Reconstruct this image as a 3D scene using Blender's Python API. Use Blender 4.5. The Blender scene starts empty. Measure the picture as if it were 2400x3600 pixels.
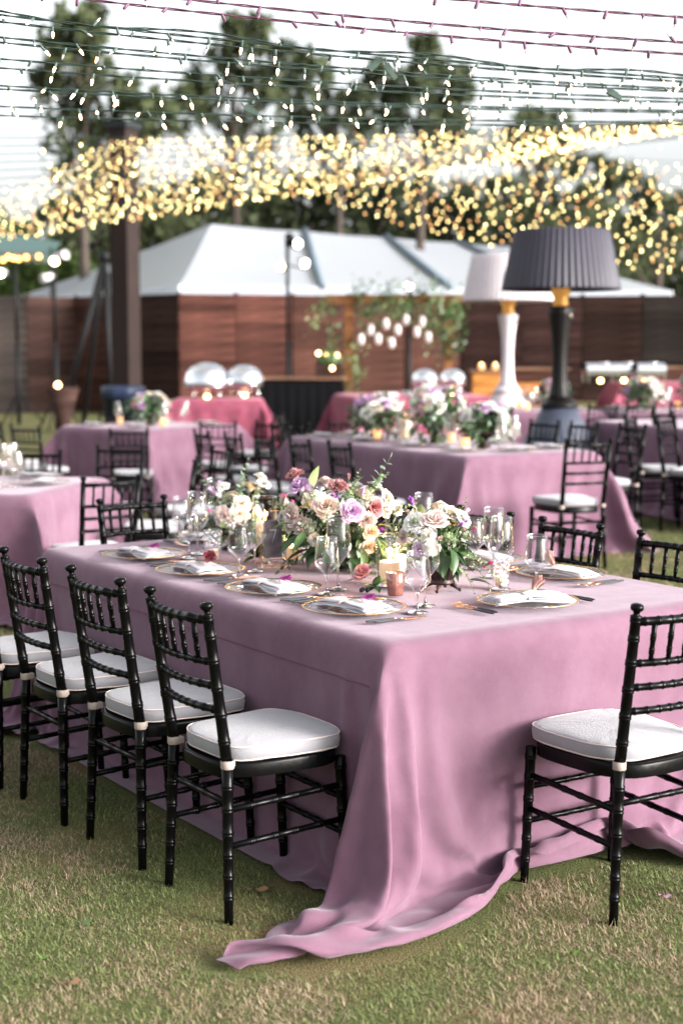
import bpy, bmesh, math, random
import numpy as np
from mathutils import Vector, Matrix, Euler
ordinals = 'first second third fourth fifth sixth seventh eighth ninth tenth eleventh twelfth thirteenth fourteenth fifteenth sixteenth seventeenth eighteenth nineteenth twentieth'.split(); ordinals += ['twenty-'+o for o in ordinals[:9]]+['thirtieth']+['thirty-'+o for o in ordinals[:9]]
random.seed(7); RS = np.random.RandomState(11)
sc = bpy.context.scene; col = sc.collection
R = math.radians; PI = math.pi
# ------------------------------------------------------------------ camera, sky, sun, exposure
cam = bpy.data.cameras.new('camera'); cam.sensor_fit = 'VERTICAL'; cam.sensor_height = 36; cam.lens = 52.53
cam.clip_end = 2000; cam.clip_start = .05
cam.dof.use_dof = True; cam.dof.focus_distance = 4.75; cam.dof.aperture_fstop = 2.2
co = bpy.data.objects.new('camera', cam); col.objects.link(co)
co.location = (0, 0, 1.612); co.rotation_euler = (PI/2-.1087, 0, 0); sc.camera = co
SUN_EL, SUN_AZ = R(18), R(116)          # azimuth clockwise from +Y
w = bpy.data.worlds.new('World'); sc.world = w; w.use_nodes = True
nt = w.node_tree; bg = nt.nodes['Background']
sky = nt.nodes.new('ShaderNodeTexSky'); sky.sky_type = 'NISHITA'; sky.sun_disc = False
sky.sun_elevation = SUN_EL; sky.sun_rotation = SUN_AZ; sky.air_density = 1.0; sky.dust_density = 5; sky.ozone_density = 1.0
hs = nt.nodes.new('ShaderNodeHueSaturation'); hs.inputs['Saturation'].default_value = .22
nt.links.new(sky.outputs[0], hs.inputs['Color'])
nt.links.new(hs.outputs[0], bg.inputs[0]); bg.inputs[1].default_value = .15
sun = bpy.data.lights.new('sun', 'SUN'); sun.energy = 1.75; sun.angle = R(24); sun.color = (1, .95, .90)
so = bpy.data.objects.new('sun', sun); col.objects.link(so)
sd = Vector((math.sin(SUN_AZ)*math.cos(SUN_EL), math.cos(SUN_AZ)*math.cos(SUN_EL), math.sin(SUN_EL)))
so.rotation_euler = sd.to_track_quat('Z', 'Y').to_euler()
vs = sc.view_settings; vs.view_transform = 'Standard'; vs.look = 'None'; vs.gamma = 1; vs.use_curve_mapping = False
vs.exposure = 1.7
cy = sc.cycles; cy.use_denoising = True; cy.max_bounces = 7; cy.transparent_max_bounces = 24; cy.transmission_bounces = 6
cy.glossy_bounces = 3; cy.diffuse_bounces = 3; cy.caustics_reflective = False; cy.caustics_refractive = False
cy.sample_clamp_indirect = 6; cy.use_adaptive_sampling = False
try: cy.denoiser = 'OPENIMAGEDENOISE'; cy.denoising_input_passes = 'RGB_ALBEDO_NORMAL'
except Exception: pass

# ------------------------------------------------------------------ helpers
def gz(x, y):                                   # the lawn rises gently to the back right
    t = min(1, max(0, (y-6.5)/3.5)); t = t*t*(3-2*t)
    return max(-.04, min(.28, .04+.04*x))*t
def MAT(name, color, rough=.6, metal=0, spec=.5, sheen=0, noise=0, nscale=8, bump=0, bscale=60, coat=0, emis=None, estr=0, trans=0, rnd=0, nvec=(1,1,1), sub=0, alpha=1, c2=None, ior=1.45, sheentint=None):
    m = bpy.data.materials.new(name); m.use_nodes = True
    t = m.node_tree; b = t.nodes['Principled BSDF']
    b.inputs['Base Color'].default_value = (*color, 1); b.inputs['Roughness'].default_value = rough
    b.inputs['Metallic'].default_value = metal; b.inputs['Specular IOR Level'].default_value = spec
    b.inputs['Sheen Weight'].default_value = sheen; b.inputs['Coat Weight'].default_value = coat
    if sheentint: b.inputs['Sheen Tint'].default_value = (*sheentint, 1); b.inputs['Sheen Roughness'].default_value = .35
    b.inputs['Coat Roughness'].default_value = .15; b.inputs['Transmission Weight'].default_value = trans; b.inputs['IOR'].default_value = ior
    if sub: b.inputs['Subsurface Weight'].default_value = sub; b.inputs['Subsurface Radius'].default_value = (.02, .01, .008); b.inputs['Subsurface Scale'].default_value = .5
    if emis: b.inputs['Emission Color'].default_value = (*emis, 1); b.inputs['Emission Strength'].default_value = estr
    co_ = None
    if noise or rnd or bump:
        co_ = t.nodes.new('ShaderNodeTexCoord'); mp = t.nodes.new('ShaderNodeMapping'); mp.inputs['Scale'].default_value = nvec
        t.links.new(co_.outputs['Object'], mp.inputs[0])
    last = None
    if noise:
        n = t.nodes.new('ShaderNodeTexNoise'); n.inputs['Scale'].default_value = nscale; n.inputs['Detail'].default_value = 5
        t.links.new(mp.outputs[0], n.inputs['Vector'])
        mx = t.nodes.new('ShaderNodeMix'); mx.data_type = 'RGBA'
        rp = t.nodes.new('ShaderNodeMapRange'); rp.inputs[1].default_value = .3; rp.inputs[2].default_value = .7
        t.links.new(n.outputs[0], rp.inputs[0]); t.links.new(rp.outputs[0], mx.inputs[0])
        a = [c*(1-noise) for c in color]; bb = c2 if c2 else [min(1, c*(1+noise)) for c in color]
        mx.inputs[6].default_value = (*a, 1); mx.inputs[7].default_value = (*bb, 1); last = mx.outputs[2]
    if rnd:
        oi = t.nodes.new('ShaderNodeObjectInfo'); h = t.nodes.new('ShaderNodeHueSaturation')
        r2 = t.nodes.new('ShaderNodeMapRange'); r2.inputs[3].default_value = 1-rnd; r2.inputs[4].default_value = 1+rnd
        t.links.new(oi.outputs['Random'], r2.inputs[0]); t.links.new(r2.outputs[0], h.inputs['Value'])
        if last: t.links.new(last, h.inputs['Color'])
        else: h.inputs['Color'].default_value = (*color, 1)
        last = h.outputs[0]
    if last: t.links.new(last, b.inputs['Base Color'])
    if bump:
        n2 = t.nodes.new('ShaderNodeTexNoise'); n2.inputs['Scale'].default_value = bscale; n2.inputs['Detail'].default_value = 4
        t.links.new(mp.outputs[0], n2.inputs['Vector'])
        bp = t.nodes.new('ShaderNodeBump'); bp.inputs['Strength'].default_value = bump; bp.inputs['Distance'].default_value = .01
        t.links.new(n2.outputs[0], bp.inputs['Height']); t.links.new(bp.outputs[0], b.inputs['Normal'])
    return m
def EMIT(name, color, s):
    m = bpy.data.materials.new(name); m.use_nodes = True; t = m.node_tree; t.nodes.clear()
    e = t.nodes.new('ShaderNodeEmission'); o = t.nodes.new('ShaderNodeOutputMaterial')
    e.inputs[0].default_value = (*color, 1); e.inputs[1].default_value = s; t.links.new(e.outputs[0], o.inputs[0])
    m.cycles.emission_sampling = 'NONE'; return m
def THIN(name, tint=(1, 1, 1), gl=(1, 1, 1), base=.06, rough=.02, bump=0, bscale=40):
    """a thin glass wall: mostly clear, mirror-like at grazing angles"""
    m = bpy.data.materials.new(name); m.use_nodes = True; t = m.node_tree; t.nodes.clear()
    o = t.nodes.new('ShaderNodeOutputMaterial'); mx = t.nodes.new('ShaderNodeMixShader'); tr = t.nodes.new('ShaderNodeBsdfTransparent')
    g = t.nodes.new('ShaderNodeBsdfGlossy'); lw = t.nodes.new('ShaderNodeLayerWeight'); lw.inputs[0].default_value = .28
    mr = t.nodes.new('ShaderNodeMapRange'); mr.inputs[3].default_value = base; mr.inputs[4].default_value = .95
    pw = t.nodes.new('ShaderNodeMath'); pw.operation = 'POWER'; pw.inputs[1].default_value = 1.9
    tr.inputs[0].default_value = (*tint, 1); g.inputs[0].default_value = (*gl, 1); g.inputs['Roughness'].default_value = rough
    t.links.new(lw.outputs['Facing'], pw.inputs[0]); t.links.new(pw.outputs[0], mr.inputs[0]); t.links.new(mr.outputs[0], mx.inputs[0])
    t.links.new(tr.outputs[0], mx.inputs[1]); t.links.new(g.outputs[0], mx.inputs[2]); t.links.new(mx.outputs[0], o.inputs[0])
    if bump:
        c = t.nodes.new('ShaderNodeTexCoord'); v = t.nodes.new('ShaderNodeTexVoronoi'); v.inputs['Scale'].default_value = bscale
        b = t.nodes.new('ShaderNodeBump'); b.inputs['Strength'].default_value = bump; b.inputs['Distance'].default_value = .01
        t.links.new(c.outputs['Object'], v.inputs['Vector']); t.links.new(v.outputs[0], b.inputs['Height'])
        t.links.new(b.outputs[0], g.inputs['Normal']); t.links.new(b.outputs[0], lw.inputs['Normal'])
    return m

class MB:
    """collects shapes; .obj() links them as ONE mesh object"""
    def __init__(s): s.v = []; s.f = []; s.sm = []; s.mi = []; s.m = 0
    def add(s, vs_, fs, smooth=True, M=None):
        o = len(s.v)
        s.v += [tuple(M @ Vector(p)) for p in vs_] if M is not None else [tuple(p) for p in vs_]
        s.f += [tuple(i+o for i in f) for f in fs]; s.sm += [smooth]*len(fs); s.mi += [s.m]*len(fs); return s
    def box(s, c, d, M=None, smooth=False):
        x, y, z = c; a, b, h = d[0]/2, d[1]/2, d[2]/2
        return s.add([(x-a,y-b,z-h),(x+a,y-b,z-h),(x+a,y+b,z-h),(x-a,y+b,z-h),(x-a,y-b,z+h),(x+a,y-b,z+h),(x+a,y+b,z+h),(x-a,y+b,z+h)],
            [(3,2,1,0),(4,5,6,7),(0,1,5,4),(1,2,6,5),(2,3,7,6),(3,0,4,7)], smooth, M)
    def lathe(s, prof, n=16, M=None, caps=True, fn=None):
        vv = []
        for r, z in prof:
            for k in range(n):
                a = 2*PI*k/n; rr = fn(r, z, a) if fn else r
                vv.append((rr*math.cos(a), rr*math.sin(a), z))
        ff = []
        for j in range(len(prof)-1):
            for k in range(n): ff.append((j*n+k, j*n+(k+1) % n, (j+1)*n+(k+1) % n, (j+1)*n+k))
        if caps:
            if prof[0][0] > 1e-4: ff.append(tuple(range(n-1, -1, -1)))
            if prof[-1][0] > 1e-4: ff.append(tuple((len(prof)-1)*n+k for k in range(n)))
        return s.add(vv, ff, True, M)
    def tube(s, pts, rad, n=8, caps=True):
        pts = [Vector(p) for p in pts]; m = len(pts); rad = rad if hasattr(rad, '__len__') else [rad]*m
        vv = []; ref = None
        for i, p in enumerate(pts):
            t = (pts[min(i+1, m-1)]-pts[max(i-1, 0)]); t = t.normalized() if t.length > 1e-9 else Vector((0, 0, 1))
            if ref is None: ref = Vector((1, 0, 0)) if abs(t.x) < .8 else Vector((0, 1, 0))
            a = (ref - t*ref.dot(t)).normalized(); ref = a; b = t.cross(a)
            for k in range(n):
                th = 2*PI*k/n; vv.append(p+(a*math.cos(th)+b*math.sin(th))*rad[i])
        ff = [(j*n+k, j*n+(k+1) % n, (j+1)*n+(k+1) % n, (j+1)*n+k) for j in range(m-1) for k in range(n)]
        if caps: ff += [tuple(range(n-1, -1, -1)), tuple((m-1)*n+k for k in range(n))]
        return s.add(vv, ff, True)
    def sphere(s, c, r, n=10, m=6, sc_=(1, 1, 1)):
        vv = [(c[0], c[1], c[2]-r*sc_[2])]
        for j in range(1, m):
            a = PI*j/m-PI/2
            for k in range(n): vv.append((c[0]+r*sc_[0]*math.cos(a)*math.cos(2*PI*k/n), c[1]+r*sc_[1]*math.cos(a)*math.sin(2*PI*k/n), c[2]+r*sc_[2]*math.sin(a)))
        vv.append((c[0], c[1], c[2]+r*sc_[2])); e = len(vv)-1
        ff = [(0, 1+(k+1) % n, 1+k) for k in range(n)]+[(e, e-n+k, e-n+(k+1) % n) for k in range(n)]
        for j in range(m-2):
            for k in range(n): ff.append((1+j*n+k, 1+j*n+(k+1) % n, 1+(j+1)*n+(k+1) % n, 1+(j+1)*n+k))
        return s.add(vv, ff, True)
    def grid(s, P, smooth=True, M=None):
        a = len(P); b = len(P[0])
        return s.add([p for r_ in P for p in r_], [(i*b+j, i*b+j+1, (i+1)*b+j+1, (i+1)*b+j) for i in range(a-1) for j in range(b-1)], smooth, M)
    def mesh(s, name, *mats):
        me = bpy.data.meshes.new(name); me.from_pydata(s.v, [], s.f); me.polygons.foreach_set('use_smooth', s.sm)
        for m in mats: me.materials.append(m)
        if len(mats) > 1: me.polygons.foreach_set('material_index', s.mi)
        me.update(); return me
    def obj(s, name, mat, parent=None, loc=None, **kw):
        mats = mat if isinstance(mat, (list, tuple)) else [mat]
        return link(name, s.mesh(name, *mats), parent, loc, **kw)
def link(name, data, parent=None, loc=None, rot=None, scale=None, label=None, cat=None, group=None, kind=None):
    o = bpy.data.objects.new(name, data); col.objects.link(o)
    if parent is not None: o.parent = parent
    if loc is not None: o.location = loc
    if rot is not None: o.rotation_euler = rot
    if scale is not None: o.scale = scale if hasattr(scale, '__len__') else (scale,)*3
    return tag(o, label, cat, group, kind)
def tag(o, label=None, cat=None, group=None, kind=None):
    for k, v in (('label', label), ('category', cat), ('group', group), ('kind', kind)):
        if v: o[k] = v
    return o
def thing(name, label, cat, loc=(0, 0, 0), rz=0, group=None): return link(name, None, None, loc, (0, 0, rz), None, label, cat, group)
def kids(o): return [c for c in ALLKIDS.get(o.name, [])]
ALLKIDS = {}
def remember(o):
    """note a thing's tree once so that copying stays fast"""
    ALLKIDS[o.name] = list(o.children)
    for c in ALLKIDS[o.name]: remember(c)
    return o
def copy_tree(o, parent=None):
    c = o.copy(); col.objects.link(c); c.parent = parent
    for ch in ALLKIDS[o.name]: copy_tree(ch, c)
    return c
def put(proto, loc, rz, label, group=None, first=None):
    if first is not None and not first.get('used'): first['used'] = 1; c = proto
    else: c = copy_tree(proto)
    c.location = loc; c.rotation_euler = (0, 0, rz); c['label'] = label
    if group: c['group'] = group
    elif 'group' in c: del c['group']
    return c
def Mx(loc=(0, 0, 0), rot=(0, 0, 0), s=1):
    sc_ = s if hasattr(s, '__len__') else (s, s, s)
    return Matrix.Translation(loc) @ Euler(rot).to_matrix().to_4x4() @ Matrix.Diagonal((*sc_, 1))
def np_mesh(name, V, F, mat, cols=None, smooth=False):
    """V (n,3); F (m,k) same k for all faces"""
    me = bpy.data.meshes.new(name); n = len(V); m, k = F.shape
    me.vertices.add(n); me.vertices.foreach_set('co', np.ascontiguousarray(V, dtype=np.float32).ravel())
    me.loops.add(m*k); me.loops.foreach_set('vertex_index', np.ascontiguousarray(F, dtype=np.int32).ravel())
    me.polygons.add(m); me.polygons.foreach_set('loop_start', np.arange(0, m*k, k, dtype=np.int32))
    try: me.polygons.foreach_set('loop_total', np.full(m, k, dtype=np.int32))
    except Exception: pass
    if smooth: me.polygons.foreach_set('use_smooth', np.ones(m, dtype=bool))
    me.materials.append(mat)
    if cols is not None:
        at = me.color_attributes.new('tone', 'FLOAT_COLOR', 'POINT'); c4 = np.ones((n, 4), dtype=np.float32); c4[:, :3] = cols
        at.data.foreach_set('color', c4.ravel())
    me.update(calc_edges=True); return me
def ATTR(name, rough=.7, spec=.3, transl=.3, rnd=0):
    """material whose colour is stored per leaf or blade"""
    m = bpy.data.materials.new(name); m.use_nodes = True; t = m.node_tree; b = t.nodes['Principled BSDF']
    a = t.nodes.new('ShaderNodeAttribute'); a.attribute_name = 'tone'; b.inputs['Roughness'].default_value = rough
    b.inputs['Specular IOR Level'].default_value = spec
    t.links.new(a.outputs['Color'], b.inputs['Base Color'])
    if transl:
        tr = t.nodes.new('ShaderNodeBsdfTranslucent'); mx = t.nodes.new('ShaderNodeMixShader'); mx.inputs[0].default_value = transl
        t.links.new(a.outputs['Color'], tr.inputs[0]); o = t.nodes['Material Output']
        t.links.new(b.outputs[0], mx.inputs[1]); t.links.new(tr.outputs[0], mx.inputs[2]); t.links.new(mx.outputs[0], o.inputs[0])
    return m

# ------------------------------------------------------------------ lawn
def lawn_mat():
    m = bpy.data.materials.new('lawn'); m.use_nodes = True; t = m.node_tree; b = t.nodes['Principled BSDF']; b.inputs['Roughness'].default_value = .95
    b.inputs['Specular IOR Level'].default_value = .1
    c = t.nodes.new('ShaderNodeTexCoord')
    def N(s, d, lo, hi):
        n = t.nodes.new('ShaderNodeTexNoise'); n.inputs['Scale'].default_value = s; n.inputs['Detail'].default_value = d
        t.links.new(c.outputs['Object'], n.inputs[0]); r = t.nodes.new('ShaderNodeMapRange'); r.inputs[1].default_value = lo; r.inputs[2].default_value = hi
        t.links.new(n.outputs[0], r.inputs[0]); return r.outputs[0]
    def mix(f, a, bb):
        x = t.nodes.new('ShaderNodeMix'); x.data_type = 'RGBA'; t.links.new(f, x.inputs[0])
        for k, v in ((6, a), (7, bb)):
            if isinstance(v, tuple): x.inputs[k].default_value = (*v, 1)
            else: t.links.new(v, x.inputs[k])
        return x.outputs[2]
    g1 = mix(N(90, 4, .35, .65), (.075, .088, .035), (.15, .16, .065))
    d1 = mix(N(120, 4, .35, .65), (.12, .085, .042), (.28, .20, .11))
    t.links.new(mix(N(1.7, 6, .47, .66), g1, d1), b.inputs['Base Color'])
    bp = t.nodes.new('ShaderNodeBump'); bp.inputs['Strength'].default_value = .7; bp.inputs['Distance'].default_value = .02
    t.links.new(N(150, 3, .2, .8), bp.inputs['Height']); t.links.new(bp.outputs[0], b.inputs['Normal']); return m
M_LAWN = lawn_mat()
xs = np.unique(np.r_[np.linspace(-12, 14, 66), -400, -120, -50, -25, 25, 50, 120, 400]); ys = np.unique(np.r_[np.linspace(-4, 44, 90), -60, -20, 60, 90, 160, 400])
gx, gy = np.meshgrid(xs, ys)
gzv = np.array([[gz(x, y) for x in xs] for y in ys])
V = np.stack([gx, gy, gzv], -1).reshape(-1, 3); nx = len(xs); ny = len(ys)
F = np.array([(j*nx+i, j*nx+i+1, (j+1)*nx+i+1, (j+1)*nx+i) for j in range(ny-1) for i in range(nx-1)])
link('ground', np_mesh('ground', V, F, M_LAWN, smooth=True), kind='structure')
# blades of the mown lawn near the tables
import mathutils.noise as mn
def blades(n, y0, y1, wid, hgt, seed, mask=None):
    rs = np.random.RandomState(seed)
    y = y0+(y1-y0)*rs.rand(n)**.8; x = (rs.rand(n)*2-1)*(.27*y+.35)
    px = [mn.noise(Vector((a*1.1, b*1.1, 0)))+.6*mn.noise(Vector((a*3.1, b*3.1, 5)))+.4*mn.noise(Vector((a*9, b*9, 9))) for a, b in zip(x, y)]
    px = np.array(px); z = np.array([gz(a, b) for a, b in zip(x, y)])
    if mask is not None: k_ = mask(x, y); x, y, px, z = x[k_], y[k_], px[k_], z[k_]; n = len(x)
    dry = (px + rs.randn(n)*.30) > .15
    th = rs.rand(n)*2*PI; lean = np.where(dry, 1.5, 1.25)*(.25+.75*rs.rand(n))
    h = hgt*(.45+.7*rs.rand(n)+1.1*(rs.rand(n) > .93))*(1+.35*px); h = np.where(dry, h*1.05, h); wd = wid*(.6+.8*rs.rand(n))
    dx, dy = np.cos(th), np.sin(th)
    c = np.stack([x, y, z], 1); s = np.stack([-dy, dx, 0*dx], 1)*wd[:, None]/2
    tip = c+np.stack([dx*lean*h, dy*lean*h, h*np.cos(lean*.8)], 1)
    V = np.stack([c-s, c+s, tip], 1).reshape(-1, 3); F = np.arange(3*n).reshape(n, 3)
    g = np.array([.090, .115, .040]); g2 = np.array([.23, .265, .10]); s1 = np.array([.24, .175, .10]); s2 = np.array([.46, .35, .26])
    k = rs.rand(n)[:, None]; colr = np.where(dry[:, None], s1*(1-k)+s2*k, g*(1-k)+g2*k)
    return V, F, np.repeat(colr, 3, 0)
M_BLADE = ATTR('grass_blade', .7, .25, .25)
# ------------------------------------------------------------------ trees
CX, CY, FP = 784., 1176., 3432.
def at_depth(px, py, y):                        # metres from photo pixels at a chosen distance, used to size far scenery
    c, s = math.cos(.1087), math.sin(.1087); b = -(py-CY)/FP
    zz = (b*y*c-y*s)/(c+b*s); d = y*c-zz*s
    return (px-CX)/FP*d, zz+1.612
M_LEAF = ATTR('tree_leaf', .6, .2, .5)
M_BARK = MAT('bark', (.055, .042, .034), .9, noise=.4, nscale=3, bump=.6, bscale=8)
def tree(name, lobes, D, tone, trunk_x, label, group, dens=1.0, leaf=.2, trunk_r=.25):
    rs = np.random.RandomState(int(abs(trunk_x)*10)+len(lobes))
    L = []
    for px, py, r in lobes:
        x, z = at_depth(px, py, D); L.append((x, D+rs.uniform(-1.5, 1.5), z, r/FP*D))
    tx = at_depth(trunk_x, 700, D)[0]
    root = thing(name, label, 'tree', (tx, D, gz(tx, D)), 0, group)
    Vs = []; Cs = []
    for (x, y, z, r) in L:
        # each lobe is a bunch of drooping sprays, so that sky shows between them
        ns = int(15*dens)
        for q in range(ns):
            u = rs.randn(3); u /= np.linalg.norm(u); rr = r*rs.rand()**.45*(1.35 if q % 4 == 0 else 1)
            c = np.array([x, y, z])+u*rr*np.array([1, 1, .9]); sr = r*rs.uniform(.16, .42)
            n = int((16 if q % 4 == 0 else 34)*dens); P = rs.randn(n, 3)*sr*.5*np.array([1, 1, 1.35])+c
            a = rs.randn(n, 3); a /= np.linalg.norm(a, axis=1)[:, None]; b = np.cross(a, rs.randn(n, 3)); b /= np.linalg.norm(b, axis=1)[:, None]
            s = leaf*(.5+rs.rand(n))[:, None]
            Vs.append(np.stack([P-a*s, P+b*s*.35, P+a*s, P-b*s*.35], 1))
            k = rs.uniform(.55, 1.5)*(.8+.4*rs.rand(n))[:, None]; Cs.append(np.repeat(np.array(tone)*k, 4, 0))
    V = np.concatenate(Vs).reshape(-1, 3)-np.array([tx, D, root.location.z]); F = np.arange(len(V)).reshape(-1, 4)
    link('crown', np_mesh('crown', V, F, M_LEAF, np.concatenate(Cs)), root)
    top = max(z for _, _, z, _ in L)*.86; m = MB(); pts = []
    for i in range(7):
        f = i/6; pts.append((.35*math.sin(3*f+tx), .2*math.sin(5*f), top*f-.05))
    m.tube(pts, [trunk_r*(1.15-.95*i/6) for i in range(7)], 9); m.obj('trunk', M_BARK, root)
    for (x, y, z, r) in L[:12]:
        f = min(.85, max(.25, (z-r)/top*.85)); j = f*6; i = int(j); p = Vector(pts[i]).lerp(Vector(pts[min(6, i+1)]), j-i)
        q = Vector((x-tx, y-D, z)); md = p.lerp(q, .5)+Vector((0, 0, -.25*r))
        MB().tube([p, md, q], [trunk_r*.42*(1-f*.5), trunk_r*.25, trunk_r*.07], 6).obj('limb', M_BARK, root)
    return root
DK = (.085, .105, .055); MD = (.100, .12, .060); LT = (.085, .13, .038)
tree('eucalyptus_tree', [(160,50,48),(195,20,34),(118,100,48),(172,130,56),(228,175,60),(128,205,66),(205,255,74),(285,225,50),(165,330,84),(255,340,84),(105,160,40),(310,290,56),(345,250,40),(205,90,40)], 56, MD, 215, 'tall feathery eucalyptus tree rising highest at the left over the lights', None)
tree('eucalyptus_tree', [(545,60,40),(592,88,42),(520,120,38),(560,165,50),(612,200,48),(452,190,46),(420,235,44),(500,240,60),(575,290,64),(390,275,50),(640,130,34)], 60, MD, 560, 'eucalyptus tree with two rounded tops just left of the middle', None)
tree('eucalyptus_tree', [(700,150,30),(735,190,40),(690,240,50),(775,240,54),(835,225,44),(720,300,66),(810,300,60),(665,190,28)], 63, DK, 760, 'lower open crowned tree in the gap behind the middle', None)
tree('eucalyptus_tree', [(975,120,32),(1008,150,42),(952,190,50),(1002,210,58),(900,215,40),(1056,215,34),(980,275,70),(885,270,52),(1045,290,50),(860,180,26),(1065,160,24)], 57, DK, 985, 'dark dense tree with a narrow pointed top right of the middle', None)
tree('eucalyptus_tree', [(1230,262,32),(1290,285,42),(1195,300,34),(1250,340,60),(1310,370,40),(1170,350,44)], 66, MD, 1250, 'rounded tree behind the bright end of the light canopy', None)
tree('eucalyptus_tree', [(1388,385,30),(1415,420,40),(1365,440,44),(1400,500,60)], 66, MD, 1392, 'small tree top poking up left of the far right one', None)
tree('eucalyptus_tree', [(1480,455,34),(1522,480,42),(1446,515,50),(1500,560,70),(1548,540,40),(1430,590,60)], 60, MD, 1490, 'farthest right tree behind the hanging lights', None)
k = 0
for px, ty, tone in ((40,560,LT),(200,470,MD),(370,450,MD),(540,440,DK),(700,450,DK),(860,440,DK),(1010,450,MD),(1160,450,DK),(1300,500,MD),(1440,600,MD),(1600,650,DK)):
    lb = [(px-45,ty,62),(px+40,ty+8,66),(px-20,ty+70,80),(px+60,ty+85,80),(px,ty+150,90),(px-60,ty+140,70),(px+70,ty+170,70)]
    names = ['pale green bushy tree above the left end of the fence','tree behind the dark square post','tree left of the white tent peak','tree directly behind the tent peak','tree behind the tent ridge near the stage lights','tree above the middle of the tent ridge','tree above the falling end of the tent ridge','tree behind the white heater shade','tree behind the black heater shade','low tree right of the black heater','low dark tree at the right end of the fence']
    tree('broadleaf_tree', lb, 74+(6 if px < 100 else 0), tone, px, 'dense '+names[k], 'trees massed behind the tent', 1.15, .26, .3); k += 1
tree('bush', [(30,610,50),(110,600,55),(180,620,50),(70,650,60),(150,660,55),(220,650,40)], 72, LT, 110, 'light green bush behind the fence under the orange bulbs', None, 1.3, .16, .12)

# ------------------------------------------------------------------ white tent behind the fence
M_TENT = MAT('tent_fabric', (.42, .45, .52), .8, spec=.1, noise=.03, nscale=.6, sheen=.1)
t_ = M_TENT.node_tree; tl = t_.nodes.new('ShaderNodeBsdfTranslucent'); tl.inputs[0].default_value = (.80, .84, .92, 1); tm = t_.nodes.new('ShaderNodeMixShader'); tm.inputs[0].default_value = .5
t_.links.new(t_.nodes['Principled BSDF'].outputs[0], tm.inputs[1]); t_.links.new(tl.outputs[0], tm.inputs[2]); t_.links.new(tm.outputs[0], t_.nodes['Material Output'].inputs[0])
M_SEAMSHADE = MAT('tent_seam_shadow', (.13, .17, .21), .7); M_POLE = MAT('white_pole', (.7, .7, .7), .4)
def wp(px, py, y): x, z = at_depth(px, py, y); return Vector((x, y, z))
A = wp(485, 515, 50); B = wp(1190, 568, 66); F1 = wp(413, 655, 44); F2 = wp(1540, 668, 54); K1 = wp(20, 690, 62); K2 = wp(1560, 690, 78)
tent = thing('marquee_tent', 'large white hip roofed marquee standing behind the fence', 'tent', (F1.x, F1.y, 0))
def quad(a, b, c, d, n=8, sag=.25):
    P = []
    for i in range(n+1):
        row = []
        for j in range(n+1):
            u, v = i/n, j/n; p = (a.lerp(b, u)).lerp(d.lerp(c, u), v); p = p.copy(); p.z -= sag*4*v*(1-v)*.5+sag*.3*math.sin(PI*u); row.append(tuple(p-tent.location))
        P.append(row)
    return P
for i in range(4):
    u0, u1 = i/4, (i+1)/4
    MB().grid(quad(F1.lerp(F2, u0), F1.lerp(F2, u1), A.lerp(B, u1), A.lerp(B, u0), sag=.12)).obj('roof_panel', M_TENT, tent)
MB().grid(quad(K1, F1, A, A, sag=.15)).obj('roof_panel', M_TENT, tent)
MB().grid(quad(F2, K2, B, B)).obj('roof_panel', M_TENT, tent)
MB().grid(quad(K2, K1, A, B)).obj('roof_panel', M_TENT, tent)
for i in (0, 1, 2, 3):
    e = F1.lerp(F2, i/4+.0) if i else F1; t_ = A.lerp(B, i/4)
    e2 = e if i == 0 else F1.lerp(F2, i/4); m = MB()
    if i: m.tube([t_-tent.location+Vector((0, -.05, .03)), e2-tent.location+Vector((0, -.08, .03))], [.13, .13], 6).obj('strap_or_shadow', M_SEAMSHADE, tent)  # frame pole shadows on the roof, put in as dark tubes along the seams
for p in (F1, F2, K1, K2, F1.lerp(F2, .5)):
    MB().tube([p-tent.location, Vector((p.x, p.y, 0))-tent.location], .05, 8).obj('pole', M_POLE, tent)
for a, b in ((F1, F2), (K1, F1)):
    P = [[tuple(a.lerp(b, k/24)-tent.location), tuple(a.lerp(b, k/24)-tent.location-Vector((0, 0, .30+.03*(k % 2))))] for k in range(25)]
    MB().grid(P).obj('valance', M_TENT, tent)

# ------------------------------------------------------------------ plank fence
def wood(name, c, rnd=.35):
    return MAT(name, c, .85, spec=.12, noise=.55, nscale=1.3, nvec=(1, 1, 9), bump=.25, bscale=4, rnd=rnd)
M_FW = {'a': wood('plank_black', (.024, .019, .017)), 'b': wood('plank_dark', (.032, .017, .014)), 'c': wood('plank_red', (.064, .025, .019), .45), 'd': wood('plank_brown', (.056, .024, .018), .3), 'e': wood('plank_plum', (.040, .020, .018))}
fence = thing('wood_fence', 'tall dark fence of horizontal wooden planks across the back', 'fence', (0, 38, 0))
pl = [(-160, 37.2), (175, 39.2), (412, 36.6), (1060, 38.8), (1750, 37)]
pts = []
for (p0, y0), (p1, y1), n in zip(pl[:-1], pl[1:], (3, 2, 5, 5)):
    for i in range(n): pts.append((p0+(p1-p0)*i/n, y0+(y1-y0)*i/n))
pts.append(pl[-1]); tones = ['a', 'a', 'b', 'd', 'b', 'c', 'c', 'd', 'd', 'd', 'e', 'e', 'b', 'a', 'a']
random.seed(5); PB = {}
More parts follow.
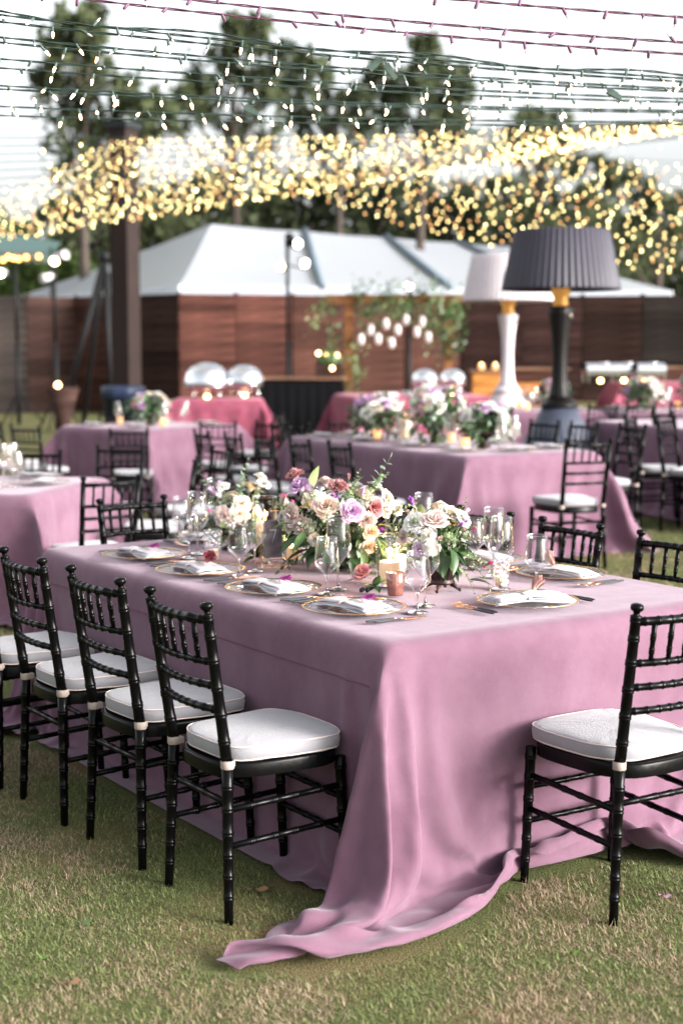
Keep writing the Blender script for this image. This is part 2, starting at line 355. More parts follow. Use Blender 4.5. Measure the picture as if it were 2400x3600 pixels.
for i in range(len(pts)-1):
    (p0, y0), (p1, y1) = pts[i], pts[i+1]
    x0 = at_depth(p0, 800, y0)[0]; x1 = at_depth(p1, 800, y1)[0]; Lh = math.hypot(x1-x0, y1-y0); an = math.atan2(y1-y0, x1-x0)
    n = 13; z = .02+gz(x0, y0); topz = 2.95; hh = (topz-z)/n
    for j in range(n):
        key = (round(Lh, 1), j % 3, tones[i])
        if key not in PB: PB[key] = MB().box((Lh/2, 0, hh/2), (Lh-.02, .028+.006*(j % 3), hh-.010)).mesh('plank', M_FW[tones[i]])
        link('plank', PB[key], fence, (x0, y0-38+random.uniform(-.012, .012), z+j*hh), (0, 0, an))
    MB().box((Lh/2, .045, topz/2), (Lh-.01, .02, topz-.03)).obj('backing', M_FW['b'], fence, (x0, y0-38, 0), rot=(0, 0, an))
    MB().box((0, .12, topz/2+.02), (.1, .12, topz+.06)).obj('post', M_FW['a'], fence, (x0, y0-38, 0))

# ------------------------------------------------------------------ square steel post holding the lights
M_STEEL = MAT('dark_steel', (.020, .012, .011), .6, spec=.2, noise=.12, nscale=3); M_STEEL2 = MAT('grey_steel', (.018, .022, .024), .6, spec=.2)
x = at_depth(292, 900, 29)[0]
colm = thing('square_column', 'thick dark square steel column carrying the light canopy', 'column', (x, 29, gz(x, 29)), R(-28))
MB().box((0, 0, 2.9), (.40, .40, 5.8)).obj('shaft', M_STEEL, colm)
MB().box((0, 0, .012), (.7, .7, .024)).obj('base_plate', M_STEEL2, colm)
MB().box((0, 0, 5.86), (.5, .5, .12)).obj('cap', M_STEEL2, colm)
MB().box((-.203, 0, 2.9), (.012, .34, 5.6)).obj('side_plate', M_STEEL2, colm)
for k in (1, -1): MB().box((.12*k, -.208, 4.9), (.06, .02, .5)).obj('bracket', M_STEEL2, colm)

# ------------------------------------------------------------------ tablecloths
def decode(steps, nx, ny, st):
    """the drape as steps in units of st millimetres between neighbouring grid points, summed up again here"""
    e = np.array(steps).reshape(3, ny, nx).transpose(1, 2, 0)
    return np.cumsum(np.cumsum(e, 1), 0)*st/1000
CLOTH1 = decode([
-202,9,3,12,10,11,11,10,11,12,12,11,12,11,11,10,11,12,13,12,13,13,12,11,11,11,11,11,12,11,11,9,8,12,7,4,10,13,13,12,13,13,12,10,11,10,1,2,9,8,7,7,7,6,7,11,12,12,12,12,12,12,12,13,12,13,12,13,12,13,13,12,13,13,13,13,12,13,13,13,13,13,12,13,0,3,4,-8,-4,-1,0,1,2,-1,0,0,0,1,1,2,1,0,-1,0,0,-1,0,1,-1,-1,1,-1,-1,0,-1,2,-1,-3,3,5,0,-2,-1,0,0,-1,1,2,1,0,3,3,-8,-6,1,0,1,4,4,1,0,0,-1,0,0,0,0,-1,1,-1,0,-1,1,-1,0,0,-1,0,-1,0,1,0,-2,0,-1,0,1,0,1,0,6,4,-3,-8,-4,0,0,0,0,2,0,1,0,1,1,1,0,0,0,0,0,0,1,0,-2,1,0,-1,-6,-2,4,3,3,1,-7,2,0,1,-2,1,0,1,0,2,4,-7,2,3,2,-1,-1,1,1,-1,0,0,1,-1,0,-1,0,0,-1,1,0,0,-2,1,0,-2,0,-1,1,0,0,-2,0,-1,1,0,0,-1,3,-3,0,4,7,0,-5,-5,-4,1,1,-1,1,0,1,-1,0,0,0,1,-1,0,1,0,1,1,1,1,-1,-2,4,-3,-2,-1,0,-4,7,-2,0,0,1,0,-1,0,1,-2,2,2,3,0,1,-1,-1,0,0,0,0,0,-1,1,-1,0,0,0,0,-1,0,-1,1,0,-2,0,0,0,0,0,-2,-1,1,0,0,-1,-1,0,4,-4,0,1,2,6,2,-4,-5,-1,-1,1,-1,0,-2,0,-1,-1,1,-1,0,1,-1,-1,-1,1,0,0,1,1,3,-2,3,-1,-2,3,-2,0,1,-1,1,0,1,-1,-3,2,-2,2,2,6,-1,-1,1,0,-1,0,0,0,0,-1,-1,0,0,0,1,0,-2,1,0,-2,-3,2,0,1,0,-2,-4,3,0,1,-1,-1,-1,0,8,-2,-4,-2,1,1,4,1,1,-4,-2,-1,-1,-2,1,0,-2,0,-1,0,1,-1,-1,1,0,-1,1,-1,-1,0,-1,7,-3,-1,-3,2,3,1,0,1,0,0,-1,1,2,-2,0,8,0,-1,-1,-1,1,0,-1,1,-1,-1,1,-1,0,0,0,0,-1,0,1,-3,-2,-3,4,0,1,-1,-3,-3,5,-1,1,-1,-2,-1,1,0,1,6,1,-3,-3,3,3,0,2,-5,-3,-4,0,1,0,1,0,-4,0,0,0,-1,1,0,1,1,-1,1,-2,1,-2,-1,1,-2,4,1,2,1,-1,0,0,0,1,-1,1,1,2,1,3,0,-1,4,-6,0,1,-1,0,0,0,0,-1,0,-1,1,0,0,-3,0,-5,3,0,1,0,-1,-5,3,1,0,-1,-2,0,2,-1,0,7,1,-1,0,-1,-2,-1,2,-2,0,-4,1,-1,0,0,-4,1,3,0,-3,-1,1,0,0,0,-1,2,0,4,-3,2,-4,-2,4,1,1,0,0,0,0,0,0,0,1,0,1,1,2,0,0,2,2,2,-7,1,1,-1,0,-1,0,-1,1,0,-1,0,0,1,-5,3,-2,0,0,-3,-4,6,1,-2,-2,-2,1,1,-1,1,-1,7,1,0,0,-1,0,0,-1,-1,3,3,-4,-5,-1,-1,1,-1,-3,-3,2,0,0,0,0,0,1,0,0,0,1,-3,4,-1,2,0,-1,0,0,1,0,0,0,-1,0,0,1,1,0,2,0,0,-4,0,6,-1,0,2,-1,-1,-1,4,-4,0,1,0,-3,-9,4,1,3,0,-2,-3,3,0,-3,0,0,0,0,0,1,-1,-1,10,-2,-1,0,0,-1,0,4,-1,1,0,1,0,-6,-2,2,0,1,0,-2,-2,-2,-1,-1,0,0,-1,-1,-2,1,1,-1,5,0,-1,1,0,0,0,0,0,-1,1,0,0,0,1,-1,0,1,-1,3,6,-4,-1,0,-1,0,0,2,-4,3,0,-1,-5,-9,7,2,2,-1,-2,-3,3,-1,-1,2,-1,
-1,1,-1,0,-2,0,1,10,-1,-3,0,-1,-1,0,-1,4,3,1,0,1,-5,-5,-1,2,3,-1,1,0,0,-1,-6,-2,1,-1,-3,2,3,1,0,0,0,0,0,0,0,0,0,-1,1,0,0,0,-1,0,0,0,-1,0,4,2,0,-1,-1,0,1,1,1,-2,0,1,-4,-9,5,2,1,1,1,-1,-3,-2,2,0,1,-2,1,-2,0,-1,0,0,-1,9,0,-1,-2,0,2,-1,2,1,-2,1,2,-1,3,-3,-5,-2,0,1,-1,0,0,-1,-5,1,-1,1,2,0,-1,-1,2,0,0,0,0,0,0,0,0,0,0,0,0,0,0,0,0,0,1,2,0,-2,3,0,-2,-1,2,1,-1,1,0,0,-8,1,5,-1,0,-1,-1,-2,3,-1,-2,-1,-3,1,0,1,-2,1,0,-2,0,8,0,4,-8,4,-1,1,-2,1,1,2,-1,2,0,-1,-3,-5,-3,3,0,-2,0,1,-3,0,0,0,-1,0,-1,2,1,1,0,0,0,0,0,0,-1,1,0,0,0,0,0,0,0,0,1,2,-2,2,1,-1,0,-1,0,0,1,4,-2,-4,-6,7,-1,3,-3,1,-6,4,-1,0,-1,-3,-1,1,1,-2,2,-3,-1,0,-1,10,-1,-5,6,-9,2,2,3,-2,1,-4,-2,0,6,3,-4,-4,-2,-3,2,2,-2,0,1,-2,0,-1,2,0,-1,2,0,0,-1,1,0,0,0,0,0,0,0,0,0,0,0,0,1,-1,0,0,2,0,2,1,-2,-1,-1,0,0,1,2,-4,0,3,1,-1,0,-1,2,-4,0,-2,-3,3,0,0,0,1,-5,-1,0,-1,-1,12,-4,-1,-3,0,0,-1,0,-1,-1,-1,2,-3,-1,5,3,-6,-2,0,0,2,-2,2,0,-2,1,-1,1,-1,1,0,1,0,0,0,0,0,0,0,0,0,0,0,0,0,0,0,0,0,1,-1,1,0,1,-1,1,0,0,0,0,0,-1,-4,4,2,1,-3,2,0,-5,3,-4,-1,4,-2,0,0,1,-5,-3,0,0,0,-2,13,-3,-1,-4,-1,-1,0,0,3,-1,-1,-1,3,-5,-2,4,2,-7,-1,1,0,3,-3,2,-1,-1,1,0,-1,2,0,0,0,0,0,0,0,0,0,0,0,0,0,0,0,0,0,0,0,0,0,0,1,-1,3,-1,1,-1,0,0,-1,0,-3,6,1,-4,1,1,-5,5,-6,-1,2,0,1,3,-1,-1,-7,-1,-1,-1,-2,0,13,-3,-4,-1,4,-3,-2,1,1,2,-2,-1,-4,1,-4,2,5,-3,-4,-1,0,2,-1,4,-2,-2,1,0,0,0,1,0,0,0,0,0,0,0,0,0,0,0,0,0,0,0,0,0,1,-1,1,-1,0,0,1,1,2,-2,-1,0,1,-2,0,3,-1,-1,3,-2,-1,1,-4,3,3,-6,2,0,0,-9,0,3,-2,-2,-1,-1,12,-2,-2,4,-1,-3,-4,-3,1,-2,5,-4,-1,0,1,-5,5,4,-6,-1,0,0,0,2,-1,2,-2,0,1,0,0,0,-1,1,0,0,0,0,0,0,0,0,0,0,0,0,0,0,0,0,0,1,-1,1,0,0,1,0,0,0,-1,-2,2,3,-3,2,0,-3,3,-6,5,2,-3,4,-1,-5,-8,-4,3,-1,0,-1,0,0,12,0,0,0,0,0,-4,-8,-4,1,0,5,-2,-1,1,-1,-1,5,-2,-4,0,1,0,2,0,-1,0,1,0,0,0,0,0,0,0,0,0,0,-1,1,0,0,0,0,0,0,0,0,0,1,-1,0,0,0,0,2,-1,1,0,-1,0,-1,3,0,-1,2,-3,1,-2,2,2,-1,0,2,-5,-8,-5,1,1,-2,1,0,0,1,11,1,0,-1,1,-1,1,-1,-9,-6,-1,1,6,-1,-3,2,-4,4,3,-5,0,0,0,1,0,1,0,-1,0,1,0,0,0,0,0,0,0,0,0,0,0,0,0,0,0,0,0,0,0,0,0,0,1,-1,0,1,0,1,0,-1,1,-1,2,0,0,0,-1,0,0,2,-2,0,2,-7,-7,-2,2,-1,-2,1,0,0,1,-2,10,1,-1,3,-3,0,
2,-1,0,-6,-8,-2,-1,6,1,-3,2,-5,8,-3,-3,0,1,0,2,-1,0,0,1,0,0,0,0,0,0,0,0,0,0,0,0,0,0,0,0,0,0,0,0,0,0,0,0,0,1,1,-1,0,1,0,-1,-1,4,-2,2,-2,1,-1,0,0,-1,3,-8,-7,-1,1,-1,0,1,0,0,0,-1,1,-4,6,8,2,1,-1,-1,0,0,1,-2,-8,-5,-4,6,3,-3,0,-1,5,-6,0,1,0,1,1,0,0,0,0,0,0,0,0,0,0,0,0,0,0,0,0,0,0,0,0,0,0,0,0,1,-1,0,1,-1,1,0,1,-1,0,0,0,2,-1,1,0,1,0,-3,-1,3,-10,-5,1,0,-1,1,1,-2,2,-1,0,2,-3,11,-5,1,3,2,-3,-3,6,-1,0,0,0,-4,-7,-6,2,5,-2,-3,5,-2,-1,0,0,2,-1,0,0,1,0,0,-1,1,0,0,0,0,0,0,0,0,0,0,0,0,0,0,0,0,0,0,0,0,0,1,-1,1,0,1,-1,0,2,-1,2,-1,2,-3,-2,1,1,-10,-4,1,0,0,0,1,-1,1,-1,2,3,0,-2,5,3,2,-2,1,3,-2,-3,3,1,0,0,0,-1,-5,-8,-2,5,0,-4,5,-4,1,0,1,1,0,0,0,0,0,0,0,0,0,0,0,0,0,0,0,0,0,0,0,0,0,0,0,0,0,1,-1,0,0,0,1,0,0,1,0,1,0,1,1,-3,-2,0,-1,-9,-2,1,0,0,0,1,-1,2,2,0,2,0,1,6,-3,7,0,2,4,1,1,-3,-3,1,2,1,1,0,0,-2,-9,-5,4,-1,2,-2,-1,0,2,0,1,0,0,0,-1,1,0,0,0,0,0,-1,1,0,0,0,0,0,0,0,0,0,0,0,0,0,0,0,0,1,0,0,0,0,0,3,0,0,-1,-2,-1,-3,-7,-1,1,0,-1,1,2,3,3,1,2,-4,-3,4,-4,3,8,-8,1,4,-5,2,3,2,3,-1,-1,0,-2,1,0,2,2,-4,-10,1,-2,4,-2,0,1,0,0,1,0,0,0,0,0,0,0,0,0,0,0,0,0,0,0,0,0,0,0,0,0,0,0,0,1,-1,0,0,1,0,0,1,-1,2,1,0,-5,-1,-4,-5,0,0,0,2,4,5,4,2,1,1,-7,1,-1,-4,6,0,-6,6,1,0,0,-11,0,2,2,4,4,2,5,1,-1,-1,0,1,0,-7,-5,-2,3,0,1,0,1,0,0,-1,1,0,0,0,0,0,0,0,0,0,0,0,0,0,0,1,-1,0,0,0,0,0,0,1,-1,0,0,1,0,1,1,0,1,-4,0,-7,-4,0,2,3,6,4,4,1,0,0,-2,-5,2,4,-4,-2,1,-4,-6,3,4,-3,-6,1,-3,0,0,-1,0,1,1,3,6,4,3,1,2,1,-4,-8,-3,3,-1,1,1,0,-1,1,0,0,0,0,0,0,0,0,0,0,0,0,0,0,0,0,0,0,0,0,0,0,0,0,1,0,-1,0,1,1,2,0,-5,-2,-7,1,4,6,4,3,0,-1,-3,-3,-3,-5,1,3,2,-4,3,4,-1,5,-2,2,2,1,-5,0,-1,-3,-1,-1,0,0,0,-1,0,0,1,2,3,5,4,2,-8,-2,1,0,0,0,1,0,0,0,0,0,0,0,-1,1,0,0,0,0,0,0,0,0,0,0,0,0,0,0,0,0,0,0,1,0,0,0,2,-1,-1,-6,4,4,3,-1,-2,-3,-4,-2,-1,0,1,4,2,1,2,1,0,0,0,0,2,1,-1,-1,0,1,3,2,0,0,0,-1,-1,1,-2,0,-1,-1,-1,-3,0,0,2,-1,1,0,0,0,0,0,0,0,0,0,0,0,0,0,0,0,0,0,0,0,0,0,1,-1,0,0,0,0,0,0,0,0,0,0,0,0,0,1,-2,2,0,-2,-2,-1,0,1,3,2,3,2,2,1,-1,1,1,-1,-4,-8,2,0,3,-1,-2,0,1,6,0,0,-1,0,-1,0,0,-1,0,-1,0,0,-1,0,-1,-1,0,1,-1,0,0,0,0,0,0,0,0,0,0,0,0,0,0,0,0,0,0,0,0,0,0,1,-1,0,0,0,0,0,0,0,0,0,
0,0,-2,1,1,1,2,2,1,1,1,0,2,1,-1,-1,-2,-3,-3,-4,-3,-1,1,6,-4,-1,2,-4,2,0,3,-1,-1,-1,0,0,0,-1,0,0,0,0,1,0,0,0,0,0,0,0,0,0,0,0,0,0,0,0,0,0,0,-1,1,0,0,0,0,0,0,0,0,0,0,0,0,0,0,0,0,0,0,0,0,0,0,0,0,-1,1,0,-2,-1,1,1,1,2,-1,-1,-1,-1,-1,-1,-1,-1,-2,-1,2,-2,2,1,-5,4,1,-1,0,-2,-1,-2,-1,0,0,1,0,0,1,0,0,1,0,1,1,2,1,-1,0,0,0,0,0,0,0,0,0,0,0,0,0,0,0,0,0,0,0,0,0,0,0,0,0,0,0,0,0,0,0,0,0,0,0,0,0,0,0,-1,-1,-1,-2,-2,-2,-1,-1,1,2,2,4,4,2,1,-1,-1,-6,0,1,-4,0,0,-2,0,-3,-1,2,3,2,1,1,1,0,1,0,0,-1,0,0,-1,-1,-2,0,1,0,-1,0,0,0,0,0,0,0,0,0,1,-1,0,0,0,0,0,0,0,0,0,0,0,0,0,0,0,0,0,0,0,0,0,0,-1,0,1,-1,1,1,1,0,0,0,-2,-1,-3,-2,-1,-1,0,2,5,4,0,-1,-2,0,3,-3,-1,1,1,3,-1,-2,2,2,3,-1,-1,0,-1,-1,0,0,-1,0,0,0,0,0,0,0,1,-1,0,0,0,0,0,0,0,0,0,0,0,0,0,0,0,0,0,0,0,0,0,0,0,0,0,0,0,0,0,0,0,-1,1,0,-1,1,-1,0,-1,1,2,1,1,1,0,-1,-2,-3,-2,-1,-1,2,5,0,0,2,2,-5,2,-1,1,4,4,0,-1,0,-4,-1,0,-1,0,0,0,1,0,1,0,0,0,0,0,0,0,0,0,0,0,0,0,0,0,0,0,0,0,0,0,0,0,0,0,0,0,0,0,0,0,0,0,0,0,0,0,0,-1,1,0,0,0,0,0,-1,0,0,-2,0,1,0,2,3,1,1,0,-3,-3,-2,1,3,1,-1,2,0,0,2,2,-2,-3,5,-2,-4,-1,0,0,2,1,0,1,-1,1,-1,0,0,0,0,0,0,0,1,-1,0,0,0,0,0,0,0,0,0,0,0,0,0,0,0,0,0,0,0,-1,1,0,0,0,0,0,0,0,0,0,0,0,0,0,0,0,0,0,0,-1,-1,-1,0,-1,0,1,1,1,3,2,-3,-3,3,0,1,0,1,1,0,-2,-1,2,-4,0,1,2,1,1,0,-1,1,-1,0,-1,0,0,0,0,0,0,0,0,0,0,0,0,0,0,0,0,0,0,1,-1,0,0,0,0,0,0,0,0,0,0,0,0,0,0,0,0,0,0,-1,1,0,0,0,0,0,0,0,1,-1,1,0,0,-1,0,-2,1,2,-2,-2,-1,5,1,-2,2,0,-2,2,0,-1,-1,-2,1,1,1,1,0,0,-1,0,0,-1,0,0,0,0,0,0,0,0,0,0,0,0,1,-1,0,0,0,0,0,0,0,0,0,0,0,0,0,0,0,0,0,0,0,0,0,0,0,0,0,0,0,0,0,0,0,0,0,0,0,0,-1,1,0,0,1,0,0,0,-2,0,3,1,-1,-6,2,4,0,-3,-2,4,-2,0,-1,0,1,0,0,-1,0,0,0,-1,0,0,0,0,0,0,0,0,0,0,0,0,0,0,0,0,0,0,0,0,0,0,0,0,0,0,0,0,0,0,0,0,0,0,0,0,0,0,0,0,0,0,0,0,0,0,0,0,0,0,0,0,0,-1,0,1,-1,0,0,1,1,-3,0,2,2,-2,-2,4,0,-3,3,0,1,0,1,0,0,0,-1,0,-1,0,0,0,0,0,0,0,0,0,0,0,0,0,0,0,0,0,0,0,0,0,0,0,0,0,0,0,0,0,0,0,0,0,0,0,0,0,0,0,0,0,0,0,0,0,-1,1,0,0,0,0,0,0,0,0,0,0,0,-1,0,0,0,-1,0,0,-1,1,0,3,-4,-3,0,6,0,-1,1,1,-1,2,-1,-1,0,0,0,0,0,0,0,0,0,0,0,0,0,0,0,0,0,0,0,0,0,1,-1,0,0,0,0,0,0,0,0,0,0,0,0,0,0,0,0,0,0,0,0,
0,0,0,0,0,0,0,0,0,0,0,0,0,0,0,0,0,1,0,0,0,0,-1,-1,0,-1,-2,3,3,1,-3,0,0,0,0,0,0,0,0,-1,0,1,0,0,0,0,0,0,0,0,0,0,0,0,0,0,0,0,0,0,0,0,0,0,0,0,0,0,0,0,0,0,0,0,0,0,0,0,0,0,0,0,0,0,0,0,0,0,0,0,0,0,0,0,0,0,0,0,0,0,0,0,0,0,0,0,1,0,0,0,-2,-3,1,6,-3,0,0,1,0,0,0,0,0,0,0,-1,1,0,0,0,0,0,0,0,0,0,0,0,0,0,0,0,0,0,0,0,0,0,0,0,0,0,0,0,0,1,-1,0,0,0,0,0,0,0,-1,1,0,0,0,0,0,0,0,0,0,0,0,0,0,0,0,0,0,0,0,0,0,0,0,0,0,0,0,0,1,-1,-2,-1,3,0,0,0,0,0,-1,1,0,0,0,0,-1,1,0,0,0,0,0,0,0,0,0,0,0,0,0,0,0,0,0,0,0,0,0,0,0,0,0,0,0,0,0,0,0,0,0,0,0,0,0,0,0,0,0,0,0,0,0,0,0,0,0,0,0,0,0,0,0,0,1,-1,0,0,0,0,0,0,0,0,0,0,0,-2,1,1,0,0,0,0,0,0,-1,1,0,0,0,0,0,0,0,0,0,0,0,0,0,0,0,0,0,0,0,0,0,0,0,0,0,0,0,0,0,0,0,0,0,0,0,0,0,0,0,0,0,0,0,0,0,0,0,0,0,0,0,0,0,0,0,0,0,0,0,0,0,0,0,0,0,0,0,0,0,0,0,1,0,-1,-1,1,0,0,0,-1,1,0,0,0,0,0,0,0,0,0,0,0,0,0,0,0,0,0,0,0,0,0,0,0,0,0,0,1,-1,0,0,0,0,0,0,0,0,0,0,0,0,0,0,0,0,0,0,0,0,0,0,0,0,0,0,0,0,0,0,0,0,0,0,0,0,0,0,0,0,0,0,0,0,0,1,-1,0,0,0,0,0,0,-1,1,0,0,0,0,0,0,0,0,0,0,0,0,0,0,0,0,0,0,0,0,0,0,0,0,0,0,0,0,0,0,0,0,0,0,0,0,0,0,0,0,0,0,0,0,0,0,0,0,0,0,0,0,-1,1,0,0,0,0,0,0,0,0,0,0,0,0,0,0,0,0,0,0,0,0,0,0,0,1,0,-1,0,0,0,0,0,0,0,0,0,0,0,0,0,0,0,0,0,0,0,0,0,0,0,0,0,0,0,0,0,0,0,0,0,0,0,0,0,0,0,0,0,0,0,0,0,0,0,0,0,0,0,0,0,0,0,0,0,0,0,0,0,0,0,0,0,0,0,0,0,0,0,0,0,0,0,0,0,1,-1,0,0,0,0,0,0,0,0,0,0,0,0,0,0,0,0,0,0,0,0,0,0,0,0,0,0,0,0,0,0,0,0,0,0,0,0,0,0,0,0,0,0,0,0,0,0,0,0,0,0,0,0,0,0,0,0,0,0,0,0,0,0,0,0,0,0,0,0,0,1,-1,0,0,0,0,0,0,0,0,0,0,0,0,0,0,0,0,0,1,-1,0,0,0,0,-1,1,0,0,0,0,0,0,0,0,0,0,0,0,0,0,0,0,0,0,0,0,0,0,0,0,0,0,0,0,0,0,0,0,0,0,0,0,0,0,0,0,0,0,0,0,0,0,0,0,0,0,0,0,0,0,0,0,0,0,0,0,0,0,0,0,0,0,0,0,0,0,0,0,0,0,0,0,0,1,-1,0,0,0,0,0,0,0,0,0,0,0,0,0,0,0,0,0,0,0,0,0,0,0,0,0,0,0,0,0,0,0,0,0,0,0,0,0,0,0,0,0,0,0,0,0,0,0,0,0,0,0,0,0,0,0,0,0,0,0,0,0,0,0,0,0,0,0,0,0,0,0,0,0,0,0,0,0,0,0,0,0,0,0,1,0,0,-1,1,0,0,0,0,0,0,0,0,0,0,0,0,0,0,0,0,0,0,0,0,0,0,0,0,0,0,0,0,0,0,0,0,0,0,0,0,0,0,0,0,0,0,0,0,0,0,0,0,0,0,0,0,0,0,0,0,0,0,0,0,0,0,0,0,0,0,0,0,0,0,0,0,0,0,1,-1,0,0,0,0,0,-1,1,0,0,0,0,0,0,0,0,0,0,0,0,0,0,0,0,0,0,0,0,0,
0,0,0,0,0,0,0,0,0,0,0,0,0,0,0,0,0,0,0,0,0,0,0,0,0,0,0,0,0,0,0,0,0,0,0,0,0,0,-1,1,0,0,0,0,0,0,0,0,0,0,0,0,0,0,0,0,0,0,0,0,-1,1,0,0,0,0,0,0,0,0,0,0,0,0,0,0,0,0,0,0,0,0,0,0,0,0,0,0,0,0,0,0,0,0,0,0,0,0,0,0,0,0,0,0,0,0,0,0,0,0,0,0,0,0,0,0,0,0,0,0,0,0,0,0,0,0,0,0,0,0,0,0,0,0,0,0,0,0,0,0,1,-1,0,0,0,0,0,0,0,0,0,0,0,0,0,0,0,0,0,0,0,0,0,0,0,0,0,0,0,0,0,0,0,0,1,-1,0,0,0,0,0,0,0,0,0,0,0,0,0,0,0,0,0,0,0,0,0,0,0,0,0,0,0,0,0,0,0,0,0,0,0,0,0,0,0,0,0,0,0,0,0,0,0,0,0,1,-1,0,0,0,0,0,0,0,0,0,0,0,0,0,0,0,0,0,0,0,0,0,0,0,0,0,0,0,0,0,0,0,0,0,0,0,0,0,0,0,0,0,0,0,0,0,0,0,0,0,0,0,0,0,0,0,0,0,0,0,0,0,0,0,0,0,0,0,0,0,0,0,0,0,0,0,0,0,0,0,0,0,0,0,1,-1,0,0,0,0,0,0,0,0,0,0,0,0,0,0,0,0,0,0,0,0,0,0,0,0,0,0,0,0,0,0,0,0,0,0,0,0,0,0,1,-1,0,0,0,0,0,0,0,0,0,0,0,0,0,0,0,0,0,0,0,0,0,0,0,0,0,0,0,0,0,0,0,0,0,0,0,0,0,0,0,0,0,0,0,1,0,0,0,0,0,0,0,0,0,0,0,0,0,0,0,0,0,0,0,0,0,0,0,0,0,0,0,0,0,0,0,0,0,0,0,0,0,0,0,0,0,0,0,0,0,0,1,-1,0,0,0,0,0,0,0,0,0,0,0,0,0,0,0,0,0,0,0,0,0,0,0,0,0,0,1,-1,0,0,0,0,0,0,0,0,0,0,0,-1,1,0,0,0,0,0,0,0,0,0,0,0,0,0,0,0,0,0,0,0,0,0,0,0,0,0,0,0,0,0,0,0,0,0,0,0,0,0,0,0,0,0,0,0,0,0,0,0,0,0,0,0,0,0,0,0,0,0,1,-1,0,0,0,0,0,0,0,0,0,0,0,0,0,0,0,1,-1,0,0,0,0,0,0,0,0,0,0,0,1,-1,0,0,0,0,0,0,0,0,0,0,0,0,0,0,0,0,0,0,0,0,0,0,0,0,0,0,0,0,0,0,0,0,0,0,0,0,0,0,0,0,0,0,0,0,0,0,0,0,0,0,0,0,0,0,0,0,0,0,0,0,0,0,0,0,0,0,0,0,0,-1,1,0,0,0,0,0,-1,1,0,0,0,0,0,0,0,0,0,0,0,0,0,0,0,0,0,0,0,0,0,0,0,0,0,0,0,0,0,0,0,0,0,0,0,0,0,0,0,0,0,0,0,0,0,0,0,0,0,0,1,-1,0,0,0,0,0,0,0,0,0,0,0,0,0,0,0,0,0,0,0,0,0,0,0,0,0,0,0,0,0,0,0,0,0,0,0,0,0,0,0,0,0,0,0,0,0,0,0,0,0,0,0,0,0,0,0,0,0,0,0,0,0,0,0,0,0,0,0,0,0,0,0,0,0,0,0,0,0,0,0,0,0,0,0,0,0,0,0,0,0,0,-1,1,0,0,0,0,0,0,0,0,0,0,0,0,0,0,0,0,0,0,0,0,0,0,0,0,0,0,0,0,0,0,0,0,0,0,0,0,0,0,0,0,0,0,0,0,0,0,0,0,0,0,0,0,0,0,0,0,0,0,0,0,0,0,0,0,0,0,0,0,0,0,0,0,0,0,0,0,0,0,0,0,0,0,1,-1,0,0,0,0,0,0,0,0,0,0,0,0,0,0,0,0,0,0,0,0,0,0,0,0,0,0,0,0,0,0,0,0,0,0,0,0,0,0,0,0,0,0,0,0,0,0,0,0,0,0,0,0,0,0,0,0,0,0,0,0,0,0,0,0,0,0,0,0,0,0,0,0,0,0,0,0,0,0,0,0,0,0,0,0,0,0,0,0,0,0,0,0,0,0,0,0,0,0,0,0,0,0,0,0,0,0,0,0,0,0,0,
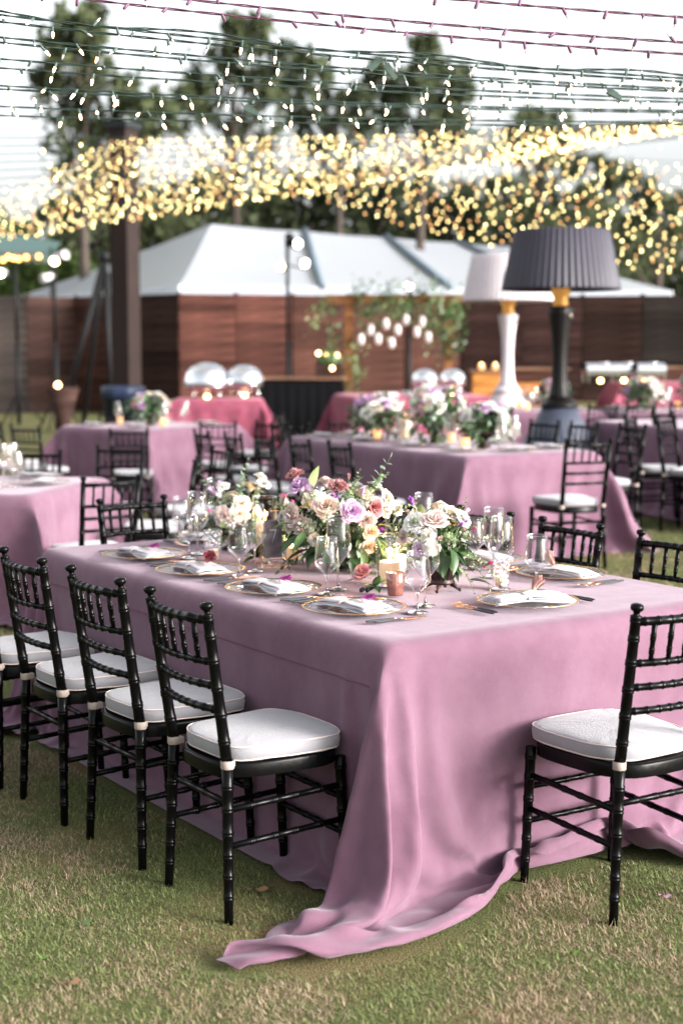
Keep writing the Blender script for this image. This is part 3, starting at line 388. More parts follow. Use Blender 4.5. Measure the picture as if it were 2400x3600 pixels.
0,0,0,0,0,0,0,0,0,0,0,0,0,0,0,0,0,0,0,0,0,0,0,0,0,0,0,0,0,0,0,0,0,0,0,0,0,0,0,0,0,0,0,0,0,0,0,0,0,0,0,0,0,0,0,0,0,0,0,0,0,0,0,0,0,0,0,0,0,0,0,0,1,-1,0,0,0,0,0,0,0,0,0,0,0,0,0,0,0,0,0,0,0,0,0,0,0,0,0,0,0,0,0,0,0,0,0,0,0,0,0,0,0,0,0,0,0,0,0,0,0,0,0,0,0,0,0,0,0,0,0,0,0,0,0,0,0,0,0,0,0,0,0,0,0,0,0,0,0,0,0,0,0,0,1,-1,0,0,0,0,0,0,0,1,-1,0,0,0,0,0,0,0,0,0,0,0,0,0,0,0,0,0,0,0,0,0,0,0,0,0,0,0,0,0,0,0,0,0,0,0,0,0,0,0,0,0,0,0,0,0,0,0,0,0,0,0,0,0,0,0,0,0,0,0,0,0,0,0,0,0,0,0,0,0,0,0,0,0,-1,1,-1,1,0,0,0,0,0,0,1,-1,0,0,0,-1,1,0,0,0,0,0,0,0,0,0,0,0,0,0,0,0,0,0,0,0,0,0,0,0,0,0,0,0,0,0,0,0,0,0,0,0,0,0,0,0,0,0,0,0,0,0,0,0,0,0,0,0,0,0,0,0,0,0,0,0,0,0,0,0,0,-1,1,0,0,0,0,0,0,0,0,0,0,0,0,0,0,0,0,0,0,0,0,0,0,0,0,0,0,0,0,0,0,0,0,0,0,0,0,0,0,0,0,0,0,0,0,0,0,0,0,0,0,0,0,0,0,0,0,0,0,0,0,0,0,0,0,0,0,0,0,0,0,0,0,0,0,0,0,0,0,0,0,0,0,0,0,0,0,-1,1,0,0,0,0,0,0,0,0,0,0,0,0,0,0,0,0,0,0,0,0,0,0,0,0,0,0,0,0,0,0,0,0,0,0,0,0,0,0,0,0,0,0,0,0,0,0,0,0,0,0,0,0,0,0,0,0,0,0,0,0,0,0,0,0,0,0,0,0,0,0,0,0,0,0,0,0,0,0,0,0,0,0,0,0,-1,1,-1,0,0,0,0,0,0,0,0,0,0,0,0,0,0,0,0,0,0,0,0,0,0,0,0,0,0,0,0,0,0,0,0,0,0,0,0,0,0,0,0,0,0,0,0,0,0,0,0,1,-1,0,0,0,0,0,0,1,-1,0,0,0,0,0,0,0,0,0,0,0,0,0,0,0,0,0,0,0,0,0,0,0,0,-1,1,0,0,0,0,0,0,0,0,0,0,0,0,0,0,0,0,0,0,0,0,0,0,0,0,0,0,0,0,0,0,0,0,0,0,0,0,0,0,0,0,0,0,0,0,0,0,0,0,0,0,0,0,0,0,0,0,0,0,0,0,0,0,0,0,0,0,0,0,0,0,0,0,0,0,0,0,0,0,0,1,0,0,-1,0,0,0,0,0,0,0,0,0,0,0,0,0,0,0,0,0,0,0,0,0,0,0,0,0,0,0,0,0,0,0,0,0,0,0,0,0,0,0,0,0,0,0,0,0,0,0,0,0,0,0,0,0,0,0,0,0,0,0,0,0,0,0,0,0,0,0,0,0,0,0,0,0,0,0,0,1,-1,0,1,-1,-1,0,1,0,0,0,0,0,0,0,0,0,0,0,0,0,0,0,0,0,0,0,0,0,0,0,0,0,0,0,0,0,0,0,0,0,0,0,0,0,0,0,0,0,1,-1,0,0,0,0,0,0,0,0,0,0,0,0,0,0,0,0,0,0,0,0,0,0,0,0,0,0,0,0,0,0,0,0,0,-1,1,0,-1,0,0,1,0,-1,0,0,0,0,0,0,0,0,0,0,0,0,0,0,0,0,0,0,0,0,0,0,0,0,0,0,0,0,0,0,0,0,0,0,0,0,0,0,0,0,0,0,0,0,0,0,0,0,0,0,0,0,0,0,0,0,0,0,0,0,0,0,0,0,0,0,0,0,0,0,0,0,0,0,0,0,-1,0,0,1,0,-1,0,1,0,1,-1,0,0,0,0,0,0,1,-1,0,0,0,0,0,0,0,0,0,0,0,0,0,0,0,0,0,0,0,0,0,0,0,0,0,0,0,0,0,0,0,0,0,0,0,0,0,0,0,0,0,0,0,0,0,0,1,-1,0,0,0,0,0,0,0,0,0,0,0,
0,0,0,0,0,0,0,0,1,-1,0,0,0,0,0,0,0,0,0,0,0,0,1,-1,0,0,0,0,0,0,0,0,0,0,0,0,0,0,0,0,0,0,0,0,0,0,0,0,0,0,0,0,0,0,0,0,0,0,0,0,0,0,0,1,-1,0,0,0,0,0,0,0,0,0,0,0,0,0,0,0,0,0,0,0,0,0,0,0,0,0,0,0,0,0,1,-1,0,-1,0,0,1,-1,0,1,-1,1,-1,0,0,0,0,0,0,0,0,0,0,0,0,0,0,0,0,0,0,0,0,0,0,0,0,0,0,0,0,0,0,0,0,0,0,0,0,0,0,0,0,0,0,0,0,0,0,0,0,0,0,0,0,0,0,0,0,0,0,0,0,0,0,0,0,0,0,0,1,0,-1,0,-1,0,0,1,0,0,-1,1,0,0,1,-1,0,0,0,0,0,0,0,0,0,0,0,0,0,0,0,0,0,0,0,0,0,0,0,0,0,0,0,0,0,0,0,0,0,0,0,0,0,0,0,0,0,0,0,0,0,0,0,0,0,0,0,0,0,0,1,-1,0,0,0,-1,1,0,0,0,0,0,0,0,-1,0,0,0,0,1,0,0,-1,-1,1,0,0,0,0,0,0,0,0,0,0,0,0,0,0,0,0,0,0,0,0,0,0,0,0,0,0,0,0,0,0,0,0,0,0,0,0,0,0,0,0,0,0,0,0,0,0,0,0,0,0,0,0,0,0,0,1,-1,0,0,0,0,0,0,0,0,0,0,0,0,0,0,0,0,0,0,0,0,1,-1,-1,0,1,1,-2,-1,1,0,1,0,0,0,0,0,0,0,0,0,0,0,0,0,0,0,0,0,0,0,0,0,0,0,0,-1,1,0,0,0,0,0,0,0,0,0,0,0,0,0,0,0,0,0,1,-1,0,0,0,0,0,0,0,0,0,0,0,-1,1,0,0,0,-1,1,0,0,0,0,0,0,0,0,0,0,-1,0,1,0,0,-2,0,0,1,0,0,1,0,0,0,0,0,0,0,0,0,0,0,0,0,0,0,0,0,0,0,0,0,0,0,0,0,0,0,0,0,0,0,0,0,0,0,0,0,0,0,0,0,0,0,0,0,0,0,0,0,0,0,0,0,0,0,0,0,0,0,0,0,-1,1,0,0,0,0,0,0,0,0,0,0,1,-2,0,0,-4,2,1,-2,-2,1,2,1,1,0,0,0,0,0,0,0,0,0,0,0,0,0,0,0,0,0,0,0,0,0,0,0,0,0,0,0,0,0,0,0,0,0,0,0,0,0,0,0,0,0,0,0,0,0,0,0,0,0,1,-1,0,0,0,0,0,0,0,0,0,-1,0,0,0,0,0,0,1,0,1,1,-2,0,0,0,2,-4,0,-3,1,-4,0,2,2,2,1,1,0,0,0,0,0,0,0,0,0,0,0,0,0,0,0,0,0,0,0,0,0,0,0,0,0,0,0,0,0,0,0,0,0,0,0,0,0,0,1,-1,0,0,0,0,0,0,0,0,0,0,0,0,0,0,0,0,0,0,0,0,1,0,0,0,0,1,0,0,-2,0,-1,0,-2,3,-2,4,2,-3,-5,-3,-2,1,1,2,2,1,1,0,0,0,0,0,0,0,0,0,0,0,0,0,0,-1,1,0,0,0,0,0,0,0,0,0,0,0,0,0,0,0,0,0,0,0,0,0,0,0,0,0,0,0,0,1,-1,0,0,0,0,0,0,0,0,0,1,0,-1,1,1,1,0,0,-1,-2,0,-1,1,0,2,0,2,0,2,1,0,-2,-2,-4,-3,-2,0,1,1,1,2,1,0,0,0,0,0,0,0,0,0,0,0,0,0,0,0,0,0,0,0,0,0,0,0,0,0,0,0,0,0,0,0,0,0,1,-1,0,0,0,0,0,0,0,1,-1,0,0,0,0,0,1,0,1,0,1,1,0,0,-1,-1,-2,-2,0,2,0,0,-7,2,0,-1,1,-1,3,2,2,1,-1,0,-3,-4,-3,-1,-1,-1,1,1,2,1,0,0,0,0,0,0,0,-1,1,0,0,0,0,0,0,0,0,0,0,0,0,0,0,0,0,0,0,0,0,0,0,0,0,0,0,0,0,0,0,0,0,0,0,1,0,1,1,1,1,0,-1,-1,-1,-2,-1,-2,-1,2,0,1,2,-4,2,5,-3,-2,-4,-6,0,1,0,1,4,2,3,3,1,-1,0,
-1,-2,-1,-1,0,1,0,0,0,0,0,-1,1,0,0,0,0,0,0,0,0,0,0,0,1,-1,0,0,0,0,0,0,0,0,0,0,1,-1,0,0,0,0,0,0,0,0,1,1,0,1,0,-2,-1,-2,-2,-1,-1,0,1,0,1,2,2,2,2,-3,1,2,9,-7,-1,-8,6,1,-4,0,-1,-2,0,-1,0,1,0,1,1,1,0,0,1,1,2,-1,0,0,0,1,0,0,0,0,0,0,0,0,0,0,0,0,0,0,0,0,0,0,0,0,0,0,0,0,0,0,0,0,0,0,0,0,0,1,-2,0,-1,-1,-1,1,0,0,1,2,4,2,0,1,1,-1,0,2,1,-5,1,1,-3,5,0,7,-1,-2,3,1,0,0,0,0,-1,-1,0,0,0,-1,0,-1,-2,-2,-3,0,1,0,0,0,0,0,0,0,0,0,0,0,0,0,0,0,0,0,0,0,0,0,0,0,0,0,0,0,0,0,0,0,0,0,0,0,1,-1,2,3,2,2,1,0,1,0,1,-1,-4,-3,0,0,2,2,-3,-2,0,4,-10,-1,0,1,-4,6,0,-1,2,-2,1,-1,-1,1,0,0,-1,-3,-3,-2,0,1,1,3,2,-1,1,0,1,0,0,0,-1,0,0,0,0,0,0,0,0,0,0,0,0,0,0,0,0,0,0,0,0,0,-1,1,0,0,0,0,0,0,1,0,-3,-3,0,0,1,2,2,3,2,2,2,2,0,-2,-4,-4,-2,-5,2,6,1,0,1,-3,0,-1,1,3,-3,0,-1,0,-1,-3,-2,-2,-1,2,2,5,4,3,2,-2,-2,1,-2,0,-1,0,0,0,1,-1,0,0,0,0,0,0,0,0,0,0,0,0,0,0,0,0,0,0,0,-1,1,0,0,0,0,0,0,-1,-1,0,2,-1,-2,-1,-2,-3,-1,-1,-1,1,1,2,3,5,4,3,1,0,-5,-7,8,0,-6,0,-1,-2,2,-2,0,-1,-1,0,0,-1,1,4,6,5,5,1,-3,-5,-6,0,6,1,0,-1,-1,-1,0,0,0,1,-1,0,0,0,0,0,0,0,0,1,-1,0,0,0,0,0,0,0,0,0,0,0,0,0,0,-1,0,0,-2,2,3,5,-2,-1,1,1,-4,-5,-3,-3,-1,-1,0,-2,1,2,5,4,-1,3,1,-7,-8,0,3,-2,1,-2,0,-1,0,0,3,7,6,3,1,-2,-5,-6,-5,-1,6,5,0,1,-2,-1,-1,0,0,0,0,0,1,-1,0,0,0,0,0,0,0,0,0,0,0,0,0,0,0,0,-1,1,0,0,0,0,0,0,0,-2,0,-1,0,0,9,0,-3,0,3,4,-1,-3,-4,-4,-4,0,-2,1,-3,0,4,4,-1,7,-11,5,-4,3,-3,2,-2,7,5,5,4,1,-1,-4,-7,-6,-3,-2,4,6,5,-3,2,1,-2,-1,-1,0,0,0,0,0,0,1,-1,0,0,0,0,0,0,0,0,0,0,0,0,0,0,0,0,0,0,0,0,0,-1,1,0,-1,-1,0,3,-5,0,9,4,-5,-4,0,5,5,2,-1,-3,-4,-5,-5,0,2,3,-1,2,-8,-1,-3,5,-3,2,1,7,2,0,0,-3,-5,-7,-5,0,1,0,8,4,4,-6,2,1,-1,-1,-2,0,1,-1,0,0,0,0,0,1,-1,0,0,0,0,0,0,0,0,0,0,0,0,0,-1,1,0,0,0,0,0,0,0,-1,0,-2,0,2,2,-8,0,6,9,1,-4,-6,-1,5,5,3,0,0,-2,-3,0,-3,-1,-3,6,-3,-1,0,2,4,8,1,-4,-1,-5,-7,-4,-1,4,0,0,10,-1,4,-4,-3,5,0,0,-3,0,-1,0,0,0,0,0,0,0,0,0,0,0,0,0,0,0,0,0,0,0,0,0,0,0,0,0,0,0,0,-1,1,-1,1,-2,0,0,-1,5,-5,-3,0,1,10,5,-1,-5,-6,0,5,7,2,0,-2,-1,-2,1,-2,0,-6,1,-2,4,3,0,0,-1,-6,-4,0,4,4,-3,3,8,-3,4,-2,-7,5,2,-1,1,-2,-1,-1,0,0,0,0,0,0,0,0,0,0,0,0,0,0,0,0,0,0,0,0,0,0,0,0,0,0,0,0,
0,0,0,0,-1,-1,-1,1,2,4,-10,0,2,-3,6,9,3,-2,-5,-6,-3,7,8,0,-5,4,0,1,-2,-8,3,4,-2,-3,1,0,-5,-2,2,9,-1,-6,6,9,-5,3,1,-8,1,5,-1,1,-1,-3,1,0,-1,1,-1,0,0,0,0,0,1,-1,0,0,0,0,0,0,0,0,0,0,0,0,0,0,0,0,0,0,0,0,0,-1,0,-1,0,-1,2,5,-4,-6,0,4,-6,4,8,6,1,-2,-4,-8,3,11,-2,0,-1,0,2,-8,0,1,0,2,0,-5,1,2,9,-7,-3,11,5,-7,5,1,-6,-4,4,2,0,1,-2,-1,0,-1,0,0,0,0,0,0,0,0,0,0,0,0,0,0,0,1,-1,0,0,0,0,0,0,0,0,0,0,0,0,-1,0,1,-1,0,-2,2,-1,4,2,-7,-2,-2,6,-6,0,5,6,3,0,3,-9,2,7,0,-2,0,-6,-8,1,0,0,-1,-1,5,0,10,-12,-2,12,4,-7,3,2,-3,-7,1,6,1,0,-1,-1,0,0,-1,-1,0,0,0,0,0,0,0,0,0,0,0,0,0,0,0,0,0,0,0,0,0,0,0,0,0,0,-1,1,0,0,-1,0,0,-1,-1,1,3,4,-4,-6,2,-3,6,-7,0,3,7,2,5,1,-5,2,2,1,-2,3,-7,0,-1,1,0,1,1,9,-11,2,11,1,-6,4,1,-1,-8,-2,6,3,-1,0,1,-2,-1,0,0,-1,0,1,-1,0,0,0,0,0,0,0,0,0,0,0,0,0,0,0,0,0,0,0,0,0,0,0,0,-1,1,-1,1,-1,0,-1,0,-1,1,5,1,-6,-4,4,-4,8,-6,0,2,11,-4,4,0,2,-1,-1,2,1,-7,0,0,-1,0,1,1,-2,1,14,0,-6,3,1,2,-8,-5,3,6,1,0,-1,0,-2,0,1,-1,-1,0,0,0,0,0,0,0,0,0,0,0,0,0,0,0,0,0,0,0,0,0,0,0,0,0,0,-1,1,-1,1,-1,0,0,0,-2,0,1,5,3,-3,-7,-1,3,-5,9,-5,3,-3,9,2,1,-9,4,4,-1,2,-7,0,0,-1,1,-1,2,0,12,-4,-1,4,-1,3,-8,-6,1,8,2,-1,0,1,-1,-5,4,0,-1,0,-1,0,0,0,0,0,0,0,1,-1,0,0,0,0,0,0,0,0,0,0,0,1,-1,0,0,-1,1,-1,1,-1,1,-2,0,-1,0,0,-1,3,5,1,-6,-2,-1,3,-5,7,-4,2,1,5,-2,4,-3,0,3,2,-7,0,0,1,1,1,-2,6,-2,2,5,-2,4,-5,-7,-2,8,4,-1,-1,0,0,-1,-1,2,-1,-1,-1,0,0,1,-1,0,0,0,0,0,0,0,0,0,0,0,0,0,0,0,0,0,0,0,0,0,0,0,0,-1,1,-1,0,-1,-1,2,0,-3,1,7,1,0,-9,2,2,0,-7,4,3,0,-3,7,-1,2,-1,2,1,-5,1,2,1,-3,-2,3,0,4,1,-1,5,-3,-8,-3,6,7,-4,2,1,0,0,-5,3,1,-1,0,-1,-1,0,0,0,0,0,0,0,0,0,0,0,0,0,0,0,0,0,0,0,0,0,0,0,0,0,0,0,-1,0,0,0,0,0,-1,0,1,-3,3,7,-1,-3,-6,1,2,6,-5,-2,-1,3,-2,10,-2,1,-2,0,-4,1,-1,-1,3,3,0,2,0,-2,2,-2,-7,-1,0,10,-2,1,2,0,0,0,-4,4,-1,-2,0,0,0,-1,0,0,0,0,0,0,0,0,0,0,0,0,0,0,0,0,0,0,0,0,0,0,-1,1,0,-1,0,1,-1,0,-1,1,-2,1,-2,-1,0,9,3,-1,-5,0,3,0,-1,-1,-2,-2,2,-1,3,0,2,0,-2,-1,0,2,1,1,2,-3,-4,4,-5,-5,-1,1,8,-1,2,6,-1,0,0,0,-3,2,1,-3,1,-1,1,-2,0,1,-1,0,0,0,0,1,-1,0,0,0,0,0,0,0,0,0,0,0,0,0,1,-1,1,-1,0,-2,-2,2,0,2,-2,0,0,3,-5,0,10,1,1,-4,-3,0,2,-3,0,0,-3,3,
0,2,-1,2,-2,1,1,0,0,-1,0,-2,4,-7,-4,0,-2,6,8,2,1,-1,0,0,-1,-1,0,0,1,-1,5,-5,-1,1,-2,0,0,0,0,0,0,0,0,0,0,0,0,1,-1,0,0,0,0,0,0,0,0,0,0,0,-1,-3,-4,4,3,0,0,-2,3,-1,2,-1,-1,12,-1,-8,-4,-2,2,2,0,-1,2,-3,0,1,2,-3,-1,0,0,1,-1,0,-2,1,-3,3,-1,-1,9,5,0,-1,-1,-2,0,-1,-2,-4,3,1,1,4,-4,0,0,0,-2,-2,1,-1,0,0,0,0,0,0,0,0,0,0,0,0,0,0,0,0,0,0,0,1,-1,1,-2,-1,-1,0,3,3,-4,-1,-4,2,4,-1,2,-4,1,0,-3,-1,-1,1,1,3,1,1,1,-1,-3,0,0,0,1,-2,2,-1,-2,0,3,-1,3,5,3,0,0,0,-3,-1,0,-3,-11,0,8,1,1,3,-2,0,0,-1,-1,0,-1,0,0,-1,0,0,0,0,0,0,0,0,1,-1,0,0,0,0,1,0,-1,0,1,-4,-2,1,4,0,-2,-2,1,0,3,-2,-7,-1,-3,0,3,-1,2,0,1,0,0,1,2,3,0,-2,0,3,1,-1,0,1,-1,1,3,3,-2,2,3,1,-1,0,1,0,-1,-3,-6,2,-6,0,-1,-1,0,-2,7,5,0,-1,-1,0,0,1,-1,0,0,-1,0,-2,0,0,-1,0,0,1,0,0,-1,0,0,0,1,-1,-1,0,1,0,-2,0,0,1,4,-2,-3,-3,3,-6,-1,-1,-2,5,0,0,0,2,1,0,0,0,0,2,3,0,0,1,0,0,1,1,1,1,2,3,1,-1,1,0,-1,-3,-3,5,-8,-6,10,-10,4,-5,1,5,2,3,-5,-1,5,1,-2,-1,0,1,-1,1,0,-3,-1,0,1,0,0,0,-1,0,1,0,0,0,-1,1,0,0,-2,-2,1,3,-2,-1,5,5,-8,-2,-4,-2,3,-6,0,1,1,2,1,0,1,1,1,1,1,1,0,0,-27,0,0,-3,-7,-6,-5,-7,-2,-3,-4,-6,1,2,1,-1,0,2,1,1,0,0,1,-2,-4,2,7,5,5,7,7,9,9,2,-5,-6,-3,2,2,2,2,0,-1,2,5,-7,-12,-12,-7,-8,-10,-7,-10,-10,-8,-6,-5,-5,-5,-4,-4,-4,-4,-4,-4,-3,-3,-3,-3,-3,-2,-2,-1,-2,0,-1,0,-1,0,0,2,1,1,2,5,-1,-5,-7,-2,0,-1,2,-1,0,0,4,-1,-3,-3,1,0,-1,2,0,2,1,0,4,10,3,-7,1,1,-2,0,-2,-3,3,7,0,-3,-4,-1,1,1,3,2,-1,-4,0,1,3,-3,-2,0,0,4,4,3,1,0,0,0,1,-1,0,0,0,1,-1,0,0,1,0,0,-1,0,2,-1,0,0,0,-1,1,0,0,0,0,-13,2,4,7,-2,-6,-3,0,-1,1,1,0,-2,0,1,-1,0,0,-1,0,0,1,4,3,0,3,6,0,-2,0,4,2,0,-2,-2,0,6,3,-3,-3,1,-1,0,-1,-2,1,2,-2,1,1,2,2,0,1,0,-1,0,1,0,-1,2,-1,1,0,-1,1,-1,1,0,0,0,0,0,-1,1,0,0,-1,1,0,0,0,0,0,-11,-2,1,3,8,2,-3,-4,-2,-2,1,0,0,0,0,2,2,1,1,2,2,2,-2,0,-2,-2,0,0,3,3,-4,-1,-1,3,0,0,3,2,2,-1,-7,-5,1,0,3,3,2,3,2,1,1,1,1,-1,0,1,0,0,0,-1,0,2,-1,0,1,-1,1,-1,0,1,-1,0,1,0,0,0,-1,0,0,1,0,0,-1,0,-11,-1,-1,0,3,7,4,5,0,0,1,0,1,0,0,1,1,2,0,1,-1,0,1,-2,1,-1,-1,-4,-1,0,-6,-3,-3,1,1,5,-1,-6,0,0,1,1,-2,2,3,-2,9,1,2,1,2,0,1,0,0,0,0,0,0,1,-1,0,0,1,-1,1,-1,0,1,-1,-2,2,1,0,0,-1,-4,3,2,-1,0,-2,1,2,7,-7,-4,-2,-2,
5,6,2,1,4,2,1,-2,0,1,-1,2,-1,0,0,1,-1,-1,0,0,-1,-3,3,-2,-7,-1,-6,5,-1,3,2,-6,1,-1,0,2,3,1,-1,-3,2,-2,9,-3,3,0,-1,1,3,1,0,0,0,0,0,1,-1,1,-1,1,0,0,-2,-1,-2,4,1,-1,1,-3,-3,6,0,0,0,-3,1,1,0,7,1,-2,1,1,-4,1,4,-4,2,4,-1,2,1,-1,0,-2,2,1,-1,0,0,-1,1,0,-1,1,-2,-2,-1,0,3,-4,0,-2,0,2,1,-1,0,0,-1,0,1,-1,-1,-7,-3,12,-2,4,-4,6,0,1,1,0,0,0,0,0,0,0,1,-1,0,-2,0,-2,4,1,0,0,-2,-3,4,1,0,-2,-2,0,2,1,1,10,1,0,-4,3,0,1,-4,3,-8,2,4,4,-1,1,-2,0,-2,1,3,-1,0,1,1,-1,0,-1,0,-1,-3,-1,-2,0,-1,0,0,0,0,2,1,-1,1,-1,-2,-1,3,6,-3,-8,4,-3,5,-1,6,1,0,0,-1,0,2,-1,1,0,-1,0,-1,0,-1,2,1,0,0,-3,-3,4,1,0,-2,-1,0,2,0,1,0,9,1,0,-1,-6,4,-3,0,1,-3,-6,9,6,1,0,-4,-4,4,2,0,1,1,0,0,0,0,0,-3,-3,-5,3,3,-4,-5,-1,0,1,0,0,0,1,-1,1,0,1,1,0,3,4,0,0,1,1,0,1,0,0,-1,-1,2,0,-2,3,0,1,-2,-6,5,2,1,0,-2,-3,2,1,-1,-1,0,0,1,0,2,-1,0,8,0,0,-2,0,-3,3,-4,2,0,-7,-3,2,10,2,1,0,-9,-2,-3,3,4,4,1,-6,-5,-2,-1,1,11,0,-2,3,1,0,-1,0,1,0,0,0,0,-1,0,-1,0,1,-1,0,1,4,0,-7,-9,10,4,2,-2,3,-2,-5,7,0,0,-4,-6,9,1,1,-1,-1,-4,4,-1,0,2,-2,-1,1,0,3,-4,2,2,7,-3,-3,6,1,-4,3,-1,-5,7,-4,-6,-3,1,10,5,-2,-1,-4,-2,-9,-1,2,4,-5,2,6,-1,6,-2,-8,5,-5,1,1,0,0,0,0,-1,0,0,1,-1,0,0,-2,0,-1,6,-4,1,4,-1,-3,3,7,2,2,-4,0,0,0,-4,-4,4,8,1,0,0,-3,2,-2,2,1,0,-3,2,-2,2,-4,3,1,0,-1,6,3,-5,0,3,-9,5,3,-5,6,-9,-1,0,-1,9,7,0,-7,2,-5,-5,-1,-1,7,3,-2,0,-9,-3,12,-3,1,1,-2,0,1,0,0,1,0,-1,0,1,0,0,0,-1,2,-6,6,3,-1,-1,-5,0,2,5,-1,3,0,-3,-2,-3,0,9,1,0,2,-2,1,0,0,-2,0,-2,3,-2,2,-3,3,1,-1,1,10,-5,-1,5,-2,-3,5,-3,2,-1,-3,0,-7,0,-2,1,5,7,2,-9,3,-6,0,0,6,1,-5,-6,0,8,0,-5,3,0,-1,0,0,1,0,0,0,0,0,0,0,0,1,-1,-1,5,-3,-5,5,4,-9,2,-1,1,0,6,4,-5,-4,0,2,5,-4,6,-1,-5,4,-3,4,2,-1,-2,1,3,-3,1,0,-1,3,0,8,-1,2,-6,-1,3,-2,3,1,3,-1,0,-6,-8,1,0,1,5,1,4,-2,-4,-2,1,1,0,-5,1,5,2,-4,0,1,-1,0,0,0,0,0,0,0,0,-1,1,0,0,0,1,-1,0,2,2,-5,4,0,-5,4,0,-2,1,3,0,-5,1,4,-2,3,0,-5,1,-5,7,3,2,-3,3,-2,-2,2,2,-2,3,-1,1,6,-1,-1,2,4,-1,0,-1,2,0,0,-1,-2,-9,-2,0,0,1,8,-3,1,0,-4,1,2,-3,-2,2,4,0,-3,1,0,-1,0,0,0,0,0,0,0,0,0,0,0,0,1,0,-1,-2,2,0,3,0,-1,-3,1,1,-1,-1,2,-1,0,-1,4,-1,5,-4,-2,-4,0,7,3,-3,1,4,1,0,-3,-6,5,-1,1,1,0,0,-5,8,8,0,-1,-2,-4,3,
2,1,-1,-1,-11,-1,1,1,2,2,1,1,-4,0,1,-3,1,2,2,-2,-1,0,1,-1,0,1,0,-1,0,0,0,0,0,0,0,0,0,1,-1,-1,1,0,-3,3,4,-5,-2,3,0,0,1,-1,0,1,1,5,-3,-3,-5,2,9,2,-1,0,3,-3,3,-1,-7,4,-4,0,2,1,-1,-1,1,-5,4,11,1,0,-1,-3,3,1,0,-1,-5,-8,1,-1,3,4,0,1,-3,-1,0,-2,1,2,1,-2,0,1,-1,0,1,-1,0,0,0,0,0,0,0,0,0,0,0,0,1,-1,-1,2,-2,0,3,-1,-4,3,1,-2,2,-1,-1,2,4,1,-3,-6,-1,10,4,-2,-7,9,2,-2,1,-7,1,-9,6,3,0,1,-4,-1,-1,1,0,3,9,2,2,-1,-4,1,3,0,0,-9,-6,1,1,3,0,4,-3,-2,1,2,-1,2,-1,-2,0,1,-1,0,0,0,0,0,0,0,0,0,0,0,0,0,0,1,0,-1,-2,3,0,-2,4,-1,-4,2,1,-1,0,0,0,3,3,-1,-6,-3,8,5,-2,-9,7,0,-1,6,-6,-2,-1,-1,2,3,1,-1,-5,0,0,0,1,1,5,7,-1,1,0,-2,1,1,0,-1,-10,-2,0,5,2,0,-1,-2,-1,1,0,2,-1,-1,0,0,0,0,0,0,0,0,0,0,0,0,1,-1,0,0,0,0,0,0,0,0,1,-2,1,3,-4,0,2,-1,0,-1,0,5,2,-4,-5,1,10,0,-10,7,2,-6,7,-6,-3,2,-1,4,1,0,0,1,-5,0,0,0,1,0,1,3,6,2,0,0,-1,1,1,0,-4,-9,0,2,3,2,0,-3,0,1,0,1,-1,-1,0,0,0,0,0,0,0,0,0,0,0,0,0,0,0,0,0,0,1,0,-1,-1,2,-1,0,2,-2,-1,2,-1,1,-2,2,5,-1,-6,-3,11,0,-9,6,3,-4,5,-8,-3,-1,1,1,6,0,1,0,0,-5,0,5,-3,-1,0,0,-1,2,7,4,0,-1,1,0,0,1,-7,-5,-1,4,2,1,-4,1,0,1,1,-2,0,1,0,-1,0,0,0,0,0,0,0,0,1,-1,0,0,0,0,0,0,0,0,0,1,-1,-1,3,-1,-2,2,-1,-1,1,3,3,-4,-6,8,3,-9,6,4,-5,3,-6,-3,-1,1,1,2,5,0,-1,0,-2,1,1,-1,-1,-3,0,-2,0,0,0,6,6,1,-2,1,3,-1,-1,-10,-1,3,1,2,-3,0,1,0,0,-1,0,0,0,0,0,0,0,0,0,0,0,0,0,0,0,0,0,0,0,1,0,0,-1,0,1,-2,3,0,-3,1,0,0,-1,5,1,-7,2,7,-8,5,3,-3,2,-8,-1,-1,1,-1,3,5,2,-1,0,-6,0,3,5,-1,-4,-5,-4,-1,2,0,0,-1,4,8,2,-1,-1,2,1,-5,-8,3,2,2,-2,-1,0,1,0,-1,0,0,0,0,0,0,0,0,0,0,0,0,0,0,0,0,0,0,1,-1,1,-1,0,0,1,-2,2,1,-2,0,1,-2,2,5,-4,-4,7,-7,6,2,-1,-1,-6,-1,-1,0,-1,5,1,7,-3,-1,-6,0,-4,-2,1,3,3,-3,-5,-4,-1,2,0,1,0,0,7,5,1,-1,1,1,-7,-5,3,3,-2,-2,2,0,0,-1,0,1,-1,0,0,0,0,0,0,0,0,0,0,0,0,0,0,0,0,0,0,1,-1,0,1,0,-1,3,-3,1,-1,-1,3,3,-5,3,-3,5,0,1,-4,-5,-2,-1,0,1,5,4,6,0,1,-3,1,-3,-5,4,2,2,0,-2,-4,-1,-8,-3,1,1,1,0,1,4,6,4,-1,2,-1,-10,1,3,1,-2,-1,2,-2,0,0,0,0,0,0,0,0,0,0,0,0,0,0,0,0,0,0,0,0,1,0,-1,1,-1,0,0,-1,3,-1,-1,0,-1,4,1,-5,-1,6,0,2,-6,-4,-2,0,3,4,6,3,2,0,-1,0,-2,-3,-3,3,6,0,-2,4,1,1,-4,0,-4,-6,-4,-2,0,0,1,2,5,8,1,1,-3,-8,5,1,-3,0,1,-1,
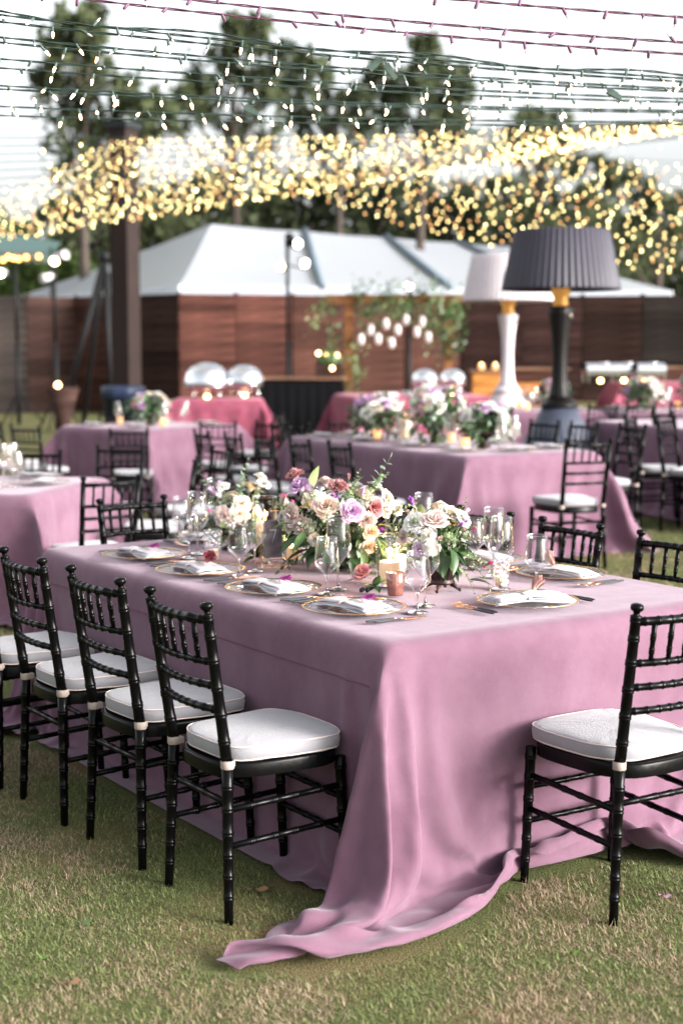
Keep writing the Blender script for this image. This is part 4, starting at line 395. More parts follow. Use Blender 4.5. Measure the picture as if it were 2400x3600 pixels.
0,0,0,0,0,0,0,0,0,0,0,0,0,0,0,0,0,0,0,0,0,0,1,-1,0,0,1,-1,1,0,-1,1,-1,4,-5,0,6,-1,1,-7,-3,1,5,5,4,2,-1,-1,-1,0,2,1,-2,-2,-3,-2,4,1,1,2,1,-4,1,1,2,1,-1,-3,-4,-5,-3,-2,-1,2,8,6,1,-6,-2,3,-2,-1,1,-1,0,0,0,0,0,0,0,0,0,0,0,0,0,0,0,0,0,0,0,0,0,0,0,0,0,0,1,-1,0,1,-1,0,2,2,-7,7,0,0,-6,1,6,4,2,0,-2,-2,0,2,1,2,0,-6,0,-1,3,-2,10,-3,0,-2,2,2,-2,1,-1,0,0,0,2,1,0,-2,-2,-5,-4,0,7,4,-7,1,-1,0,1,-1,0,0,0,0,0,0,0,0,0,0,0,0,0,0,0,0,0,0,0,0,0,0,0,0,0,0,0,1,-1,2,-2,1,0,-2,6,-1,0,-1,5,2,-1,-1,-1,1,2,1,1,-3,-1,-2,0,3,-2,1,-2,-2,6,2,2,1,-1,2,0,-1,-1,-1,1,0,-1,0,-1,0,0,1,1,-1,-2,-2,1,0,1,0,0,0,0,0,0,0,0,0,1,0,0,0,0,0,0,0,0,0,0,0,0,-1,0,0,0,0,0,0,0,0,0,-1,0,0,-2,2,2,1,2,0,-1,1,0,0,0,-1,-1,1,0,2,-2,-1,-1,-1,-1,-6,7,4,13,0,-1,1,0,-1,0,-1,0,0,-1,1,0,0,0,0,1,0,-1,0,0,2,0,1,-1,-1,1,0,0,0,0,0,0,0,-1,0,0,0,0,0,0,0,0,0,0,0,0,1,0,0,0,0,0,0,0,0,-1,1,0,0,1,-1,-1,0,-1,1,0,0,0,0,0,0,-1,-2,-3,-1,1,1,-2,1,1,3,-1,3,12,0,0,1,-1,-1,0,0,0,0,1,-1,0,1,0,0,-1,1,0,0,1,0,0,1,0,0,-1,0,0,0,0,0,0,0,0,0,0,0,0,0,0,0,0,0,0,0,0,0,0,0,0,0,0,0,0,0,0,0,0,1,1,-2,0,-1,0,-2,-1,-1,0,0,-3,-2,1,1,2,1,0,-1,0,-2,-1,1,5,1,13,-3,3,0,-1,1,0,0,0,0,0,0,0,-1,1,0,0,0,0,1,-1,0,1,-1,0,0,0,0,0,0,0,0,0,0,0,1,0,0,0,0,0,0,-1,0,0,0,0,0,0,0,0,0,0,0,0,0,1,-1,0,0,0,1,-2,0,-1,0,-1,0,-1,-1,3,1,0,-3,-3,-3,-2,-1,-1,0,2,6,-2,-1,5,7,1,0,-1,0,0,-1,0,0,-1,0,1,0,0,0,1,0,0,0,0,1,0,0,0,0,0,0,0,0,0,1,0,0,0,-1,0,0,0,0,0,0,1,0,0,0,-1,0,0,0,0,0,0,0,0,0,0,1,-1,0,0,0,0,0,-1,-1,0,-1,-1,0,-1,0,-1,2,2,1,0,-1,0,0,-1,-6,-1,2,13,-3,1,1,0,-1,-1,1,0,0,0,1,-1,1,0,0,0,0,1,-1,1,0,0,1,-1,0,0,0,0,1,0,-1,0,0,0,0,0,0,0,0,0,0,0,0,0,0,1,0,-1,0,0,0,0,0,0,0,0,0,1,0,0,-1,0,0,0,0,0,0,0,-1,0,-1,0,0,-1,0,1,1,1,-1,1,0,-4,-4,9,2,2,0,-1,0,0,0,-1,0,1,0,1,-1,0,1,0,0,0,1,-1,0,0,0,1,0,0,0,0,-1,0,0,0,0,0,0,0,0,0,0,0,0,0,0,0,0,0,0,1,-1,0,0,0,0,0,0,0,0,0,0,0,0,0,0,0,0,0,-1,1,0,-1,1,-1,0,1,-1,0,0,0,1,0,0,-2,-3,10,1,-1,-2,0,2,1,0,1,1,0,0,-1,1,0,0,0,0,0,0,0,0,0,0,0,0,0,0,0,0,0,0,0,0,0,0,0,0,0,0,0,0,0,0,0,0,0,0,0,1,0,-1,0,0,0,0,0,0,0,0,0,0,0,0,0,0,0,0,-1,1,0,-1,1,-1,0,0,0,1,0,0,0,0,0,-2,13,-2,-4,0,4,0,
0,2,0,0,0,-1,1,0,0,0,0,0,0,0,0,0,0,0,0,0,0,0,0,0,0,0,0,0,0,0,0,0,0,0,0,0,0,0,0,0,0,0,0,0,0,1,0,-1,0,0,0,0,0,0,0,0,1,-1,0,0,0,0,0,-1,1,0,-1,0,0,1,0,-2,1,1,0,0,0,0,13,-1,1,0,-1,0,1,-1,1,0,-1,1,0,0,0,0,0,0,0,0,1,-1,0,0,0,0,0,0,0,0,0,0,0,0,0,0,0,0,0,0,0,0,0,0,0,0,0,0,0,0,0,0,0,1,-1,0,0,0,0,0,0,1,-1,0,0,0,0,0,0,0,0,0,0,0,0,-1,0,0,0,0,1,0,0,-1,13,0,0,0,0,0,0,0,0,-1,1,0,0,0,0,0,0,0,0,0,0,1,-1,0,0,0,0,0,0,0,0,0,0,0,0,0,0,0,0,0,0,0,0,0,0,0,0,0,0,0,0,0,0,0,1,0,-1,0,0,0,1,-1,0,0,0,0,0,0,0,0,0,0,0,0,-1,1,-1,1,-1,0,0,1,-2,-1,11,1,1,0,0,0,0,0,0,0,0,0,0,0,0,0,0,0,0,0,0,0,1,-1,0,0,0,0,0,0,0,0,0,0,0,0,0,0,0,0,0,0,0,0,0,0,0,0,0,0,0,0,0,0,0,0,1,0,0,0,-1,0,0,0,0,0,0,0,0,1,-1,0,0,0,0,-1,1,0,-1,-1,0,2,-4,3,11,1,0,1,0,0,0,0,0,1,-1,0,0,0,0,0,0,0,0,0,0,0,0,1,-1,0,0,0,0,0,0,0,0,0,0,0,0,0,0,0,0,0,0,0,0,0,0,0,0,0,0,0,0,0,0,0,0,0,0,0,0,0,0,0,0,0,0,0,1,-1,0,0,0,0,0,0,0,0,0,-2,-3,-2,6,1,13,0,0,0,0,0,0,0,0,0,1,0,-1,0,0,0,0,0,0,0,0,0,0,0,1,0,0,-1,0,0,0,0,0,0,0,0,0,0,0,0,0,0,0,0,0,0,0,0,0,0,0,0,0,0,0,0,0,0,0,0,0,0,0,0,0,0,0,1,-1,0,0,0,0,0,0,0,-1,0,0,1,0,0,1,-1,13,0,0,0,0,0,0,0,0,0,0,0,1,0,-1,0,0,0,0,0,0,0,0,0,0,0,0,1,0,0,0,0,0,0,0,0,0,0,0,0,0,0,-1,0,0,0,0,0,0,0,0,0,0,0,0,0,0,0,0,0,0,0,0,0,0,0,1,-1,0,0,0,0,0,0,0,0,0,-1,0,0,1,0,0,1,13,0,0,0,0,0,0,0,0,0,0,0,0,0,1,-1,0,0,0,0,0,0,0,0,0,0,0,0,0,0,0,0,0,0,0,0,0,0,0,0,0,0,1,0,0,0,0,-1,0,0,0,0,0,0,0,0,0,0,0,0,0,0,0,0,0,1,-1,0,0,0,0,0,0,0,0,0,0,0,0,0,0,0,0,0,13,0,0,0,0,0,0,0,0,0,0,0,0,0,0,1,-1,0,0,0,0,0,0,0,0,0,0,0,0,0,0,0,0,0,0,0,0,0,0,0,0,0,0,0,0,0,0,1,0,0,-1,0,0,0,0,0,0,0,0,0,0,0,0,1,0,-1,0,0,0,0,0,0,0,0,0,0,0,0,0,0,0,0,0,0,13,0,0,0,0,0,0,0,0,0,0,0,0,0,0,0,1,0,-1,0,0,0,0,0,0,0,0,0,0,0,0,0,0,0,0,0,0,0,0,0,0,0,0,0,0,0,0,0,0,0,1,0,0,0,0,-1,0,0,0,1,0,0,0,-1,0,0,0,0,0,0,0,0,0,0,0,0,0,0,0,0,0,0,0,0,13,0,0,0,0,0,0,0,0,0,0,0,0,0,0,0,0,0,1,-1,0,0,0,0,0,0,0,0,0,0,0,0,0,0,0,0,0,0,0,0,0,0,0,0,0,0,0,0,0,0,0,0,0,0,0,1,0,0,0,-1,0,0,0,0,0,0,0,0,0,0,0,0,0,0,0,0,0,0,0,0,0,0,0,0,13,0,0,0,0,0,0,0,0,0,0,0,0,0,0,0,0,0,0,1,0,-1,0,0,0,0,0,0,0,0,0,0,0,0,0,0,0,0,0,0,0,0,0,0,0,0,0,
0,0,0,0,0,0,0,0,0,0,0,0,0,0,0,0,0,0,0,0,0,0,0,0,0,0,0,0,0,0,0,0,0,0,0,0,0,13,0,0,0,0,0,0,0,0,0,0,0,0,0,0,0,0,0,0,0,0,1,0,-1,0,0,0,0,0,0,0,0,0,0,0,0,0,0,0,0,0,0,0,0,0,0,0,0,0,0,0,0,0,0,0,0,0,0,0,0,0,0,0,0,0,0,0,0,0,0,0,0,0,0,0,0,0,0,0,0,0,0,0,0,13,0,0,0,0,0,0,0,0,0,0,0,0,0,0,0,0,0,0,0,0,0,0,1,0,0,-1,0,0,0,0,0,0,0,0,0,0,0,0,0,0,0,0,0,0,0,0,0,0,0,0,0,0,0,0,0,0,0,0,0,0,0,0,0,0,0,0,0,0,0,0,0,0,0,0,0,0,0,0,0,0,0,0,0,13,0,0,0,0,0,0,0,0,0,0,0,0,0,0,0,0,0,0,0,0,0,0,0,0,0,1,0,0,0,0,-1,0,0,0,0,0,0,0,0,0,0,0,0,0,0,0,0,0,0,0,0,0,0,0,0,0,0,0,0,0,0,0,0,0,0,0,0,0,0,0,0,0,0,0,0,0,0,0,0,0,0,0,0,13,0,0,1,-1,0,0,0,0,0,0,0,0,0,0,0,0,0,0,0,0,0,0,0,0,0,0,0,0,0,0,1,0,0,0,0,0,0,0,0,-1,0,0,0,0,0,0,0,0,0,0,0,0,0,0,0,0,0,0,0,0,0,0,0,0,0,0,0,0,0,0,0,0,0,0,0,0,0,0,0,0,0,0,0,13,0,1,-1,1,-1,0,0,0,0,0,0,0,0,0,0,0,0,0,0,0,0,0,0,0,0,0,0,0,0,0,0,0,0,0,0,0,0,0,0,1,0,0,0,0,0,0,-1,0,0,0,0,0,0,0,0,0,0,0,0,0,0,0,0,0,0,0,0,0,0,0,0,0,0,0,0,0,0,0,1,0,-1,0,0,13,0,0,0,0,1,-1,0,0,0,0,0,0,0,0,0,0,0,0,0,0,0,0,0,0,0,0,0,0,0,0,0,0,0,0,0,0,0,0,0,0,0,0,0,0,0,0,1,0,0,0,0,0,-1,0,0,0,0,0,0,0,0,0,0,0,0,0,0,1,0,0,0,0,0,0,0,0,0,0,-1,0,1,-1,0,13,1,-1,0,0,0,1,0,0,-1,0,0,0,0,0,0,0,0,0,0,0,0,0,0,0,0,0,0,0,0,0,0,0,0,0,0,0,0,0,0,0,0,0,0,0,0,0,0,0,0,0,0,0,1,0,0,0,0,0,0,0,0,0,0,0,0,0,0,-1,0,0,0,0,0,0,0,0,0,0,0,0,0,0,0,14,-1,0,0,0,0,0,0,0,1,0,0,-1,0,0,0,0,0,0,0,0,0,0,0,0,0,0,0,0,0,0,0,0,0,0,0,0,0,0,0,0,0,0,0,0,0,0,0,0,0,0,0,0,0,0,0,0,0,0,0,0,0,0,0,0,0,0,0,0,0,0,0,0,0,0,0,0,0,0,0,0,0,1,-1,13,0,0,0,0,0,0,0,0,0,0,0,1,0,0,-1,0,0,0,0,0,0,0,0,0,0,0,0,0,0,0,0,0,0,0,0,0,0,0,0,0,0,0,0,0,0,0,0,0,0,0,0,0,0,0,0,0,0,0,0,0,0,0,0,0,0,0,0,0,0,0,0,0,0,0,0,0,0,0,0,0,0,0,0,13,0,0,0,0,0,0,0,0,0,0,0,0,0,0,1,0,0,0,-1,0,0,0,0,0,0,0,0,0,0,0,0,0,0,0,0,0,0,0,0,0,0,0,0,0,0,0,0,0,0,0,0,0,0,0,0,0,0,0,0,0,0,0,0,0,0,0,0,0,0,0,0,0,0,0,0,0,0,0,0,0,0,0,1,13,0,0,0,0,0,0,0,0,0,0,0,0,0,0,0,0,0,0,1,0,0,0,0,0,-1,0,0,0,0,0,0,0,0,0,0,0,0,0,0,0,0,0,0,0,0,0,0,0,0,0,0,0,0,0,0,0,0,0,0,0,0,0,0,0,0,0,0,0,0,0,0,0,0,0,0,0,0,0,0,0,0,0,0,13,0,0,0,0,0,0,0,0,0,0,0,0,0,0,0,0,0,0,0,0,0,
0,0,0,1,0,0,0,0,0,0,0,-1,0,0,0,0,0,0,0,0,0,0,0,0,0,0,0,0,0,0,0,0,0,0,0,0,0,0,0,0,0,0,0,0,0,0,0,0,0,0,0,0,0,0,0,0,0,0,0,0,0,0,13,0,0,0,0,0,0,0,0,0,0,0,0,0,0,0,0,0,0,0,0,0,0,0,0,0,0,0,0,0,0,0,0,1,0,0,0,0,0,0,0,-1,0,0,0,0,0,0,0,0,0,0,0,0,0,0,0,0,0,0,0,0,0,0,0,0,0,0,0,0,0,0,0,0,0,0,0,0,0,0,0,0,0,0,13,0,0,0,0,0,0,0,0,0,0,0,0,0,0,0,0,0,0,0,0,0,0,0,0,0,0,0,0,0,0,0,0,0,0,0,0,0,0,0,0,1,0,0,0,0,0,0,0,-1,0,0,0,0,0,0,0,0,0,0,0,0,0,0,0,0,0,0,0,0,0,0,0,0,0,0,0,0,0,0,0,0,0,0,13,0,0,0,0,0,0,0,0,0,0,0,0,0,0,0,0,0,0,0,0,0,0,0,0,0,0,0,0,0,0,0,0,0,0,0,0,0,0,0,0,0,0,0,0,0,0,0,0,1,0,0,0,0,0,-1,0,0,0,0,0,0,0,0,0,0,0,0,0,0,0,0,0,0,0,0,0,0,0,0,0,0,0,0,13,0,0,0,0,0,0,0,0,0,0,0,0,0,0,0,0,0,0,0,0,0,0,0,0,0,0,0,0,0,0,0,0,0,0,0,0,0,0,0,0,0,0,0,0,0,0,0,0,0,0,0,0,0,0,1,0,0,0,0,0,-1,0,0,0,0,0,0,0,0,0,0,0,0,0,0,0,0,0,0,0,0,0,0,13,0,0,0,0,0,0,0,0,0,0,0,0,0,0,0,0,0,0,0,0,0,0,0,0,0,0,0,0,0,0,0,0,0,0,0,0,0,0,0,0,0,0,0,0,0,0,0,0,0,0,0,0,0,0,0,0,0,0,0,0,1,0,0,0,-1,0,0,0,0,0,0,0,0,0,0,0,0,0,0,0,0,0,0,13,0,0,0,0,0,0,0,0,0,0,0,0,0,0,0,0,0,0,0,0,0,0,0,0,0,0,0,0,0,0,0,0,0,0,0,0,0,0,0,0,0,0,0,0,0,0,0,0,0,0,0,0,0,0,0,0,0,0,0,0,0,0,0,0,1,0,0,-1,0,0,0,0,0,0,0,0,0,0,0,0,0,0,0,13,0,0,0,0,0,0,0,0,0,0,0,0,0,0,0,0,0,0,0,0,0,0,0,0,0,0,0,0,0,0,0,0,0,0,0,0,0,0,0,0,0,0,0,0,0,0,0,0,0,0,0,0,0,0,0,0,0,0,0,0,0,0,0,0,0,0,0,1,0,0,0,-1,0,0,0,0,0,0,0,0,0,0,1,14,0,-1,0,0,0,0,0,0,0,0,0,0,0,0,0,0,0,0,0,0,0,0,0,0,0,0,0,0,0,0,0,0,0,0,0,0,0,0,0,0,0,0,0,0,0,0,0,0,0,0,0,0,0,0,0,0,0,0,0,0,0,0,0,0,0,0,0,0,0,0,0,1,0,0,-1,0,0,0,0,0,0,1,-1,13,0,1,-1,0,0,0,0,0,0,0,0,0,0,0,0,0,0,1,0,0,0,0,0,0,0,0,0,0,0,0,0,0,0,0,-1,0,0,0,0,0,0,0,0,0,0,0,0,0,0,0,0,0,0,0,0,0,0,0,0,0,0,0,0,0,0,0,0,0,0,0,0,0,0,0,1,0,-1,0,0,0,0,0,0,13,0,0,1,0,0,0,0,0,0,0,0,0,0,0,0,0,0,-1,0,0,0,0,0,0,0,0,0,0,0,0,0,0,0,0,1,0,0,0,0,0,0,-1,0,0,0,0,0,0,0,0,0,0,0,0,0,0,0,0,0,0,0,0,0,0,0,0,0,0,0,0,0,0,0,0,0,0,1,0,-1,0,1,-1,0,13,0,0,0,0,0,0,0,0,0,0,0,0,0,0,0,0,0,0,0,0,0,0,0,0,0,0,0,0,0,0,0,0,0,0,0,0,0,0,0,0,0,1,0,0,0,0,0,0,0,-1,0,0,0,0,0,0,0,0,0,0,0,0,0,0,0,0,0,0,0,0,0,0,0,0,0,0,0,0,1,0,-1,
0,0,13,0,0,0,0,0,0,0,0,0,0,0,0,0,0,0,0,0,0,0,0,0,0,0,0,0,0,0,0,0,0,0,0,0,0,0,0,0,0,0,0,0,0,0,0,0,0,0,0,0,1,0,0,0,0,0,-1,0,0,0,0,0,0,0,0,0,0,0,0,0,0,0,0,0,0,0,0,0,0,0,0,0,0,0,13,0,0,0,0,0,0,0,0,0,0,0,0,0,0,0,0,0,0,0,0,0,0,0,0,0,0,0,0,0,0,0,0,0,0,0,0,0,0,0,0,0,0,0,0,0,0,0,0,0,0,0,0,0,0,0,1,0,0,-1,0,0,0,0,0,0,0,0,0,0,0,0,0,0,0,0,0,0,0,0,0,0,0,0,13,0,0,0,0,0,0,0,0,0,0,0,0,0,0,0,0,0,0,0,0,0,0,0,0,0,0,0,0,0,0,0,0,0,0,0,0,0,0,0,0,0,0,0,0,0,0,0,0,0,0,0,0,0,0,0,0,0,0,1,0,-1,0,0,0,0,0,0,0,0,0,0,0,0,0,0,0,0,0,0,0,0,0,0,13,0,0,0,0,0,0,0,0,0,0,0,0,0,0,0,0,0,0,0,0,0,0,0,0,0,0,0,0,0,0,0,0,0,0,0,0,0,0,0,0,0,0,0,0,0,0,0,0,0,0,0,0,0,0,0,0,0,0,0,0,1,0,-1,0,0,0,0,0,0,0,0,0,0,0,0,0,0,0,0,0,0,0,0,13,0,0,0,0,0,0,0,0,0,0,0,0,0,0,0,0,0,0,0,0,0,0,0,0,0,0,0,0,0,0,0,0,0,0,0,0,0,0,0,0,0,0,0,0,0,0,0,0,0,0,0,0,0,0,0,0,0,0,0,0,0,0,1,0,-1,0,0,0,0,0,0,0,0,0,0,0,0,0,0,0,0,0,0,13,0,0,0,0,0,0,0,0,0,0,0,0,0,0,0,0,0,0,0,0,0,0,0,0,0,0,0,0,0,0,0,0,0,0,0,0,0,0,0,0,0,0,0,0,0,0,0,0,0,0,0,0,0,0,0,0,0,0,0,0,0,0,0,0,1,-1,0,0,0,0,0,0,0,0,0,0,0,0,0,0,0,0,1,13,0,0,0,0,0,0,0,0,0,0,0,0,0,0,0,0,0,0,0,0,0,0,1,0,0,0,0,0,0,0,0,0,0,-1,0,0,0,0,0,0,0,0,0,0,0,0,0,0,0,0,0,0,0,0,0,0,0,0,0,0,0,0,0,0,0,1,-1,0,0,0,0,0,0,0,0,0,0,0,0,0,0,0,0,13,0,0,0,0,0,0,0,0,0,0,0,0,0,0,0,0,0,0,0,0,1,0,-1,0,0,0,0,0,0,0,0,0,0,1,0,0,0,0,0,-1,0,0,0,0,0,0,0,0,0,0,0,0,0,0,0,0,0,0,0,0,0,0,0,0,0,0,1,-1,0,0,0,0,0,0,0,0,0,0,0,0,0,0,0,13,0,0,0,0,0,0,0,0,0,0,0,0,0,0,0,0,0,0,1,0,-1,0,0,0,0,0,0,0,0,0,0,0,0,0,0,0,0,0,0,1,0,0,0,0,0,0,0,-1,0,0,0,0,0,0,0,0,0,0,0,0,0,0,0,0,0,0,0,1,0,-1,0,0,0,0,0,0,0,0,0,0,0,0,0,12,1,0,0,0,0,0,0,0,0,0,0,0,0,0,0,0,0,1,-1,0,0,0,0,0,0,0,0,0,0,0,0,0,0,0,0,0,0,0,0,0,0,0,0,0,0,0,0,1,0,0,0,0,0,0,0,0,0,-1,0,0,0,0,0,0,0,0,0,0,0,1,-1,0,0,0,0,0,0,0,0,0,0,0,0,13,-1,0,1,0,0,0,0,0,0,0,0,0,0,0,0,0,1,-1,0,0,0,0,0,0,0,0,0,0,0,0,0,0,0,0,0,0,0,0,0,0,0,0,0,0,0,0,0,0,0,0,0,0,0,0,0,0,0,1,0,-1,0,0,0,0,0,0,0,0,0,0,1,-1,0,0,0,0,0,0,0,0,0,1,-1,11,1,1,0,0,0,0,0,0,0,0,0,0,0,0,1,0,-1,0,0,0,0,0,0,0,0,0,0,0,0,0,0,0,0,0,0,0,0,0,0,0,0,0,0,0,0,0,0,0,0,0,0,0,0,0,0,
0,0,0,0,1,-1,0,0,0,0,0,0,0,0,0,0,1,-1,0,0,0,0,0,0,0,0,0,0,12,0,1,0,-3,2,1,0,0,0,0,0,1,0,0,-1,0,0,0,0,0,0,0,0,0,0,0,0,0,0,0,0,0,0,0,0,0,0,0,0,0,0,0,0,0,0,0,0,0,0,0,0,0,0,0,0,0,0,0,0,0,1,-1,0,0,0,0,0,0,0,0,0,0,1,-1,0,0,0,0,0,0,0,0,0,9,3,-2,-1,3,-2,0,2,1,0,0,1,-1,0,0,0,0,0,0,0,0,0,0,0,0,1,0,0,-1,0,0,0,0,0,0,0,0,0,0,0,0,0,0,0,0,0,0,0,0,0,0,0,0,0,0,0,0,0,0,0,0,0,1,-1,0,0,0,0,0,0,0,0,0,0,1,-1,0,0,0,0,0,0,-1,1,12,-5,0,2,1,2,0,-1,-1,1,1,0,0,1,0,0,0,0,0,0,0,0,0,1,0,-1,0,0,1,0,-1,0,0,0,0,0,0,0,0,0,0,0,0,0,0,0,0,0,0,0,0,0,0,0,0,0,0,0,0,0,0,0,0,0,0,0,0,0,0,0,0,0,0,0,-1,1,0,0,0,0,0,0,0,0,13,-1,-1,0,-1,1,0,0,1,0,0,-1,1,-1,1,0,1,0,0,0,0,0,1,-1,0,0,0,0,0,0,1,0,-1,0,0,0,0,0,0,0,0,0,0,0,0,0,0,0,0,0,0,0,0,0,0,0,0,0,0,0,0,0,0,1,-1,0,0,0,0,0,0,-1,0,0,1,0,0,0,0,0,0,0,0,-5,13,-1,0,-1,2,-1,0,-1,-1,-1,1,1,1,1,-1,0,0,0,0,1,0,0,0,0,0,0,0,0,0,0,0,0,1,-1,0,0,0,0,0,0,0,0,0,0,0,0,0,0,0,0,0,0,0,0,0,0,0,0,1,-1,0,0,0,0,0,0,0,0,-1,0,0,1,0,0,0,0,-1,0,0,1,0,-1,-2,-2,10,2,1,-1,-5,-2,0,2,2,2,0,0,-1,0,1,1,0,1,0,0,0,0,0,0,0,0,0,0,0,0,0,0,0,1,0,-1,0,0,0,0,0,0,0,0,0,0,0,0,0,0,0,0,0,0,0,0,1,0,-1,1,0,-1,0,-1,1,0,0,-1,1,-1,-1,0,-1,1,1,0,1,0,0,-1,-1,2,-3,1,8,0,5,-5,3,-1,3,-1,-1,0,-1,1,0,0,0,0,-1,0,1,0,1,1,0,0,0,0,0,0,0,0,0,0,0,0,0,1,0,0,-1,0,0,0,0,0,0,0,0,0,0,0,0,0,0,0,0,1,-1,0,0,0,0,0,0,0,0,-1,0,1,-1,1,0,-1,-1,-3,-2,-1,1,2,-6,-2,3,7,0,-1,4,3,-2,1,1,3,-2,-1,0,-1,-1,-1,0,1,0,0,2,1,1,1,1,1,1,1,-1,1,-1,0,0,0,0,0,0,0,0,0,0,0,1,0,0,0,0,-1,0,0,0,0,0,0,0,0,1,0,0,-1,0,0,0,0,0,0,-1,-1,-2,0,-1,-2,0,-1,0,1,2,1,2,0,-3,-3,4,-2,-1,-12,-2,5,6,0,2,4,1,-1,-1,1,0,0,1,0,0,-1,1,0,-2,-3,0,2,1,2,1,1,0,-2,0,0,0,0,0,0,0,0,0,0,0,0,0,0,0,0,0,1,0,0,0,0,0,0,0,0,-1,0,0,0,0,0,0,1,1,-1,-2,-1,-2,-2,-1,3,0,0,0,-1,-1,-1,-2,0,3,3,1,-2,-5,0,-1,-2,7,-1,-4,7,3,1,0,-1,0,-1,-1,-2,-2,-1,-2,0,3,4,0,-1,1,0,-1,0,0,1,0,0,0,0,0,0,0,0,0,0,0,0,0,0,0,0,0,0,0,0,0,0,0,0,0,0,0,0,0,0,0,0,0,0,-1,1,2,-1,1,-1,-2,-4,-1,-1,0,1,1,1,1,1,-2,-4,-2,7,1,-2,4,0,-6,6,7,2,1,-1,-3,-1,-3,-3,-2,1,5,3,3,0,-3,0,2,1,0,0,-7,0,-1,3,-1,-1,1,0,-1,0,0,0,0,0,0,0,0,0,0,0,1,0,0,0,0,0,0,0,0,
-1,1,0,0,0,-1,1,0,0,-1,0,8,1,0,0,0,-1,1,0,-2,-2,-3,-1,0,-3,1,2,6,-2,-3,-1,6,0,-3,2,-1,-3,-1,-1,-1,1,3,5,6,2,-2,-3,-2,3,4,1,-2,0,1,-8,0,1,2,-1,-3,1,-1,0,1,-1,0,0,0,0,0,0,0,0,0,0,0,0,0,0,0,0,0,0,0,1,-1,0,0,0,1,0,-2,3,-2,-1,-1,10,1,1,2,0,-4,-2,1,1,3,1,-2,1,-2,-1,-7,-3,4,9,-4,3,5,-2,0,-2,-6,7,3,1,2,0,-4,-2,1,4,3,-2,-1,-2,3,2,-7,-7,5,-2,3,0,-2,0,0,0,0,1,0,0,-1,0,0,0,0,0,0,1,-1,0,0,0,0,0,0,0,0,0,0,0,0,0,1,-1,0,3,-3,1,-5,4,8,2,-3,3,2,0,-3,-3,-3,0,3,4,1,-1,1,0,0,-7,5,-6,8,-1,-3,0,5,-4,3,-2,0,-2,3,2,-1,-3,0,1,0,3,1,-6,-8,2,4,-3,4,-2,-1,0,0,0,0,0,0,0,1,0,0,0,0,0,0,-1,0,0,0,0,0,0,0,0,0,0,0,0,0,0,2,-2,0,1,1,-1,-4,0,4,1,7,-2,0,2,3,0,-2,-3,-4,-3,2,6,3,0,-1,-1,-3,4,5,1,3,-2,-6,0,2,5,0,3,-2,-5,1,4,-2,1,0,1,-4,-9,-1,5,1,-2,3,0,-1,-1,0,0,0,0,0,0,0,0,0,0,0,0,0,0,0,0,0,0,0,0,0,0,0,0,0,0,0,1,0,-1,1,1,-1,0,-2,-3,0,8,-6,8,3,-3,1,3,2,-1,0,-3,-4,-2,6,2,0,-3,-7,3,10,-6,1,2,3,1,0,0,-3,-5,-1,6,2,-3,1,-1,1,-2,-9,-1,1,5,-3,2,2,-2,0,-1,0,0,0,0,0,0,0,0,0,0,0,0,0,0,0,0,0,0,0,0,0,0,0,0,0,0,0,1,0,-1,0,1,1,-2,0,-4,1,2,7,-9,5,7,-3,-3,2,5,0,0,0,-4,0,5,-3,0,-2,-11,-1,4,0,3,5,1,0,-7,-3,3,4,2,-5,2,-3,2,0,-7,-4,0,3,4,-4,3,0,0,0,-2,0,0,0,0,0,0,0,0,0,0,0,0,0,0,0,0,0,0,0,0,0,0,0,0,0,0,0,1,-1,0,0,1,1,-2,2,-4,-1,-1,7,0,-8,5,8,1,-5,-4,4,6,1,0,-5,3,-1,-1,0,1,8,2,0,0,1,0,-6,-1,4,2,-2,-4,2,-3,4,-1,-5,-6,1,0,5,0,-1,2,0,1,-2,-1,0,0,0,0,0,0,0,0,0,0,0,0,0,0,0,0,0,0,0,0,0,0,0,0,-1,1,1,1,-2,-1,1,1,2,-2,1,-4,-1,1,-1,10,-2,-10,3,8,4,-1,-6,-6,7,7,-1,-6,2,0,0,1,11,0,0,-1,-1,-2,0,3,-1,-3,0,-1,-2,4,-1,-2,-7,-1,0,2,5,-2,-2,3,1,-1,0,-1,-1,0,0,0,0,0,0,0,0,0,0,0,0,0,0,0,0,0,0,0,0,0,0,0,0,0,2,-1,-1,0,0,0,2,-1,1,-2,-3,0,-1,4,7,-3,-10,3,9,3,-1,3,-9,1,0,0,-2,3,1,-4,11,0,-1,0,-2,-3,3,0,-4,1,-1,0,3,-3,2,-8,-3,2,0,3,2,-4,2,3,-1,0,0,-1,-1,0,0,0,0,0,0,0,0,0,0,0,0,0,0,0,0,0,0,0,0,0,0,0,0,0,2,-1,-1,0,1,0,1,-1,0,0,-4,0,0,0,6,4,-3,-9,-1,8,6,-2,3,-11,2,1,0,0,3,3,11,0,0,-4,-2,1,-2,3,-1,0,-2,3,-3,4,-9,-4,3,-2,1,5,-1,-4,4,1,-1,2,-1,-1,-1,0,0,0,0,0,0,0,0,0,0,0,-1,1,0,0,0,0,0,0,0,0,0,0,0,2,0,-2,0,0,0,0,2,0,-1,0,-2,-2,2,-3,3,6,3,-5,-7,0,0,12,-1,-2,0,
